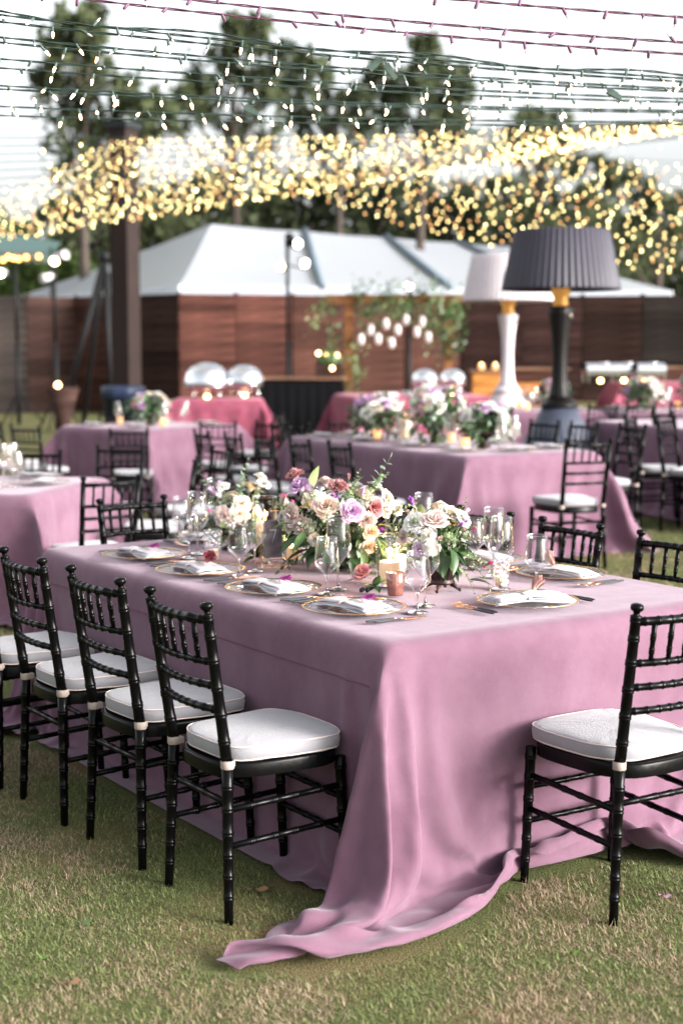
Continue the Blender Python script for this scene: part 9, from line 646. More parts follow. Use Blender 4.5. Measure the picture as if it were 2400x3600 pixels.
def charger():
    ro = thing('charger_plate', '-', 'plate', group='-')
    def fn(r, z, a): return r*(1+.004*math.sin(11*a)+.003*math.sin(17*a+1)) if r > .1 else r
    MB().lathe([(0, .003), (.09, .003), (.112, .005), (.135, .012), (.163, .0165)], 56, caps=False, fn=fn).obj('dish', M_PLATE, ro)
    MB().lathe([(.158, .0150), (.166, .0165), (.1675, .0178), (.166, .0188), (.158, .0168)], 56, caps=False, fn=fn).obj('gold_rim', M_GOLD, ro)
    MB().lathe([(.085, .0005), (.088, .0032), (.082, .0045)], 32, caps=False).obj('foot_ring', M_PLATE, ro)
    return remember(ro)
ch_p = charger(); uc = {}
def napkin(seed):
    ro = thing('napkin', '-', 'napkin', group='-'); rs = np.random.RandomState(seed); m = MB()
    for l in range(4):
        P = []; a = .137-.004*l; b = .062-.0035*l; ph = rs.rand()*6; sk = rs.uniform(-.014, .014)
        for i in range(19):
            u = i/9-1; row = []
            for j in range(8):
                v = j/3.5-1
                wav = .0028*math.sin(5*u+ph+l)*abs(u)+.0022*math.sin(7*v+3*u+ph)
                pin = 1-.07*math.exp(-((u+.1)/.16)**2)
                row.append((a*u+.10*sk*v, b*v*pin*(1+.13*u)+sk*u+.006*math.sin(3*u+ph), .019+.0042*l+wav-(.0035*(abs(v)**6))-.004*abs(u)**5+(.004*math.exp(-((u+.1)/.2)**2) if l == 3 else 0)))
            P.append(row)
        m.grid(P)
    o = m.obj('linen', M_NAP, ro); so_ = o.modifiers.new('hem', 'SOLIDIFY'); so_.thickness = .0024; so_.offset = 0
    r = MB(); P = []
    for i in range(3):
        row = []
        for k in range(13):
            a = 2*PI*k/12; row.append((-.014+(i-1)*.006, .055*math.cos(a), .026+.0135*math.sin(a)))
        P.append(row)
    r.grid(P); r.tube([(-.01, 0, .0405), (.02, .01, .042), (.05, -.006, .036), (.075, .008, .034)], [.0025, .003, .0025, .001], 5); r.obj('ribbon', M_RIB, ro)
    return remember(ro)
naps = [napkin(s) for s in (1, 2)]; un = [{}, {}]
def petal_flower(name, n, r, h, mat, ruf=0, seed=0, openness=1, cup=1.0, nu=5, nv=5, parent=None):
    """petals wrapped in a spiral; tight in the middle, opening outwards"""
    rs = random.Random(seed); m = MB()
    for i in range(n):
        t = (i+.5)/n; a0 = i*2.39996+rs.uniform(-.15, .15); rad = (.08+.62*t**.9); span = (2.0-.9*t)/2
        ht = .95-.30*t*openness+rs.uniform(-.04, .04); lean = .10+.55*t*openness
        P = []
        for ju in range(nu):
            u = 2*ju/(nu-1)-1; row = []
            for jv in range(nv):
                v = jv/(nv-1)
                ww = math.sin(PI*(.16+.60*v))**.7*(1-.12*v**6); aa = a0+u*span*ww
                rr = rad*(.30+.70*v**.55)+lean*v**3*.42+.10*v**6*t
                zz = (ht*v-.20*t*openness*v**4)*(1-.16*u*u*v)-.18*t
                if ruf: rr += ruf*math.sin(7*u+i*1.7+4*v)*v*v; zz += ruf*math.cos(9*u+i*2.3)*v*v
                elif v > .9: zz += .04*math.sin(3*u+i)
                row.append((rr*r*math.cos(aa), rr*r*math.sin(aa), zz*h*cup))
            P.append(row)
        m.grid(P)
    m.sphere((0, 0, -.08*h), .30*r, 8, 5); return m.mesh(name, mat)
tul_me = petal_flower('tulip', 6, .021, .042, M_BUD, openness=.05, seed=4)
carn_me = petal_flower('dried_bloom', 26, .024, .036, M_CARN, ruf=.22, openness=.5, seed=2, nu=5, nv=3)
M_DUSK = MAT('dusky_rose_petal', (.36, .13, .15), .7, noise=.35, nscale=50, c2=(.45, .30, .22))
dusk_me = petal_flower('dusky_rose', 14, .026, .046, M_DUSK, ruf=.06, openness=.3, seed=6)
def bud(kind, x, y, z, rz, lb):
    nm, cat = {'t': ('tulip_bud', 'flower'), 'c': ('dried_carnation', 'flower'), 'd': ('dusky_rose', 'flower')}[kind]
    ro = thing(nm, lb, cat, (x, y, z), rz, 'single blooms laid on the napkins')
    link('petals', {'t': tul_me, 'c': carn_me, 'd': dusk_me}[kind], ro, (0, 0, .016 if kind != 'c' else .018), (0, R(78) if kind == 't' else R(35), 0), 1 if kind == 't' else 1.15)
    MB().tube([(-.002, 0, .014), (-.03, .004, .010), (-.062, -.004, .008)], .0018, 5).obj('stem', M_STEMG, ro); return ro
def knife_fork(fork):
    ro = thing('fork' if fork else 'knife', '-', 'cutlery', group='-'); m = MB(); L = .205
    m.lathe([(.0018, 0), (.0042, .006), (.0056, .03), (.0048, .07), (.0036, .098), (.0036, .10)], 10, Mx((0, 0, .0055), (0, R(90), 0), (.75, 1, 1))); m.obj('handle', M_HAND, ro)
    if fork:
        b = MB(); b.tube([(.10, 0, .0055), (.13, 0, .0045), (.148, 0, .003)], [.0032, .0022, .0028], 8).obj('neck', M_RGOLD, ro)
        P = [[(.146, -.004, .0030), (.146, .004, .0030)], [(.153, -.0095, .0028), (.153, .0095, .0028)], [(.168, -.0115, .0035), (.168, .0115, .0035)], [(.172, -.0115, .004), (.172, .0115, .004)]]
        h = MB(); h.grid(P)
        for k in range(4): y = -.0098+.0065*k; h.tube([(.170, y, .0040), (.190, y, .0062), (.205, y*.95, .0095)], [.0016, .0015, .0007], 5)
        h.obj('tines', M_RGOLD, ro)
    else:
        b = MB(); b.tube([(.10, 0, .0055), (.118, 0, .0052)], [.0036, .003], 8)
        b.add([(.114, -.0045, .001), (.16, -.0085, .001), (.205, -.004, .001), (.218, .005, .001), (.114, .0045, .001), (.114, -.0045, .0045), (.16, -.0085, .003), (.205, -.004, .003), (.218, .005, .003), (.114, .0045, .0055)],
            [(0, 4, 3, 2, 1), (5, 6, 7, 8, 9), (0, 1, 6, 5), (1, 2, 7, 6), (2, 3, 8, 7), (3, 4, 9, 8), (4, 0, 5, 9)], False); b.obj('blade', M_RGOLD, ro)
    return remember(ro)
fk, kn = knife_fork(True), knife_fork(False); uf, uk = {}, {}
def cutlery(fork, p, ang, lb): return put(fk if fork else kn, (p.x, p.y, Z0), ang, lb, 'rose gold and black cutlery on the front table', uf if fork else uk)
# each setting: (u, v) of the plate centre, facing angle of the sitter (direction from sitter to table centre in table frame)
SET = [('nearest plate on the left side', .475, .215, 0, 't'), ('second plate on the left side', .955, .205, 0, 't'), ('third plate on the left side', 1.47, .200, 0, 'c'), ('fourth plate on the left side', 1.965, .215, 0, 't'),
       ('plate at the far end of the table', 2.28, .72, -PI/2, None), ('plate at the near end of the table', .265, .755, PI/2, 'd'), ('nearest plate on the far side', .655, 1.255, PI, 'd'), ('second plate on the far side', 1.13, 1.27, PI, None), ('third plate on the far side', 1.64, 1.27, PI, None)]
for k, (nm, u, v, fa, bl) in enumerate(SET):
    c = W0(u, v, Z0); f = Vector((math.cos(TH+fa), math.sin(TH+fa), 0)); s = Vector((f.y, -f.x, 0))   # s: the sitter's right
    adj = 'clear glass charger with gold rim, ' 
    put(ch_p, c, random.uniform(0, 6), adj+nm, 'gold rimmed glass plates', uc)
    na = math.atan2(s.y, s.x)+(.12, .06, -.05, .1, .2, -.25, .15, 0, .1)[k]
    put(naps[k % 2], c, na, 'folded white napkin with blush ribbon on the '+nm, 'napkins on the front table', un[k % 2])
    if bl:
        q = c+s*.038+f*.012; bud(bl, q.x, q.y, Z0+.034, na+.3, {'t': 'purple tulip bud', 'c': 'dark red dried carnation', 'd': 'dusky rose bloom'}[bl]+' on the '+nm)
    for q, off in enumerate((.198, .222)):
        p = c-s*off-f*(.085+.012*q); cutlery(1, p, math.atan2(f.y, f.x)+.03*(q-.5), ('inner', 'outer')[q]+' fork by the '+nm)
        p = c+s*off-f*(.095-.016*q); cutlery(0, p, math.atan2(f.y, f.x)+.10*(q-.3), ('inner', 'outer')[q]+' knife beside the '+nm)
# candles and votives
def candle(ro, r, h, z0=.004, lit=True, light=0):
    c = MB().lathe([(r*.97, z0), (r, z0+.004), (r, z0+h-.004), (r*.9, z0+h), (r*.6, z0+h-.004), (0, z0+h-.006)], 20).obj('candle', M_WAX, ro)
    if lit:
        MB().tube([(0, 0, z0+h-.008), (.001, 0, z0+h+.004)], .001, 4).obj('wick', M_WICK, c)
        MB().lathe([(0, z0+h+.001), (.0038, z0+h+.006), (.0045, z0+h+.011), (.0026, z0+h+.022), (0, z0+h+.031)], 8).obj('flame', M_FLAME, c)
        if light:
            l = bpy.data.lights.new('candle_light', 'POINT'); l.energy = light; l.color = (1, .55, .22); l.shadow_soft_size = .012
            lo = bpy.data.objects.new('candle_light', l); col.objects.link(lo); lo.parent = ro; lo.location = (0, 0, z0+h+.03)
def cyl(x, y, r, h, ch, lb, z=Z0, light=.8, name='candle_cylinder', mat=None, rc=.036):
    ro = thing(name, lb, 'candle holder', (x, y, z), 0, 'candles in glass on the front table')
    MB().lathe([(0, .003), (r*.96, .003), (r, .008), (r, h)], 32, caps=False).obj('glass', mat or M_GLASS, ro)
    MB().lathe([(r-.0012, h-.0004), (r+.0012, h), (r-.0012, h+.0014)], 32, caps=False).obj('rim', M_STEM, ro)
    MB().lathe([(r*.9, 0), (r*1.0, .003), (r*.97, .008), (0, .009)], 24).obj('base', M_STEM, ro)
    candle(ro, rc, ch, .009, light=light); return ro
cyl(.168, 5.205, .047, .180, .078, 'glass cylinder with lit white candle left of the dark ribbed urn')
cyl(.205, 5.50, .046, .235, .060, 'taller glass cylinder behind the lit one, between the two flower bowls', light=.5)
cyl(-.315, 6.10, .050, .225, .115, 'tall glass cylinder with lit candles behind the table number stand', light=.9)
cyl(-.19, 5.80, .036, .085, .05, 'low glass votive glowing amber under the central flowers', light=.35, rc=.029, name='votive')
def tumbler(x, y, r0, r1, h, mat, lb, lit, ribs=0, hl=.03):
    ro = thing('votive', lb, 'candle holder', (x, y, Z0), 0, 'candles in glass on the front table')
    fn = (lambda r, z, a: r*(1+.022*math.cos(ribs*a))) if ribs else None
    MB().lathe([(0, .002), (r0*.92, .002), (r0, .006), (r0+(r1-r0)*.5, h*.5), (r1, h), (r1-.0018, h+.0006), (r1-.003, h-.002), (r0-.002, .012)], 48, caps=False, fn=fn).obj('glass', mat, ro)
    candle(ro, r0*.72, hl, .008, lit); return ro
M_COP = MAT('copper_glass', (.36, .16, .13), .22, metal=.55, noise=.35, nscale=45, coat=.5)
tumbler(-.508, 5.86, .031, .037, .118, M_CUT, 'diamond cut crystal tumbler votive on the left', False)
tumbler(.556, 5.16, .029, .031, .104, M_CUT, 'swirled clear glass votive glowing at the right', True, hl=.028)
tumbler(.182, 4.985, .026, .032, .080, M_COP, 'ribbed copper coloured glass votive nearest us', True, ribs=16, hl=.04)
# table number stand: a gold framed glass prism with a dark card
M_CARD = MAT('number_card', (.17, .14, .16), .5, noise=.4, nscale=30); M_WHT = MAT('white_ink', (.8, .8, .8), .6)
st = thing('table_number_stand', 'gold framed glass prism holding a dark card with a white 7', 'table number', (-.262, 5.66, Z0), R(22), None)
a, hh = .058, .215
def bar(p, q, r=.0016): MB().tube([p, q], r, 5).obj('frame_bar', M_GOLD, st)
fb = [(-a, -.038, .0016), (a, -.038, .0016), (a, .038, .0016), (-a, .038, .0016)]; rdg = [(-.05, 0, hh), (.05, 0, hh)]
for i in range(4): bar(fb[i], fb[(i+1) % 4])
bar(rdg[0], rdg[1]); bar((-.05, -.012, .03), rdg[0]); bar((.05, -.012, .03), rdg[1]); bar((-.05, .012, .03), rdg[0]); bar((.05, .012, .03), rdg[1])
bar(fb[0], (-.05, -.012, .03)); bar(fb[1], (.05, -.012, .03)); bar((-.05, -.012, .03), (.05, -.012, .03)); bar(fb[2], (.05, .012, .03)); bar(fb[3], (-.05, .012, .03))
MB().add([(-.05, -.012, .03), (.05, -.012, .03), (.05, 0, hh), (-.05, 0, hh)], [(0, 1, 2, 3)], False).obj('glass_pane', M_GLASS, st)
MB().add([(-a, -.038, .003), (a, -.038, .003), (.05, -.012, .03), (-.05, -.012, .03)], [(0, 1, 2, 3)], False).obj('glass_pane', M_PLATE, st)
card = MB().box((0, -.001, .108), (.074, .003, .145)).obj('card', M_CARD, st)
sv = MB(); sv.box((.000, -.0035, .142), (.026, .0012, .0032)); sv.tube([(.012, -.0035, .141), (-.003, -.0035, .094)], .0016, 4); sv.obj('numeral', M_WHT, card)

# ------------------------------------------------------------------ flowers
def PET(n, c, c2=None, sub=.12): return MAT('petal_'+n, c, .55, noise=.16, nscale=28, sub=sub, c2=c2)
PM = {'peach': PET('peach', (.70, .50, .41), (.80, .66, .58)), 'lav': PET('lavender', (.52, .32, .58), (.72, .50, .70)), 'blush': PET('blush', (.78, .60, .56), (.88, .76, .72)),
 'cream': PET('cream', (.82, .74, .58), (.90, .85, .76)), 'mauve': PET('mauve', (.38, .12, .14), (.52, .22, .22)), 'dusty': PET('dusty', (.50, .20, .22), (.62, .34, .33)), 'pink': PET('pink', (.66, .30, .36), (.76, .46, .50)),
 'hot': PET('hot', (.60, .06, .22)), 'purple': PET('purple', (.28, .05, .42), (.45, .14, .58)), 'apricot': PET('apricot', (.74, .52, .36), (.82, .66, .52)), 'white': PET('white', (.84, .83, .76), (.9, .9, .86)), 'lilac': PET('lilac', (.58, .36, .60), (.76, .56, .78))}
FM = {}
def fl(kind, colr):
    k = (kind, colr)
    if k not in FM:
        m = PM[colr]
        FM[k] = {'rose': lambda: petal_flower('rose', 24, 1, 1.0, m, openness=1, seed=len(FM), nu=7, nv=6),
            'garden_rose': lambda: petal_flower('garden_rose', 34, 1, .85, m, ruf=.05, openness=1.15, seed=len(FM), nu=5, nv=5),
            'carnation': lambda: petal_flower('carnation', 34, 1, .9, m, ruf=.15, openness=1.0, seed=len(FM), nu=7, nv=4),
            'ranunculus': lambda: petal_flower('ranunculus', 26, 1, .9, m, ruf=.03, openness=.7, seed=len(FM)),
            'tulip': lambda: petal_flower('tulip', 6, .75, 1.5, m, openness=.15, seed=len(FM), nu=5, nv=6),
            'rosebud': lambda: petal_flower('rosebud', 9, .7, 1.5, m, openness=.1, seed=len(FM))}[kind]()
    return FM[k]
M_G = {'dark': MAT('leaf_dark', (.030, .065, .022), .38, noise=.3, nscale=30, spec=.5), 'mid': MAT('leaf_mid', (.075, .14, .045), .45, noise=.3, nscale=30), 'euc': MAT('leaf_eucalyptus', (.17, .24, .17), .6, noise=.2, nscale=30),
       'pale': MAT('leaf_pale', (.24, .33, .14), .5, noise=.2, nscale=30), 'var': MAT('leaf_variegated', (.10, .17, .06), .5, noise=.9, nscale=160, c2=(.62, .66, .46))}
LM = {}
def leaf_mesh(shape, mk):
    k = (shape, mk)
    if k in LM: return LM[k]
    wf = {'long': lambda t: .16*math.sin(PI*t**.8)**.9, 'broad': lambda t: .25*math.sin(PI*t**.75)**.85, 'round': lambda t: .42*math.sin(PI*t**.8)**.6, 'small': lambda t: .30*math.sin(PI*t)**.8}[shape]
    P = []
    for i in range(8):
        t = i/7; wd = wf(min(.999, max(.001, t))); dr = -.32*t*t if shape != 'round' else -.12*t*t
        P.append([(t, -wd, dr+.30*wd), (t, -wd*.5, dr+.10*wd), (t, 0, dr), (t, wd*.5, dr+.10*wd), (t, wd, dr+.30*wd)])
    LM[k] = MB().grid(P).mesh('leaf', M_G[mk]); return LM[k]
def orient(d, roll=0): return (Vector(d).normalized().to_track_quat('Z', 'Y') @ Euler((0, 0, roll)).to_quaternion()).to_euler()
def orient_x(d, roll=0): return (Vector(d).normalized().to_track_quat('X', 'Z') @ Euler((roll, 0, 0)).to_quaternion()).to_euler()
FR = random.Random(21)
def sprig(m, p, d, L, shape='round', s=.02, n=9, droop=.3, rs=FR):
    """stem with leaves in pairs, appended to a builder whose material slots are stem, leaf"""
    p = Vector(p); d = Vector(d).normalized(); pts = []
    for i in range(n+1):
        pts.append(p.copy()); d = (d+Vector((rs.uniform(-.12, .12), rs.uniform(-.12, .12), -droop/n+rs.uniform(-.05, .05)))).normalized(); p = p+d*(L/n)
    m.m = 0; m.tube(pts, [.0016*(1.1-.8*i/n) for i in range(n+1)], 4)
    m.m = 1; wf = {'round': .42, 'small': .32, 'long': .17}[shape]
    for i in range(1, n+1):
        t = (pts[i]-pts[i-1]).normalized(); a = rs.uniform(0, 6.3); side = t.orthogonal().normalized(); side.rotate(Matrix.Rotation(a, 3, t))
        for sg in ((1, -1) if i < n else (1,)):
            ld = (side*sg*1.0+t*(.5 if i < n else 3)).normalized(); q = ld.cross(t).normalized() if ld.cross(t).length > .01 else side.cross(t)
            sz = s*(1.15-.6*i/n)*rs.uniform(.8, 1.15); b = pts[i]; nrm = ld.cross(q)
            V = [b, b+ld*sz*.35+q*sz*wf, b+ld*sz*.75+q*sz*wf*.85, b+ld*sz+nrm*sz*.08, b+ld*sz*.75-q*sz*wf*.85, b+ld*sz*.35-q*sz*wf, b+ld*sz*.5-nrm*sz*.09]
            m.add(V, [(0, 1, 6), (1, 2, 6), (2, 3, 6), (3, 4, 6), (4, 5, 6), (5, 0, 6)])
def clump(m, c, r, n, s, rs=FR):
    """tiny florets or leaflets filling a ball"""
    for _ in range(n):
        d = Vector((rs.gauss(0, 1), rs.gauss(0, 1), rs.gauss(0, 1))).normalized(); p = Vector(c)+d*r*rs.uniform(.55, 1); q = d.orthogonal().normalized(); q.rotate(Matrix.Rotation(rs.uniform(0, 6), 3, d)); t = d.cross(q); z = s*rs.uniform(.6, 1.2)
        m.add([p-q*z, p+t*z*.6+d*z*.3, p+q*z, p-t*z*.6+d*z*.3], [(0, 1, 2, 3)])
def arrangement(c, label, base, flowers, leaves, sprigs, fill, group='flower arrangements on the front table'):
    """c: rim centre of the bowl (world). Offsets in metres: x right, y away from us, z up."""
    ro = thing('flower_arrangement', label, 'flowers', c, 0, group)
    base(ro)
    names = {'rose': 'rose', 'garden_rose': 'garden_rose', 'carnation': 'carnation', 'ranunculus': 'ranunculus', 'tulip': 'tulip', 'rosebud': 'rosebud'}
    st_ = MB()
    for (kind, colr, x, y, z, s, *dr) in flowers:
        d = Vector(dr[0]) if dr else Vector((x*.8, y*1.0-.03, z*.7+.03)).normalized()
        link(names[kind], fl(kind, colr), ro, (x, y, z), orient(d, FR.uniform(0, 6)), s*1.1)
        st_.tube([(x*.1, y*.1, -.03), (x*.6, y*.6, z*.4), (x, y, z)], .0018, 4)
    st_.obj('stems', M_STEMG, ro, kind='stuff')
    for (shape, mk, x, y, z, dx, dy, dz, s) in leaves:
        link('leaf', leaf_mesh(shape, mk), ro, (x, y, z), orient_x((dx, dy, dz), FR.uniform(-.6, .6)), s)
    for i, (mk, x, y, z, dx, dy, dz, L, shape, s, n, dp) in enumerate(sprigs):
        m = MB(); sprig(m, (x, y, z), (dx, dy, dz), L, shape, s, n, dp); m.obj({'euc': 'eucalyptus_sprig', 'var': 'variegated_sprig', 'pale': 'vine_sprig', 'mid': 'leafy_sprig', 'dark': 'leafy_sprig'}[mk], [M_STEMG, M_G[mk]], ro)
    for (nm, mat, x, y, z, r, n, s) in fill:
        m = MB(); clump(m, (x, y, z), r, n, s); m.obj(nm, mat, ro)
    return ro
def ring_leaves(n, r, z0, z1, shapes, s0, s1, seed, out=1.0, down=-.2, rx=1.0):
    rs = random.Random(seed); o = []
    for i in range(n):
        a = 2*PI*i/n+rs.uniform(-.2, .2); z = rs.uniform(z0, z1); sh, mk = rs.choice(shapes); k = rs.uniform(.75, 1)
        o.append((sh, mk, r*k*rx*math.cos(a), r*k*math.sin(a), z, math.cos(a)*out, math.sin(a)*out, down+rs.uniform(-.35, .45)+(z-z0)*2, rs.uniform(s0, s1)))
    return o
M_URN = MAT('dark_bronze', (.045, .028, .026), .38, metal=.6, noise=.4, nscale=40)
def urn(rt, rb, h, feet=True, ribs=18):
    def f(ro):
        fn = lambda r, z, a: r*(1+(.035*math.cos(ribs*a) if -h+.02 < z < -.012 else 0))
        MB().lathe([(rb*.8, -h), (rb*1.12, -h+.004), (rb*1.12, -h+.010), (rb, -h+.016), (rb*1.05, -h*.75), (rb+(rt-rb)*.55, -h*.45), (rt*.93, -.014), (rt*1.06, -.006), (rt*1.08, 0), (rt*.95, .001), (rt*.9, -.03)], 72, caps=True, fn=fn).obj('urn', M_URN, ro)
        if feet:
            for k in range(4):
                a = PI/4+k*PI/2+.5; x, y = math.cos(a), math.sin(a); m = MB()
                m.tube([(x*rb*.8, y*rb*.8, -h+.004), (x*rb*1.15, y*rb*1.15, -h-.004), (x*rb*1.3, y*rb*1.3, -h-.012), (x*rb*1.5, y*rb*1.5, -h-.0175)], [.010, .008, .0045, .005], 7); m.sphere((x*rb*1.52, y*rb*1.52, -h-.0165), .0068, 8, 5); m.obj('foot', M_URN, ro)
    return f
def compote(rt, h):
    def f(ro): MB().lathe([(.048, -h), (.05, -h+.004), (.03, -h+.012), (.016, -h+.022), (.014, -h+.036), (.035, -h+.05), (rt*.9, -.02), (rt, 0), (rt*.9, -.004)], 36).obj('compote', M_URN, ro)
    return f
def D(px, py, dep, cx_, cy_, k):                  # offsets measured off the photograph, k metres per unit
    return ((px-cx_)*k, dep, (cy_-py)*k)
# --- right hand arrangement in the ribbed urn
kx = .00148; CXR, CYR = 1012, 1292
def fr(kind, colr, px, py, dep, s, *d): x, y, z = D(px, py, dep, CXR, CYR, kx); return (kind, colr, x, y, z, s, *d)
F = [fr('rose','blush',992,1206,-.055,.046,(-.05,-.55,.8)), fr('rose','cream',1027,1192,-.01,.040,(.3,-.4,.8)), fr('garden_rose','white',946,1208,-.04,.036,(-.5,-.6,.5)), fr('garden_rose','white',1056,1200,-.03,.034,(.6,-.4,.6)),
     fr('rose','lilac',958,1264,-.10,.027,(-.4,-.9,.1)), fr('garden_rose','cream',983,1258,-.115,.029,(-.1,-1,.1)), fr('garden_rose','cream',978,1234,-.10,.025,(-.2,-.9,.3)), fr('rosebud','blush',1003,1240,-.105,.018,(.1,-.9,.3)),
     fr('tulip','purple',944,1166,.0,.020,(-.3,-.2,1)), fr('tulip','purple',1048,1212,-.07,.014,(.6,-.6,.5)), fr('rosebud','hot',1118,1298,-.05,.012,(.8,-.5,-.1)), fr('rosebud','hot',1104,1306,-.06,.009,(.6,-.5,-.3)), fr('rosebud','hot',1080,1222,-.04,.010,(.7,-.3,.5)),
     fr('garden_rose','blush',925,1240,-.02,.028,(-.8,-.5,.2)), fr('rosebud','purple',1062,1206,-.05,.011,(.6,-.5,.5)), fr('garden_rose','white',1010,1180,.05,.032,(.1,.4,.9)), fr('garden_rose','cream',1045,1230,.06,.03,(.6,.5,.4)), fr('rose','blush',960,1200,.07,.034,(-.4,.6,.6)), fr('rosebud','cream',1068,1186,.0,.013,(.6,0,.8))]
LV = [('broad','dark',*D(1000,1262,-.10,CXR,CYR,kx),-.05,-.6,-.75,.085), ('broad','mid',*D(985,1248,-.10,CXR,CYR,kx),-.9,-.4,.1,.055), ('broad','mid',*D(1030,1228,-.09,CXR,CYR,kx),.45,-.5,.75,.062), ('broad','dark',*D(1030,1262,-.10,CXR,CYR,kx),.25,-.6,-.75,.092), ('broad','dark',*D(1045,1248,-.08,CXR,CYR,kx),.95,-.3,-.1,.078),
      ('broad','mid',*D(1045,1240,-.08,CXR,CYR,kx),.9,-.4,.25,.06), ('broad','dark',*D(1040,1270,-.08,CXR,CYR,kx),.7,-.4,-.55,.075), ('long','dark',*D(1030,1285,-.07,CXR,CYR,kx),.35,-.3,-.8,.085), ('broad','mid',*D(1010,1275,-.09,CXR,CYR,kx),.1,-.6,-.75,.08), ('broad','pale',*D(960,1190,-.02,CXR,CYR,kx),.1,-.3,.9,.05), ('broad','pale',*D(975,1188,-.02,CXR,CYR,kx),.5,-.2,.8,.042), ('broad','pale',*D(955,1180,-.0,CXR,CYR,kx),-.6,-.2,.7,.04)]
LV += ring_leaves(30, .058, -.02, .05, [('broad','dark'), ('broad','mid'), ('long','mid')], .05, .085, 3)
SP = [('var',.07,-.04,.03,.8,-.25,-.25,.17,'small',.022,12,.9), ('var',.08,-.03,.06,.9,-.1,.25,.14,'small',.022,10,.3), ('pale',.06,0,.08,.8,0,.6,.13,'small',.022,9,.2), ('pale',.09,-.04,-.0,.6,-.4,-.6,.13,'small',.016,9,.6),
      ('pale',-.06,-.03,.05,-.7,-.3,.1,.12,'small',.02,9,.4), ('euc',-.05,.02,.10,-.4,.1,.9,.11,'round',.028,6,.1), ('var',-.06,-.05,.02,-.7,-.5,-.1,.10,'small',.02,8,.5), ('pale',.03,.03,.10,.5,.2,.8,.12,'small',.02,8,.2), ('euc',-.07,.0,.06,-.9,0,.4,.12,'round',.024,7,.4), ('var',.05,-.07,-.01,.5,-.6,-.5,.12,'small',.018,9,.6)]
FL = [('scabiosa_pod', M_G['pale'], *D(1021,1232,-.10,CXR,CYR,kx), .015, 120, .004), ('filler_florets', M_G['pale'], *D(1036,1240,-.09,CXR,CYR,kx), .020, 160, .003), ('scabiosa_pod', M_G['pale'], *D(948,1200,-.065,CXR,CYR,kx), .010, 60, .004), ('filler_leaves', M_G['dark'], 0, 0, .05, .070, 420, .014), ('filler_leaves', M_G['mid'], 0, 0, .065, .082, 240, .010), ('filler_leaves', M_G['var'], .03, -.02, .05, .085, 160, .009)]
arrangement((.345, 5.12, Z0+.111), 'low bouquet with blush rose in a dark ribbed footed urn at the right', urn(.060, .043, .092), F, LV, SP, FL)
# --- big central arrangement on the black compote
kc = .00162; CXC, CYC = 775, 1262
def fc(kind, colr, px, py, dep, s, *d): x, y, z = D(px, py, dep, CXC, CYC, kc); return (kind, colr, x, y, z, s, *d)
F = [fc('rose','peach',742,1162,-.13,.047,(-.05,-.85,.5)), fc('rose','lav',801,1172,-.14,.046,(.1,-.95,.3)), fc('garden_rose','blush',668,1184,-.08,.044,(-.75,-.6,.1)), fc('carnation','blush',693,1208,-.10,.044,(-.55,-.8,.0)), fc('rose','lav',683,1122,-.04,.042,(-.5,-.4,.75)),
     fc('carnation','dusty',670,1098,.02,.034,(-.3,-.2,.9)), fc('carnation','dusty',770,1122,-.06,.038,(.0,-.5,.85)), fc('rose','mauve',851,1165,-.09,.038,(.6,-.75,.3)), fc('rosebud','lilac',826,1133,-.07,.019,(.2,-.3,.9)), fc('garden_rose','cream',882,1150,-.03,.036,(.85,-.4,.4)), fc('garden_rose','cream',878,1172,-.05,.034,(.9,-.5,.1)),
     fc('carnation','blush',836,1192,-.12,.032,(.35,-.9,.0)), fc('ranunculus','apricot',842,1219,-.12,.034,(.4,-.9,-.1)), fc('ranunculus','apricot',836,1254,-.12,.034,(.35,-.95,-.2)), fc('tulip','purple',768,1142,-.12,.018,(-.3,-.6,.7)), fc('tulip','purple',858,1215,-.08,.022,(.8,-.5,.1)), fc('carnation','cream',738,1184,-.15,.010,(0,-1,0)),
     fc('garden_rose','white',858,1126,.02,.032,(.5,.1,.9)), fc('garden_rose','blush',740,1118,.05,.036,(-.1,.2,1)), fc('rose','lilac',700,1132,.07,.036,(-.4,.5,.8)), fc('garden_rose','white',812,1126,.03,.032,(.1,.1,1)), fc('rosebud','hot',650,1140,-.05,.012,(-.8,-.3,.3)), fc('rosebud','dusty',795,1102,.0,.014,(.1,-.1,1)), fc('rose','peach',830,1150,.11,.04,(.3,.9,.5)), fc('rose','cream',710,1160,.12,.04,(-.5,.9,.3)), fc('garden_rose','blush',648,1160,.03,.032,(-1,0,.4)), fc('ranunculus','cream',660,1210,-.04,.03,(-.9,-.4,-.1)),
     fc('garden_rose','cream',905,1172,-.02,.028,(.8,-.5,.3)), fc('garden_rose','white',640,1196,.02,.028,(-.9,-.3,.2)), fc('rosebud','hot',668,1148,-.11,.010,(-.5,-.8,.2)), fc('ranunculus','cream',718,1236,-.12,.028,(-.2,-1,-.1))]
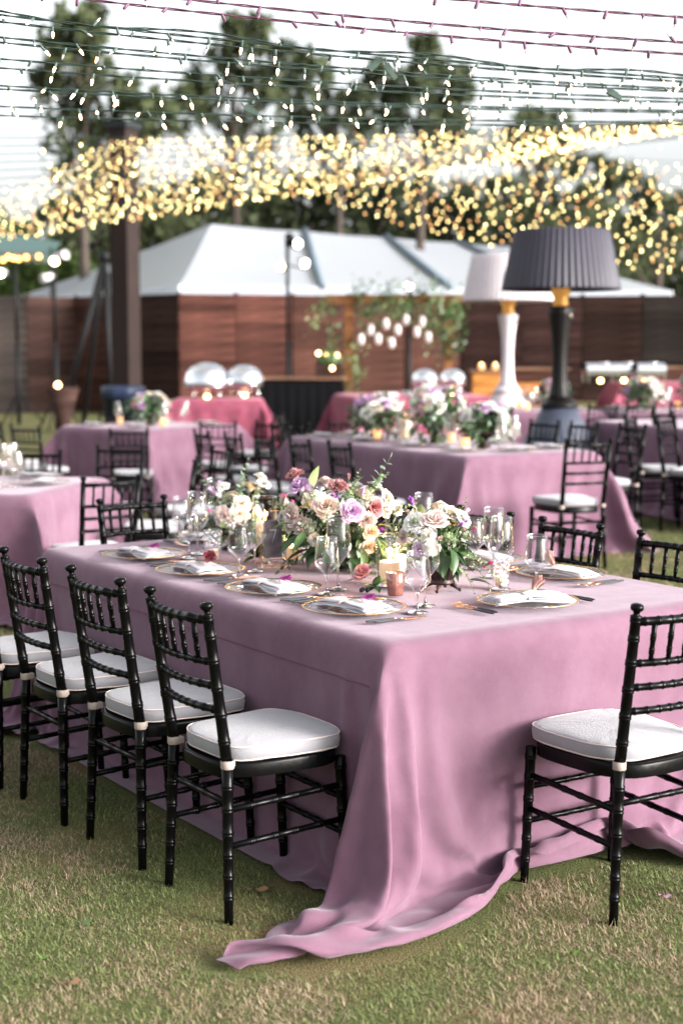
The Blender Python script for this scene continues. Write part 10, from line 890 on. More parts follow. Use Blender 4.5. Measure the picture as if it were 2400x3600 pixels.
LV = [('long','dark',*D(690,1225,-.12,CXC,CYC,kc),-.8,-.5,-.35,.12), ('long','mid',*D(665,1200,-.12,CXC,CYC,kc),-.95,-.2,.05,.085), ('long','mid',*D(700,1215,-.13,CXC,CYC,kc),-.6,-.6,-.6,.10), ('long','mid',*D(815,1235,-.12,CXC,CYC,kc),.3,-.5,-.85,.13), ('long','dark',*D(800,1245,-.12,CXC,CYC,kc),.1,-.5,-.9,.12), ('long','mid',*D(850,1225,-.10,CXC,CYC,kc),.6,-.4,-.8,.13),
      ('broad','dark',*D(780,1230,-.14,CXC,CYC,kc),-.1,-.7,-.7,.10), ('broad','dark',*D(745,1225,-.14,CXC,CYC,kc),-.4,-.7,-.6,.10), ('broad','dark',*D(725,1245,-.12,CXC,CYC,kc),-.5,-.6,-.6,.11), ('broad','pale',*D(713,1118,-.06,CXC,CYC,kc),.05,-.1,1,.085), ('broad','mid',*D(735,1130,-.09,CXC,CYC,kc),.6,-.5,.5,.05), ('long','pale',*D(800,1128,-.04,CXC,CYC,kc),.4,-.2,.9,.07), ('long','pale',*D(850,1120,-.02,CXC,CYC,kc),.6,-.1,.8,.08), ('broad','pale',*D(862,1205,-.10,CXC,CYC,kc),.9,-.4,.2,.05), ('long','mid',*D(868,1240,-.08,CXC,CYC,kc),.5,-.3,-.8,.11), ('long','dark',*D(770,1262,-.12,CXC,CYC,kc),-.6,-.5,-.6,.10)]
LV += ring_leaves(46, .125, -.03, .05, [('broad','dark'), ('long','dark'), ('broad','dark'), ('long','mid')], .07, .12, 5, rx=1.15) + ring_leaves(26, .12, .07, .14, [('broad','mid'), ('long','mid'), ('broad','dark')], .05, .08, 6, down=.3, rx=1.15)
SP = [('var',-.05,-.14,.10,-.1,-.6,.6,.10,'small',.024,9,.2), ('var',-.08,-.13,.08,-.5,-.6,.4,.11,'small',.026,9,.3), ('var',-.02,-.14,.13,.2,-.5,.8,.08,'small',.022,8,.2), ('pale',.10,-.02,.18,.5,0,.9,.13,'small',.026,7,0), ('euc',.11,0,.20,.4,0,.95,.16,'round',.036,6,0), ('pale',.03,-.02,.2,.3,-.1,1,.10,'small',.02,8,0), ('var',.09,-.12,.16,.4,-.5,.7,.09,'small',.02,8,.2),
      ('euc',.16,-.05,.09,.9,-.2,.1,.13,'round',.032,7,.6), ('pale',.17,-.03,.12,.9,-.2,.5,.11,'small',.024,8,.3), ('pale',-.16,0,.12,-.8,-.2,.5,.12,'small',.022,9,.3), ('dark',-.12,-.08,-.01,-.8,-.4,-.2,.13,'long',.05,6,.6), ('pale',.18,-.06,.06,.95,-.3,.1,.14,'small',.022,9,.4), ('euc',.17,0,.04,1,-.1,-.1,.15,'round',.030,8,.5), ('euc',-.16,.02,.05,-1,.1,.2,.14,'round',.030,8,.4), ('mid',.10,-.12,.0,.5,-.5,-.6,.14,'long',.05,6,.6), ('pale',-.14,-.06,.14,-.7,-.4,.3,.12,'small',.016,9,.2)]
FL = [('filler_florets', M_G['pale'], *D(795,1135,-.06,CXC,CYC,kc), .024, 200, .0035), ('filler_florets', M_G['pale'], *D(712,1136,-.07,CXC,CYC,kc), .02, 160, .0035), ('filler_florets', M_G['pale'], *D(838,1132,-.04,CXC,CYC,kc), .026, 200, .0035), ('filler_leaves', M_G['dark'], 0, 0, .05, .125, 700, .018), ('filler_leaves', M_G['mid'], 0, 0, .10, .13, 460, .013), ('filler_leaves', M_G['var'], -.04, -.03, .09, .13, 240, .010)]
arrangement((-.005, 5.64, Z0+.082), 'big round bouquet with peach and lavender roses in the middle of the front table', compote(.075, .082), F, LV, SP, FL)
# --- left arrangement
kl = .00180; CXL, CYL = 548, 1246
def fq(kind, colr, px, py, dep, s, *d): x, y, z = D(px, py, dep, CXL, CYL, kl); return (kind, colr, x, y, z, s, *d)
F = [fq('garden_rose','cream',566,1204,-.08,.040,(.2,-.95,.2)), fq('garden_rose','cream',572,1182,-.07,.036,(.2,-.8,.5)), fq('garden_rose','blush',532,1208,-.07,.042,(-.4,-.9,.2)), fq('tulip','lilac',511,1160,-.02,.030,(-.6,-.3,.6)), fq('tulip','lilac',524,1150,-.01,.026,(-.2,-.2,.9)), fq('garden_rose','white',530,1145,-.03,.028,(-.1,-.4,.9)), fq('garden_rose','white',621,1140,.0,.030,(.5,-.3,.8)),
     fq('garden_rose','white',612,1124,.03,.026,(.3,0,1)), fq('rosebud','hot',503,1198,-.05,.013,(-.8,-.4,.1)), fq('garden_rose','cream',590,1150,.05,.036,(.3,.3,.9)), fq('ranunculus','cream',600,1205,-.02,.034,(.8,-.4,.2)), fq('garden_rose','cream',545,1175,.07,.036,(-.2,.6,.7))]
LV = ring_leaves(34, .085, -.03, .07, [('broad','dark'), ('long','mid'), ('broad','mid')], .05, .085, 9) + [('long','dark',*D(500,1215,-.05,CXL,CYL,kl),-.95,-.2,-.1,.08), ('broad','mid',*D(588,1250,-.08,CXL,CYL,kl),.6,-.5,-.4,.08), ('broad','mid',*D(575,1262,-.09,CXL,CYL,kl),-.3,-.6,.0,.06), ('broad','dark',*D(600,1262,-.09,CXL,CYL,kl),.5,-.6,-.2,.06)]
SP = [('euc',.02,0,.10,.1,0,1,.20,'round',.030,9,0), ('euc',.03,0,.09,.25,-.1,.95,.15,'round',.032,8,0), ('euc',-.06,0,.07,-.45,0,.9,.17,'round',.026,8,.1), ('euc',-.07,-.02,.03,-.8,-.2,.35,.13,'round',.026,8,.4), ('var',-.07,-.04,.02,-.6,-.5,.2,.12,'small',.022,9,.4), ('var',-.04,-.06,.0,-.4,-.6,-.4,.12,'small',.02,9,.4), ('euc',.06,0,.09,.5,0,.8,.13,'round',.034,7,.2), ('mid',.02,-.07,-.01,.3,-.6,-.6,.12,'long',.05,6,.4), ('pale',-.08,-.01,.06,-.6,0,.6,.12,'small',.02,9,.2)]
FL = [('filler_leaves', M_G['dark'], 0, 0, .035, .075, 420, .015), ('filler_leaves', M_G['euc'], 0, 0, .06, .09, 240, .013), ('filler_leaves', M_G['var'], -.03, -.03, .03, .08, 120, .009)]
arrangement((-.455, 6.20, Z0+.075), 'loose bouquet with cream garden roses and eucalyptus at the left', compote(.06, .075), F, LV, SP, FL)
# loose blooms and greens on the cloth
for gx, gy, a0, lb in ((-.235, 6.02, .3, 'garland of eucalyptus lying between the left and central bouquets'), (.165, 5.66, -.4, 'garland of eucalyptus lying between the central bouquet and the right urn'), (-.30, 6.42, .9, 'eucalyptus trailing behind the left bouquet')):
    gg = thing('greenery_garland', lb, 'greenery', (gx, gy, Z0+.01), a0)
    for k in range(9):
        m = MB(); mk = ('euc', 'mid', 'pale')[k % 3]; an_ = k*.7
        sprig(m, (.03*math.cos(an_), .03*math.sin(an_), .01), (math.cos(an_), math.sin(an_)*.8, .35+.5*(k % 3)), .15, ('round', 'long', 'small')[k % 3], (.032, .055, .026)[k % 3], 8, .9); m.obj('sprig', [M_STEMG, M_G[mk]], gg)
r_ = thing('fallen_rose', 'single pink rose lying on the cloth before the lit cylinder', 'flower', (.078, 5.30, Z0), 0)
link('petals', fl('rose', 'pink'), r_, (0, 0, .026), orient((-.45, -.5, .7)), .042)
MB().tube([(0, .01, .012), (.03, .04, .006)], .002, 5).obj('stem', M_STEMG, r_)
link('leaf', leaf_mesh('long', 'mid'), r_, (-.01, 0, .008), orient_x((-1, -.1, .1)), .06); link('leaf', leaf_mesh('broad', 'dark'), r_, (-.01, .02, .02), orient_x((-.7, .2, .5)), .035)
g_ = thing('leafy_sprig', 'small sprig of green leaves and dark berries beside the copper votive', 'greenery', (.118, 5.09, Z0), 0)
for dx, dy, dz, s, sh, mk in ((-.7,-.3,.45,.075,'long','mid'),(-.3,-.5,.3,.085,'long','mid'),(.1,-.3,.8,.06,'broad','mid'),(.5,-.1,.6,.055,'broad','mid'),(-.5,-.6,.02,.05,'broad','dark'),(.2,-.8,.05,.05,'broad','dark'),(-.9,0,.1,.05,'broad','dark'),(.4,.4,.7,.06,'long','pale')):
    link('leaf', leaf_mesh(sh, mk), g_, (0, 0, .012), orient_x((dx, dy, dz)), s)
M_BER = MAT('berry', (.015, .012, .02), .25)
for dx, dy in ((-.045,-.02),(-.03,-.035),(-.05,-.038)): MB().sphere((dx, dy, .008), .008, 10, 6).obj('berry', M_BER, g_)
g2_ = thing('fallen_leaf', 'glossy dark leaf lying right of the ribbed urn', 'leaf', (.44, 5.16, Z0+.004), 0)
link('blade', leaf_mesh('broad', 'dark'), g2_, (0, 0, .02), orient_x((1, -.05, .12)), .085)
gv = thing('leafy_sprig', 'green sprig lying at the foot of the table number stand', 'greenery', (-.335, 5.83, Z0), 0)
for dx, dy, dz, s in ((-.8,-.3,.3,.07),(-.2,-.5,.6,.07),(.3,-.5,.5,.07),(.8,-.2,.4,.08),(-.6,-.6,.02,.07),(.2,-.2,.9,.07),(.9,-.4,.1,.07)): link('leaf', leaf_mesh('broad', 'mid' if dx < 0 else 'dark'), gv, (0, 0, .012), orient_x((dx, dy, dz)), s)

# ------------------------------------------------------------------ decor of the tables further back
def small_setting():
    ro = thing('place_setting', '-', 'place setting', group='-')
    MB().lathe([(0, .003), (.11, .004), (.16, .016), (.164, .018)], 24, caps=False).obj('charger_plate', M_PLATE, ro)
    MB().lathe([(.160, .0165), (.167, .0185), (.160, .0175)], 24, caps=False).obj('gold_rim', M_GOLD, ro)
    n = MB()
    for l in range(2): n.grid([[(-.13+.26*i/6, (-.055+.11*j/3)*(1+.1*math.sin(i)), .022+.009*l+.003*math.sin(2*i+j)) for j in range(4)] for i in range(7)])
    n.obj('napkin', M_NAP, ro); return remember(ro)
ss = small_setting(); us = {}
def low_glass(h, nm):
    ro = thing('wine_glass', '-', 'glass', group='-')
    MB().lathe([(.005, h*.34), (.044, h*.53), (.046, h*.58), (.036, h)], 14, caps=False).obj('bowl', M_GLASS2, ro)
    MB().lathe([(.035, 0), (.03, .003), (.005, .012), (.004, h*.33), (0, h*.34)], 10).obj('stem', M_GLASS2, ro); return remember(ro)
M_GLASS2 = THIN('distant_glass', (.97, .95, .94), base=.20, rough=.12)
lg = [low_glass(.25, 't'), low_glass(.19, 's')]; ulg = [{}, {}]
M_FLW = {c: PM[c] for c in ('cream', 'white', 'lav', 'blush', 'pink')}
def far_bouquet(seed, r=.16):
    rs = random.Random(seed); ro = thing('flower_arrangement', '-', 'flowers', group='-')
    MB().lathe([(.05, 0), (.03, .02), (.02, .05), (.075, .10), (.08, .12)], 16).obj('bowl', M_URN, ro)
    for mk in ('dark', 'mid', 'euc'):
        m = MB()
        for _ in range(110):
            d = Vector((rs.gauss(0, 1.15), rs.gauss(0, 1), rs.gauss(.1, .75))); d *= r*(.35+.75*rs.random())/max(.8, d.length)*1.25; p = d+Vector((0, 0, .17)); q = d.normalized().orthogonal().normalized(); q.rotate(Matrix.Rotation(rs.uniform(0, 6), 3, d.normalized())); t = (d.normalized()+q*.6).normalized(); sd_ = t.cross(q).normalized(); z = rs.uniform(.025, .05)
            m.add([p-t*z, p+sd_*z*.4, p+t*z, p-sd_*z*.4], [(0, 1, 2, 3)])
        m.obj('foliage', M_G[mk], ro)
    kinds = [('garden_rose', 'cream'), ('garden_rose', 'white'), ('rose', 'lav'), ('garden_rose', 'blush'), ('rose', 'pink'), ('garden_rose', 'white')]
    for i in range(24):
        a = rs.uniform(0, 6.28); e = rs.uniform(-.05, 1.3); d = (math.cos(a)*math.cos(e), math.sin(a)*math.cos(e), math.sin(e)); kd = kinds[i % 6]
        link(kd[0], fl(*kd), ro, (d[0]*r, d[1]*r, .20+d[2]*r*.85), orient(d, rs.uniform(0, 6)), rs.uniform(.044, .062))
    return remember(ro)
fb_ = [far_bouquet(1), far_bouquet(2), far_bouquet(3, .13)]; ufb = [{}, {}, {}]
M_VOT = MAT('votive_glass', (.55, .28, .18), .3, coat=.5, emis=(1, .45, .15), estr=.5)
def decor(C, th, W, L, name, nside, nend, bq, z=None, seed=1):
    rs = random.Random(seed); z = (z if z is not None else C.z+.783)
    def P(u, v): p = W0(u, v, z, C, th); return p
    g1, g2, g3 = 'place settings on the '+name, 'glasses on the '+name, 'votives on the '+name
    sp = []
    for k in range(nside):
        u = L*(k+.5)/nside; sp += [(u, .21, 0, ordinals[k]+' along the near side of the '), (u, W-.21, PI, ordinals[k]+' along the far side of the ')]
    if nend: sp += [(.21, W/2, PI/2, 'at the near end of the '), (L-.21, W/2, -PI/2, 'at the far end of the ')]
    for i, (u, v, fa, wh) in enumerate(sp):
        put(ss, P(u, v), th+fa-PI/2+rs.uniform(-.2, .2), 'blurred white napkin and charger '+wh+name, g1, us)
        f = (math.cos(fa), math.sin(fa))        # in (v, u) directions
        for a, b, t in ((.24, .14, 0), (.30, .05, 1)):
            put(lg[1-t], P(u+f[1]*a-f[0]*b, v+f[0]*a+f[1]*b), 0, ('short', 'tall')[t]+' glass by the setting '+wh+name, g2, ulg[1-t])
    for k, (u, v, i, lb) in enumerate(bq): put(fb_[i], P(u, v), rs.uniform(0, 6), lb, 'flower arrangements on tables further back', ufb[i]).scale = (1.2, 1.2, (1.0, 1.3, 1.0)[k])
    for k in range(3):
        ro = thing('votive', ordinals[k]+' copper votive glowing on the '+name, 'candle holder', P(L*(k+1)/4.3, W*(.36+.25*(k % 2))), 0, g3)
        MB().lathe([(.028, 0), (.034, .08), (.031, .079), (.026, .01)], 12).obj('glass', M_VOT, ro)
decor(C2, T2T, 1.2, 2.85, 'middle table', 4, 1, [(.70, .62, 2, 'nearest blurred bouquet at the right end of the middle table'), (1.38, .62, 0, 'largest blurred bouquet in the middle of the middle table'), (2.15, .52, 1, 'blurred bouquet with a lilac bloom at the left end of the middle table')], seed=2)
decor(C3, T3T, 1.45, 1.45, 'square left table', 2, 0, [(.75, .72, 0, 'round white and blush bouquet on the square left table')], seed=3)
decor(C4, T4T, 1.32, 2.6, 'left edge table', 3, 1, [], seed=4)
decor(C5, T5T, 1.2, 1.25, 'white heater table', 2, 0, [(.62, .80, 2, 'small bouquet beside the foot of the white heater')], seed=5)
decor(C6, T6T, 2.4, 1.2, 'far right table', 3, 0, [(.60, .38, 0, 'round bouquet right behind the black heater stem'), (.62, 1.05, 1, 'bouquet farthest right on the far right table')], seed=6)
# extra glowing pillar on the middle table
cyl(*W0(1.85, .62, 0, C2, T2T)[:2], .05, .22, .17, 'ivory pillar candle in a glass on the middle table', z=C2.z+.783, light=.0, rc=.042)

# ------------------------------------------------------------------ lamp shaped patio heaters
M_PLEAT = MAT('heater_grey', (.034, .031, .047), .55, noise=.1, nscale=4); M_HBLK = MAT('heater_black', (.006, .005, .005), .4, spec=.2); M_BELL = MAT('heater_bell', (.045, .052, .078), .42, spec=.4)
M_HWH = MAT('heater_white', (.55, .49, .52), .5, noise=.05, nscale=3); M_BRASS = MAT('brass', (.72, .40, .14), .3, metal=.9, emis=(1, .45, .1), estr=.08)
def heater(loc, k, mats, label):
    shade, stem, bell = mats; ro = thing('patio_heater', label, 'patio heater', loc, .2)
    pl_ = lambda r, z, a: r*(1+.016*math.cos(54*a)) if r > .3 else r
    MB().lathe([(.405*k, 2.47*k), (.418*k, 2.46*k), (.515*k, 1.985*k), (.524*k, 1.955*k), (.519*k, 1.945*k), (.506*k, 1.955*k), (.395*k, 2.44*k)], 324, caps=False, fn=pl_).obj('shade', shade, ro)
    MB().lathe([(0, 2.485*k), (.395*k, 2.472*k), (.405*k, 2.455*k)], 48, caps=False).obj('shade_top', shade, ro)
    MB().lathe([(.062*k, 1.80*k), (.072*k, 1.82*k), (.060*k, 1.87*k), (.085*k, 1.92*k), (.080*k, 1.99*k), (.10*k, 2.02*k), (.02*k, 2.05*k)], 24).obj('burner', M_BRASS, ro)
    fl_ = lambda r, z, a: r*(1+.03*math.cos(16*a))
    MB().lathe([(.115*k, .98*k), (.085*k, 1.03*k), (.070*k, 1.15*k), (.064*k, 1.35*k), (.075*k, 1.55*k), (.100*k, 1.72*k), (.108*k, 1.785*k), (.098*k, 1.80*k), (.05*k, 1.805*k)], 64, fn=fl_).obj('stem', stem, ro)
    MB().lathe([(.15*k, .90*k), (.165*k, .91*k), (.165*k, .935*k), (.14*k, .95*k), (.12*k, .985*k)], 40).obj('collar', stem, ro)
    MB().lathe([(.46*k, 0), (.47*k, .02*k), (.45*k, .10*k), (.38*k, .40*k), (.30*k, .62*k), (.22*k, .78*k), (.150*k, .90*k)], 128, fn=lambda r, z, a: r*(1+.014*math.cos(32*a))).obj('bell_base', bell, ro)
    MB().sphere((.06*k, -.085*k, 1.72*k), .022*k, 8, 6).obj('knob', M_STRAP, ro); return ro
x = (1284-CX)/FP*14; heater((x, 14.05, gz(x, 14)), 1.045, (M_PLEAT, M_HBLK, M_BELL), 'black lamp shaped patio heater with a pleated charcoal shade')
x = (1165-CX)/FP*18.2; heater((x, 18.3, gz(x, 18)), 1.06, (M_HWH, M_HWH, M_HWH), 'white lamp shaped patio heater partly behind the black one')

# ------------------------------------------------------------------ buffets and chafing dishes
M_CHR = MAT('polished_steel', (.82, .84, .88), .08, metal=1); M_WARM = EMIT('warming_light', (1, .6, .25), 7)
def dome_chafer(loc, r, lb):
    ro = thing('chafing_dish', lb, 'chafing dish', loc, random.uniform(0, 3), 'domed chafing dishes')
    for k in range(4): a = k*PI/2; MB().tube([(r*.85*math.cos(a), r*.85*math.sin(a), 0), (r*.7*math.cos(a), r*.7*math.sin(a), .13)], .012, 6).obj('leg', M_CHR, ro)
    MB().lathe([(r*.6, .12), (r*.95, .14), (r*1.0, .19), (r*1.03, .20), (r*.9, .20)], 28).obj('pan', M_CHR, ro)
    l = MB().lathe([(r*1.0, .205), (r*.99, .25), (r*.90, .205+r*.50), (r*.70, .205+r*.75), (r*.40, .205+r*.92), (0, .205+r*.98)], 36).obj('lid', M_CHR, ro)
    MB().tube([(-.05, -r*.93, .27), (-.05, -r*1.08, .28), (.05, -r*1.08, .28), (.05, -r*.93, .27)], .009, 6).obj('handle', M_CHR, l)
    MB().lathe([(.035, 0), (.04, .05), (0, .055)], 12).obj('burner', M_WARM, ro); return ro
zb = .845
dome_chafer((-2.10, 23.45, zb), .36, 'domed steel chafing dish at the left end of the small rose buffet')
dome_chafer((-1.52, 23.55, zb+.02), .30, 'domed steel chafing dish at the right end of the small rose buffet')
b1, b2 = at_depth(975, 850, 23.3)[0], at_depth(1038, 850, 23.6)[0]
dome_chafer((b1, 23.3, .90), .205, 'left domed steel dish on the long rose buffet'); dome_chafer((b2, 23.5, .90), .205, 'right domed steel dish on the long rose buffet')
M_LIN = MAT('white_linen', (.78, .75, .77), .8); 
x = at_depth(945, 880, 22.8)[0]; t_ = thing('plate_stack', 'white plates and linen stacked on the long rose buffet', 'plates', (x, 22.8, .895), 0); 
for k in range(5): MB().lathe([(0, 0), (.10, .002), (.14, .014), (.143, .018), (0, .012)], 20).obj('plate', M_LIN, t_, (0, 0, k*.016))
MB().box((-.38, 0, .03), (.34, .24, .05)).obj('folded_linen', M_LIN, t_)
def box_chafer(px, dep, w_, lb):
    x = at_depth(px, 880, dep)[0]; ro = thing('chafing_dish', lb, 'chafing dish', (x, dep, 1.12), .1, 'boxy steel chafing dishes')
    for sx in (-1, 1):
        for sy in (-1, 1): MB().box((sx*w_*.45, sy*.16, .06), (.02, .02, .12)).obj('leg', M_CHR, ro)
    MB().box((0, 0, .15), (w_, .36, .07)).obj('pan', M_CHR, ro)
    m = MB(); P = [[(-w_/2+w_*i/6, .18*math.cos(PI*j/8)*1.0, .188+.10*math.sin(PI*j/8)**.6) for j in range(9)] for i in range(7)]; m.grid(P); lid = m.obj('lid', M_CHR, ro)
    MB().tube([(-.07, -.15, .27), (-.07, -.19, .29), (.07, -.19, .29), (.07, -.15, .27)], .008, 6).obj('handle', M_CHR, lid)
    MB().lathe([(.03, 0), (.035, .05), (0, .055)], 10).obj('burner', M_WARM, ro)
for px, dep, w_, lb in ((1378, 22.1, .5, 'boxy steel chafing dish leftmost at the far right buffet'), (1432, 22.35, .55, 'boxy steel chafing dish in the middle of the far right buffet'), (1488, 22.1, .42, 'boxy steel chafing dish rightmost at the far right buffet, by the lamp')): box_chafer(px, dep, w_, lb)
# black draped bar with a plank top
M_DRAPE = MAT('black_drape', (.004, .004, .005), .9, spec=.1); M_TOP = wood('plank_top', (.20, .11, .07), .1)
def drape_box(x0, x1, y0, y1, h, amp, mat, ro, name='drape'):
    P = []; per = [(x0, y0), (x1, y0), (x1, y1), (x0, y1), (x0, y0)]; pts_ = []
    for (a, b), (c, d) in zip(per[:-1], per[1:]):
        n = 28
        for i in range(n): pts_.append((a+(c-a)*i/n, b+(d-b)*i/n, (d-b)/math.hypot(c-a, d-b), -(c-a)/math.hypot(c-a, d-b)))
    pts_.append(pts_[0]); 
    for z in (h, h*.6, .01): P.append([(x+nx_*amp*(1-z/h)*(1+math.sin(i*1.9)), y+ny_*amp*(1-z/h)*(1+math.sin(i*1.9)), z) for i, (x, y, nx_, ny_) in enumerate(pts_)])
    return MB().grid(P).obj(name, mat, ro)
xb0, xb1 = at_depth(588, 900, 26)[0], at_depth(790, 900, 26)[0]
bar_ = thing('drinks_bar', 'black draped bar with a pale plank top, behind the middle tables', 'bar', ((xb0+xb1)/2, 26.5, 0)); hw = (xb1-xb0)/2
drape_box(-hw, hw, -.4, .4, 1.08, .03, M_DRAPE, bar_)
for k in range(3): MB().box((0, -.3+.3*k, 1.10), (2*hw+.1, .285, .03)).obj('top_plank', M_TOP, bar_)
x = at_depth(755, 840, 26.3)[0]; pb = thing('planter_box', 'dark box of greenery with glowing candles on the black bar', 'planter', (x, 26.35, 1.118))
MB().box((0, 0, .13), (.46, .34, .26)).obj('box', M_FW['b'], pb); m = MB(); clump(m, (0, 0, .30), .24, 260, .05); m.obj('foliage', M_G['mid'], pb)
for dx, dz in ((-.18, .42), (-.02, .40), (.14, .38), (.06, .16)): MB().sphere((dx, -.18 if dz < .2 else -.1, dz), .034, 8, 6).obj('candle', M_WARM, pb)
# long wooden bars
M_OR = wood('plank_orange_lit', (.42, .17, .045), .15)  # orange light falling on the bar front is put into this plank colour
def wood_bar(px0, px1, dep, h, mats, lb, n=5):
    a, b = at_depth(px0, 850, dep)[0], at_depth(px1, 850, dep)[0]; ro = thing('wooden_bar', lb, 'bar', ((a+b)/2, dep, gz(3, 20))); L_ = b-a
    for k in range(n): MB().box((0, 0, (h-.04)*(k+.5)/n), (L_, .05, (h-.04)/n-.012)).obj('plank', mats[k % len(mats)], ro)
    MB().box((0, .25, h-.01), (L_+.12, .62, .04)).obj('counter', M_TOP, ro)
    for s in (-1, 1): MB().box((s*(L_/2-.03), .27, (h-.05)/2), (.05, .44, h-.05)).obj('side', mats[0], ro)
    return ro
wood_bar(1086, 1152, 27, 1.06, (M_OR,), 'orange lit wooden bar left of the white heater'); wood_bar(1176, 1300, 27.2, 1.10, (M_FW['d'], M_OR), 'brown plank bar between the two heaters'); wood_bar(1440, 1640, 27.5, 1.12, (M_FW['d'], M_FW['c']), 'brown plank bar at the far right by the fence')
x = at_depth(1112, 865, 26.7)[0]
for k, (dx, dz) in enumerate(((0, 1.38), (.25, 1.33))):
    l_ = thing('votive', ('left', 'right')[k]+' glowing candle on the orange bar', 'candle holder', (x+dx, 27.3, gz(3, 20)+1.075)); MB().lathe([(.05, 0), (.055, .10), (.05, .10), (.045, .01)], 12).obj('glass', M_VOT, l_); MB().sphere((0, 0, .09), .028, 8, 6).obj('flame', M_WARM, l_)
# greenery frame with hanging glasses
M_POST = wood('timber_orange', (.20, .085, .035), .1)
xp, xq = at_depth(801, 700, 29.5)[0], at_depth(1030, 700, 29.5)[0]
arch = thing('greenery_arch', 'timber frame hung with vines and small white lanterns before the fence', 'arch', (xp, 29.5, 0))
ht = at_depth(801, 678, 29.5)[1]
MB().box((0, 0, ht/2), (.15, .15, ht)).obj('post', M_POST, arch); MB().box((xq-xp, 0, ht/2), (.15, .15, ht)).obj('post', M_POST, arch); MB().box(((xq-xp)/2, 0, ht-.07), (xq-xp+.9, .12, .16)).obj('beam', M_POST, arch)
rs_ = random.Random(8)
def vine(px, py, r, n, s, mk, nm='vine_foliage'):
    X, Z = at_depth(px, py, 29.4); m = MB()
    for _ in range(n):
        p = Vector((X-xp+rs_.gauss(0, r*.62), -.12+rs_.gauss(0, r*.4), Z+rs_.gauss(-.1*r, r*.75))); d = Vector((rs_.gauss(0, 1), rs_.gauss(0, 1), rs_.gauss(0, 1))).normalized(); q = d.orthogonal().normalized(); t = d.cross(q); z = s*rs_.uniform(.4, 1)
        m.add([p-q*z, p+t*z*.4, p+q*z, p-t*z*.4], [(0, 1, 2, 3)])
    m.obj(nm, M_G[mk], arch)
for px, py, r, n, mk in ((740,705,.16,40,'mid'),(722,745,.12,24,'pale'),(765,770,.16,34,'mid'),(850,690,.30,150,'dark'),(900,688,.28,130,'mid'),(950,690,.30,150,'dark'),(1000,700,.34,200,'mid'),(1030,730,.30,180,'mid'),(1035,770,.26,150,'dark'),(1020,795,.2,90,'mid'),(840,725,.2,60,'mid'),(860,752,.15,46,'dark'),(905,720,.18,50,'pale'),(830,790,.16,30,'pale'),(985,740,.2,60,'mid'),(930,712,.2,60,'mid'),(760,700,.16,30,'dark'),(1045,700,.2,70,'mid'),(820,672,.16,40,'dark'),(890,668,.14,30,'dark'),(975,670,.14,34,'dark'),(800,850,.30,110,'mid'),(790,880,.26,90,'dark')): vine(px, py, r, n, .075, mk)
M_LAN = MAT('milk_glass', (.60, .52, .52), .4, emis=(1, .8, .75), estr=.10)
for px, py in ((829,779),(851,757),(868,778),(886,743),(899,787),(913,757),(932,734),(957,762),(969,738),(983,774)):
    X, Z = at_depth(px, py, 29.3); LK = globals().setdefault('LK', []); LK.append(1); o_ = thing('hanging_lantern', ordinals[len(LK)-1]+' white glass lantern from the left hanging in the vine frame', 'lantern', (X, 29.3, Z), 0, 'white lanterns hanging in the greenery')
    MB().lathe([(.02, -.11), (.055, -.08), (.062, 0), (.05, .07), (.03, .10)], 12).obj('glass', M_LAN, o_); MB().tube([(0, 0, .10), (0, 0, max(.2, ht-.1-Z))], .006, 4).obj('cord', M_STEMG, o_)
# ------------------------------------------------------------------ stage light stands, tripod, bin
M_CAN = MAT('lamp_can', (.68, .64, .66), .4); M_MET = MAT('black_metal', (.008, .008, .009), .5, spec=.2); M_BEAM = EMIT('stage_light', (1, .95, .78), 16); M_BEAMY = EMIT('stage_light_yellow', (1, .80, .30), 12)
def stand(px, dep, ptop, heads, lb):
    x, zt = at_depth(px, ptop, dep); g0 = gz(x, dep); ro = thing('light_stand', lb, 'light stand', (x, dep, g0), 0, 'stage light stands before the fence')
    MB().tube([(0, 0, 0), (0, 0, 1.8)], .05, 10).obj('pole', M_MET, ro); MB().tube([(0, 0, 1.7), (0, 0, zt-g0)], .038, 10).obj('pole', M_MET, ro)
    for k in range(3): a = k*2.09+.4; MB().tube([(0, 0, .7), (.55*math.cos(a), .55*math.sin(a), .01)], .022, 6).obj('leg', M_MET, ro)
    for (hx, hy, dx, dy, lit, yl) in heads:
        X, Z = at_depth(hx, hy, dep-.1); m = MB(); d = Vector((dx, -.75, dy)).normalized(); q = d.to_track_quat('Z', 'Y').to_matrix().to_4x4()
        M_ = Matrix.Translation((X-x, -.12, Z-g0)) @ q
        m.lathe([(0, -.30), (.05, -.29), (.075, -.24), (.075, -.05), (.095, -.03), (.095, .03), (.085, .03), (.08, -.02)], 16, M_); c_ = m.obj('lamp_can', M_CAN if yl != 2 else M_MET, ro)
        if lit: MB().lathe([(0, -.012), (.078, -.008)], 16, M_, caps=False).obj('lens', M_BEAMY if yl == 1 else M_BEAM, c_)
        MB().tube([(0, 0, Z-g0-.02), (X-x, -.12, Z-g0-.12)], .016, 5).obj('bracket', M_MET, ro)
stand(660, 31, 540, [(684, 560, .25, -.1, True, 2), (644, 612, -.2, -.3, True, 1), (700, 605, .35, -.25, True, 0), (664, 545, .1, .5, False, 2)], 'tall black light stand with three lit lamps before the tent')
stand(124, 31, 590, [(126, 600, .0, -.35, True, 1), (100, 640, -.8, -.3, False, 0), (150, 585, .9, .1, False, 0)], 'black light stand with a yellow lamp at the far left')
stand(36, 33, 610, [(2, 628, -.1, -.1, True, 0)], 'slim stand with a white lamp at the left edge of the photo')
stand(940, 33, 640, [(938, 657, .1, -.3, True, 0)], 'stand with one lamp rising out of the green frame')
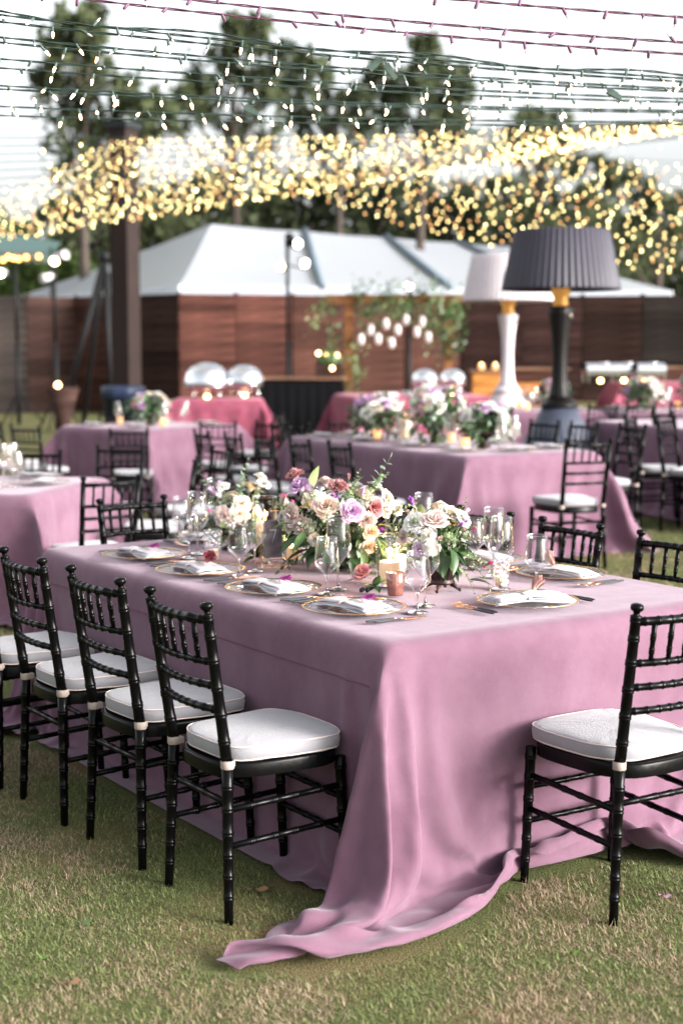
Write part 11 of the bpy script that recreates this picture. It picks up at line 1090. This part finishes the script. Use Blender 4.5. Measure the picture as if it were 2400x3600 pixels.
tr = thing('pole_tripod', 'tall tripod of leaning black poles beside the square column', 'tripod', (at_depth(240, 600, 30)[0], 30, 0)); X0, Zt = at_depth(243, 590, 30)
for px, py, dy in ((140, 950, -.6), (193, 950, .7), (262, 950, -.2)): X, Z = at_depth(px, py, 30+dy); MB().tube([(X-X0, dy, 0), (0, 0, Zt)], .055, 8).obj('leg', M_MET, tr)
MB().tube([(.05, .1, .5), (.05, .1, Zt-.3)], .045, 8).obj('mast', M_MET, tr); MB().sphere((0, 0, Zt), .12, 8, 6).obj('hub', M_MET, tr)
M_BIN = MAT('bin_plastic', (.008, .012, .018), .6, spec=.2); M_BAG = MAT('bin_bag', (.018, .028, .06), .4, spec=.3, bump=.5, bscale=12)
x = at_depth(283, 900, 24)[0]; bn = thing('trash_can', 'dark bin with a blue liner bag beside the square column', 'bin', (x, 24, gz(x, 24)))
MB().lathe([(.24, 0), (.27, .02), (.33, .98), (.34, 1.0)], 24).obj('body', M_BIN, bn); MB().lathe([(.355, .86), (.352, .98), (.345, 1.05), (.30, 1.06), (.2, .98), (0, .92)], 30, fn=lambda r, z, a: r*(1+.03*math.sin(9*a)+.02*math.sin(23*a))).obj('liner', M_BAG, bn)
ck = thing('wire_basket', 'dark tapered stand at the foot of the fence by the tripod', 'stand', (at_depth(145, 900, 27)[0], 27, 0)); MB().lathe([(.10, 0), (.12, .3), (.30, .92), (.29, .92)], 14).obj('body', M_FW['b'], ck); MB().sphere((-.05, -.2, .97), .05, 8, 6).obj('candle', M_WARM, ck)
# stall far left behind the fence with orange bulbs
M_GTENT = MAT('green_canvas', (.05, .09, .085), .7); M_ORB = EMIT('orange_bulb', (1, .33, .08), 5)
gt = thing('green_canopy', 'dark green scalloped canopy roof at the far left', 'canopy', (at_depth(40, 600, 42)[0], 42, 0))
X1, Z1 = at_depth(-60, 560, 42); X2, Z2 = at_depth(118, 572, 42); ox = gt.location.x
MB().grid([[(X1-ox, 0, Z1-.15), (X1-ox, 1.6, Z1+.5)], [(X2-ox, 0, Z2-.15), (X2-ox, 1.6, Z2+.3)]]).obj('roof', M_GTENT, gt)
P = [[(X1-ox+(X2-X1)*i/40, -.01, Z1-.15+(Z2-Z1)*i/40), (X1-ox+(X2-X1)*i/40, -.03, Z1-.30+(Z2-Z1)*i/40-.12*abs(math.sin(i*PI/5)))] for i in range(41)]; MB().grid(P).obj('valance', M_GTENT, gt)
for px in (-40, 116): X, Z = at_depth(px, 600, 42); MB().tube([(X-ox, .1, 0), (X-ox, .1, Z1-.1)], .04, 8).obj('pole', M_MET, gt)
ob = thing('bulb_string', 'row of orange bulbs hanging under the green canopy', 'string lights', (ox, 41.8, 0))
for px, py in ((8,597),(32,593),(44,595),(61,591),(90,589),(20,590)): X, Z = at_depth(px, py, 41.8); MB().sphere((X-ox, 0, Z), .062, 8, 6).obj('bulb', M_ORB, ob)
MB().tube([(at_depth(px, 583-px*.02, 41.8)[0]-ox, 0, at_depth(px, 583-px*.02, 41.8)[1]) for px in (-20, 20, 60, 110)], .008, 4).obj('wire', M_MET, ob)

# ------------------------------------------------------------------ light canopy: strings fanning out from a high point at the right
M_WIRE = MAT('green_wire', (.012, .030, .024), .5); M_WIREP = MAT('plum_wire', (.10, .03, .06), .5); M_SOCK = MAT('bulb_socket', (.06, .10, .085), .5); M_SOCKP = MAT('plum_socket', (.16, .07, .13), .5)
M_BULB = EMIT('warm_bulb', (1, .73, .29), 2.9); M_BULBD = EMIT('warm_bulb_dim', (1, .50, .20), 1.5); M_BULBY = EMIT('warm_bulb_bright', (1, .84, .38), 4.4); M_BULB2 = EMIT('warm_bulb_near', (1, .62, .36), 9); M_CLEAR = MAT('unlit_bulb', (.75, .70, .72), .15, coat=1)
sock = MB().lathe([(.0030, .004), (.0048, .002), (.0052, -.012), (.0044, -.021), (.003, -.022)], 8).mesh('socket', M_SOCK)
sockp = MB().lathe([(.0030, .004), (.0050, .002), (.0055, -.014), (.0046, -.024), (.003, -.025)], 8).mesh('socket', M_SOCKP)
bulb_me = MB().lathe([(.0030, -.019), (.0042, -.024), (.0040, -.033), (.0018, -.043), (0, -.046)], 8).mesh('bulb', M_BULB2)
bulbc_me = MB().lathe([(.0028, -.019), (.0038, -.024), (.0036, -.031), (.0016, -.040), (0, -.042)], 8).mesh('bulb', M_CLEAR)
SR = random.Random(31)
def line_pt(pa, pb, sag, t): p = pa.lerp(pb, t); p.z -= sag*4*t*(1-t); return p
def light_string(pxa, pya, da, pxb, pyb, db, sag, near, lab, grp, plum=False, lit=1.0, step=.19, double=False, pm=None):
    xa, za = at_depth(pxa, pya, da); xb, zb_ = at_depth(pxb, pyb, db); pa, pb_ = Vector((xa, da, za)), Vector((xb, db, zb_))
    if pm: pass
    L_ = (pb_-pa).length; n = max(8, int(L_/.5)); ro = thing('light_string', lab, 'string lights', pa, 0, grp)
    m = MB(); K = n*8 if near else n
    for sgn in ((-1, 1) if near else (1,)):
        pts_ = []
        for i in range(K+1):
            p = line_pt(pa, pb_, sag, i/K)-pa
            if near: a = i*1.3; p = p+Vector((0, sgn*.0028*math.cos(a), sgn*.0028*math.sin(a)))
            pts_.append(p)
        m.tube(pts_, .0022 if near else .0035, 4, False)
        if double: m.tube([p+Vector((0, .02, .012+.01*math.sin(i*.4))) for i, p in enumerate(pts_)], .0022, 4, False)
    m.obj('wire', M_WIREP if plum else M_WIRE, ro)
    nb = int(L_/step)
    if near:
        for i in range(nb):
            t = (i+SR.uniform(.2, .8))/nb; p = line_pt(pa, pb_, sag, t); d = p.y*math.cos(.1087)
            if abs(p.x) > p.y*.245: continue        # only what the photograph can show
            s_ = link('socket', sockp if plum else sock, ro, p-pa, (SR.gauss(0, .45), SR.gauss(0, .45), 0) if SR.random() < .82 else (SR.uniform(2.2, 3.6), SR.gauss(0, .4), 0))
            if SR.random() < (.9 if lit > 0 else .35): link('bulb', bulb_me if SR.random() < lit else bulbc_me, s_, (0, 0, 0))
    else:
        m = MB()
        for i in range(nb):
            t = (i+SR.uniform(0, 1))/nb; p = line_pt(pa, pb_, sag, t)-pa
            if abs(p.x+pa.x) > (p.y+pa.y)*.27: continue
            p.z -= .03+SR.uniform(0, .03); m.m = SR.choice((0, 0, 1, 2)); r = .0150*SR.uniform(.8, 1.2)
            m.add([p+Vector(v)*r for v in ((1,0,0),(0,1,0),(-1,0,0),(0,-1,0),(0,0,1.3),(0,0,-1.3))], [(0,1,4),(1,2,4),(2,3,4),(3,0,4),(1,0,5),(2,1,5),(3,2,5),(0,3,5)])
        m.obj('bulbs', [M_BULB, M_BULBD, M_BULBY], ro, kind='stuff')
    return ro
GN = 'near strings of mini lights overhead'; XA, XB = -250, 1850
def ext(y0, y1568): s = (y1568-y0)/1568; return y0+s*XA, y0+s*XB
near = [(-118, 37, 4.70, 5.20, 1, 0, 'plum coloured unlit string crossing the top right corner'), (-52, 95, 4.78, 5.33, 1, 0, 'upper plum coloured unlit string of the pair at the top'), (-26, 122, 4.87, 5.41, 1, 0, 'lower plum coloured unlit string of the pair at the top'),
        (34, 178, 5.04, 5.79, 0, .45, 'thick doubled string holding two green plugs, highest of the dark strings'), (50, 186, 5.12, 5.87, 0, .5, 'dark string just under the highest dark one'), (86, 203, 5.25, 6.12, 0, .7, 'third dark string of mini lights from the top'),
        (98, 209, 5.33, 6.21, 0, .7, 'fourth dark string of mini lights from the top'), (136, 226, 5.54, 6.46, 0, .85, 'fifth dark string of mini lights from the top'), (157, 234, 5.67, 6.59, 0, .85, 'sixth dark string of mini lights from the top'),
        (198, 254, 5.92, 6.88, 0, .9, 'seventh dark string, carrying a green plug at the centre left'), (206, 258, 6.00, 6.96, 0, .9, 'eighth dark string of mini lights from the top'), (246, 280, 6.30, 7.30, 0, 1, 'ninth dark string of mini lights from the top'), (267, 286, 6.51, 7.47, 0, 1, 'tenth dark string, lowest before the glowing mass')]
ST = {}
for i, (a, b, da, db, plum, lit, lb) in enumerate(near):
    ya, yb = ext(a, b); ST[i] = light_string(XA, ya-8, da, XB, yb-8, db, .03, True, lb, GN, bool(plum), lit, .135, double=(i == 3))
def plug(px, py, dep, rz, i):
    X, Z = at_depth(px, py, dep); m = MB(); M_ = Mx((X, dep, Z), (0, R(rz), 0)) ; M_ = Matrix.Translation(-ST[i].location) @ M_
    m.box((0, 0, 0), (.040, .026, .022), M_); m.box((.030, 0, 0), (.022, .020, .017), M_); m.tube([M_ @ Vector((-.018, 0, 0)), M_ @ Vector((-.04, 0, .012))], .003, 5); m.obj('plug', M_SOCK, ST[i])
plug(857, 152, 5.45, -40, 3); plug(893, 159, 5.45, 55, 3); plug(572, 252, 6.1, 25, 9); plug(1405, 214, 5.95, 30, 4); plug(1075, 300, 7.2, 10, 12)
GM = 'thin strings between the near ones and the glowing canopy'
for i in range(9):
    t = (i+.5)/9; light_string(-250, 305+190*t, 11.5+6*t, 1850, 272+14*t, 12.5+1.5*t, .05, False, ordinals[i]+' thin string from the top at the left, over bright sky', GM, step=.75)
GF = 'strings of the upper glowing canopy'
N = 34
for i in range(N):
    t = (i+.5)/N; e = min(1, t/.5); f = max(0, t/.5-1)
    light_string(270-290*e-230*f, 308+152*e+122*f, 29-4*t, 1850, 262-17*t, 15+2*t, .05, False, ordinals[i]+' string from the top in the glowing canopy that sweeps up to the right', GF, step=.30)
GB = 'strings of the second canopy dipping to the right'
N = 26
for i in range(N):
    t = (i+.5)/N; t2 = 1-t
    light_string(1290-650*t, 350+74*t, 25+2*t, 1760, 366+276*t**.9, 19+2*t2, .04+.22*t, False, ordinals[i]+' string from the top in the canopy that dips behind the heaters', GB, step=.33)
# ------------------------------------------------------------------ small litter on the lawn
M_PETL = MAT('fallen_petal', (.62, .36, .50), .6)
def litter(px, py, mat, s, nm, lb):
    c, s_ = math.cos(.1087), math.sin(.1087); b = -(py-CY)/FP; y = 1.612*(c+b*s_)/(s_-b*c); d = y*c+1.612*s_; x = (px-CX)/FP*d
    m = MB(); m.grid([[(-s+2*s*i/4, (-.35*s+.7*s*j/2)*math.sin(PI*(.12+.76*i/4)), .012+.006*math.sin(2*i+j)) for j in range(3)] for i in range(5)])
    o = m.obj(nm, mat, None, (x, y, .004), (0, 0, FR.uniform(0, 6))) if False else link(nm, m.mesh(nm, mat), None, (x, y, .006), (0, 0, FR.uniform(-.6, .6))); tag(o, lb, nm.split('_')[-1])
litter(1527, 3170/1.5306, M_PETL, .020, 'fallen_petal', 'pink petal lying on the grass at the right edge')
M_LF2 = MAT('bright_leaf', (.16, .28, .05), .6); M_LF3 = MAT('brown_leaf', (.26, .15, .08), .7)
litter(1316, 2203, M_LF2, .016, 'fallen_leaf', 'small bright green leaf on the grass at the lower right')
litter(192, 2133, M_G['mid'], .028, 'fallen_leaf', 'curled green leaf on the dry grass patch at the lower left'); litter(100, 2212, M_LF2, .022, 'fallen_leaf', 'pale green leaf lowest on the grass at the left')
litter(168, 2270, M_LF3, .026, 'fallen_leaf', 'thin brown leaf lying at the bottom left'); litter(596, 2055, M_LF3, .034, 'fallen_leaf', 'brown leaf on the grass behind the nearest chair foot')
litter(1085, 2340, M_LF3, .014, 'fallen_leaf', 'tiny tan leaf at the bottom edge of the grass')
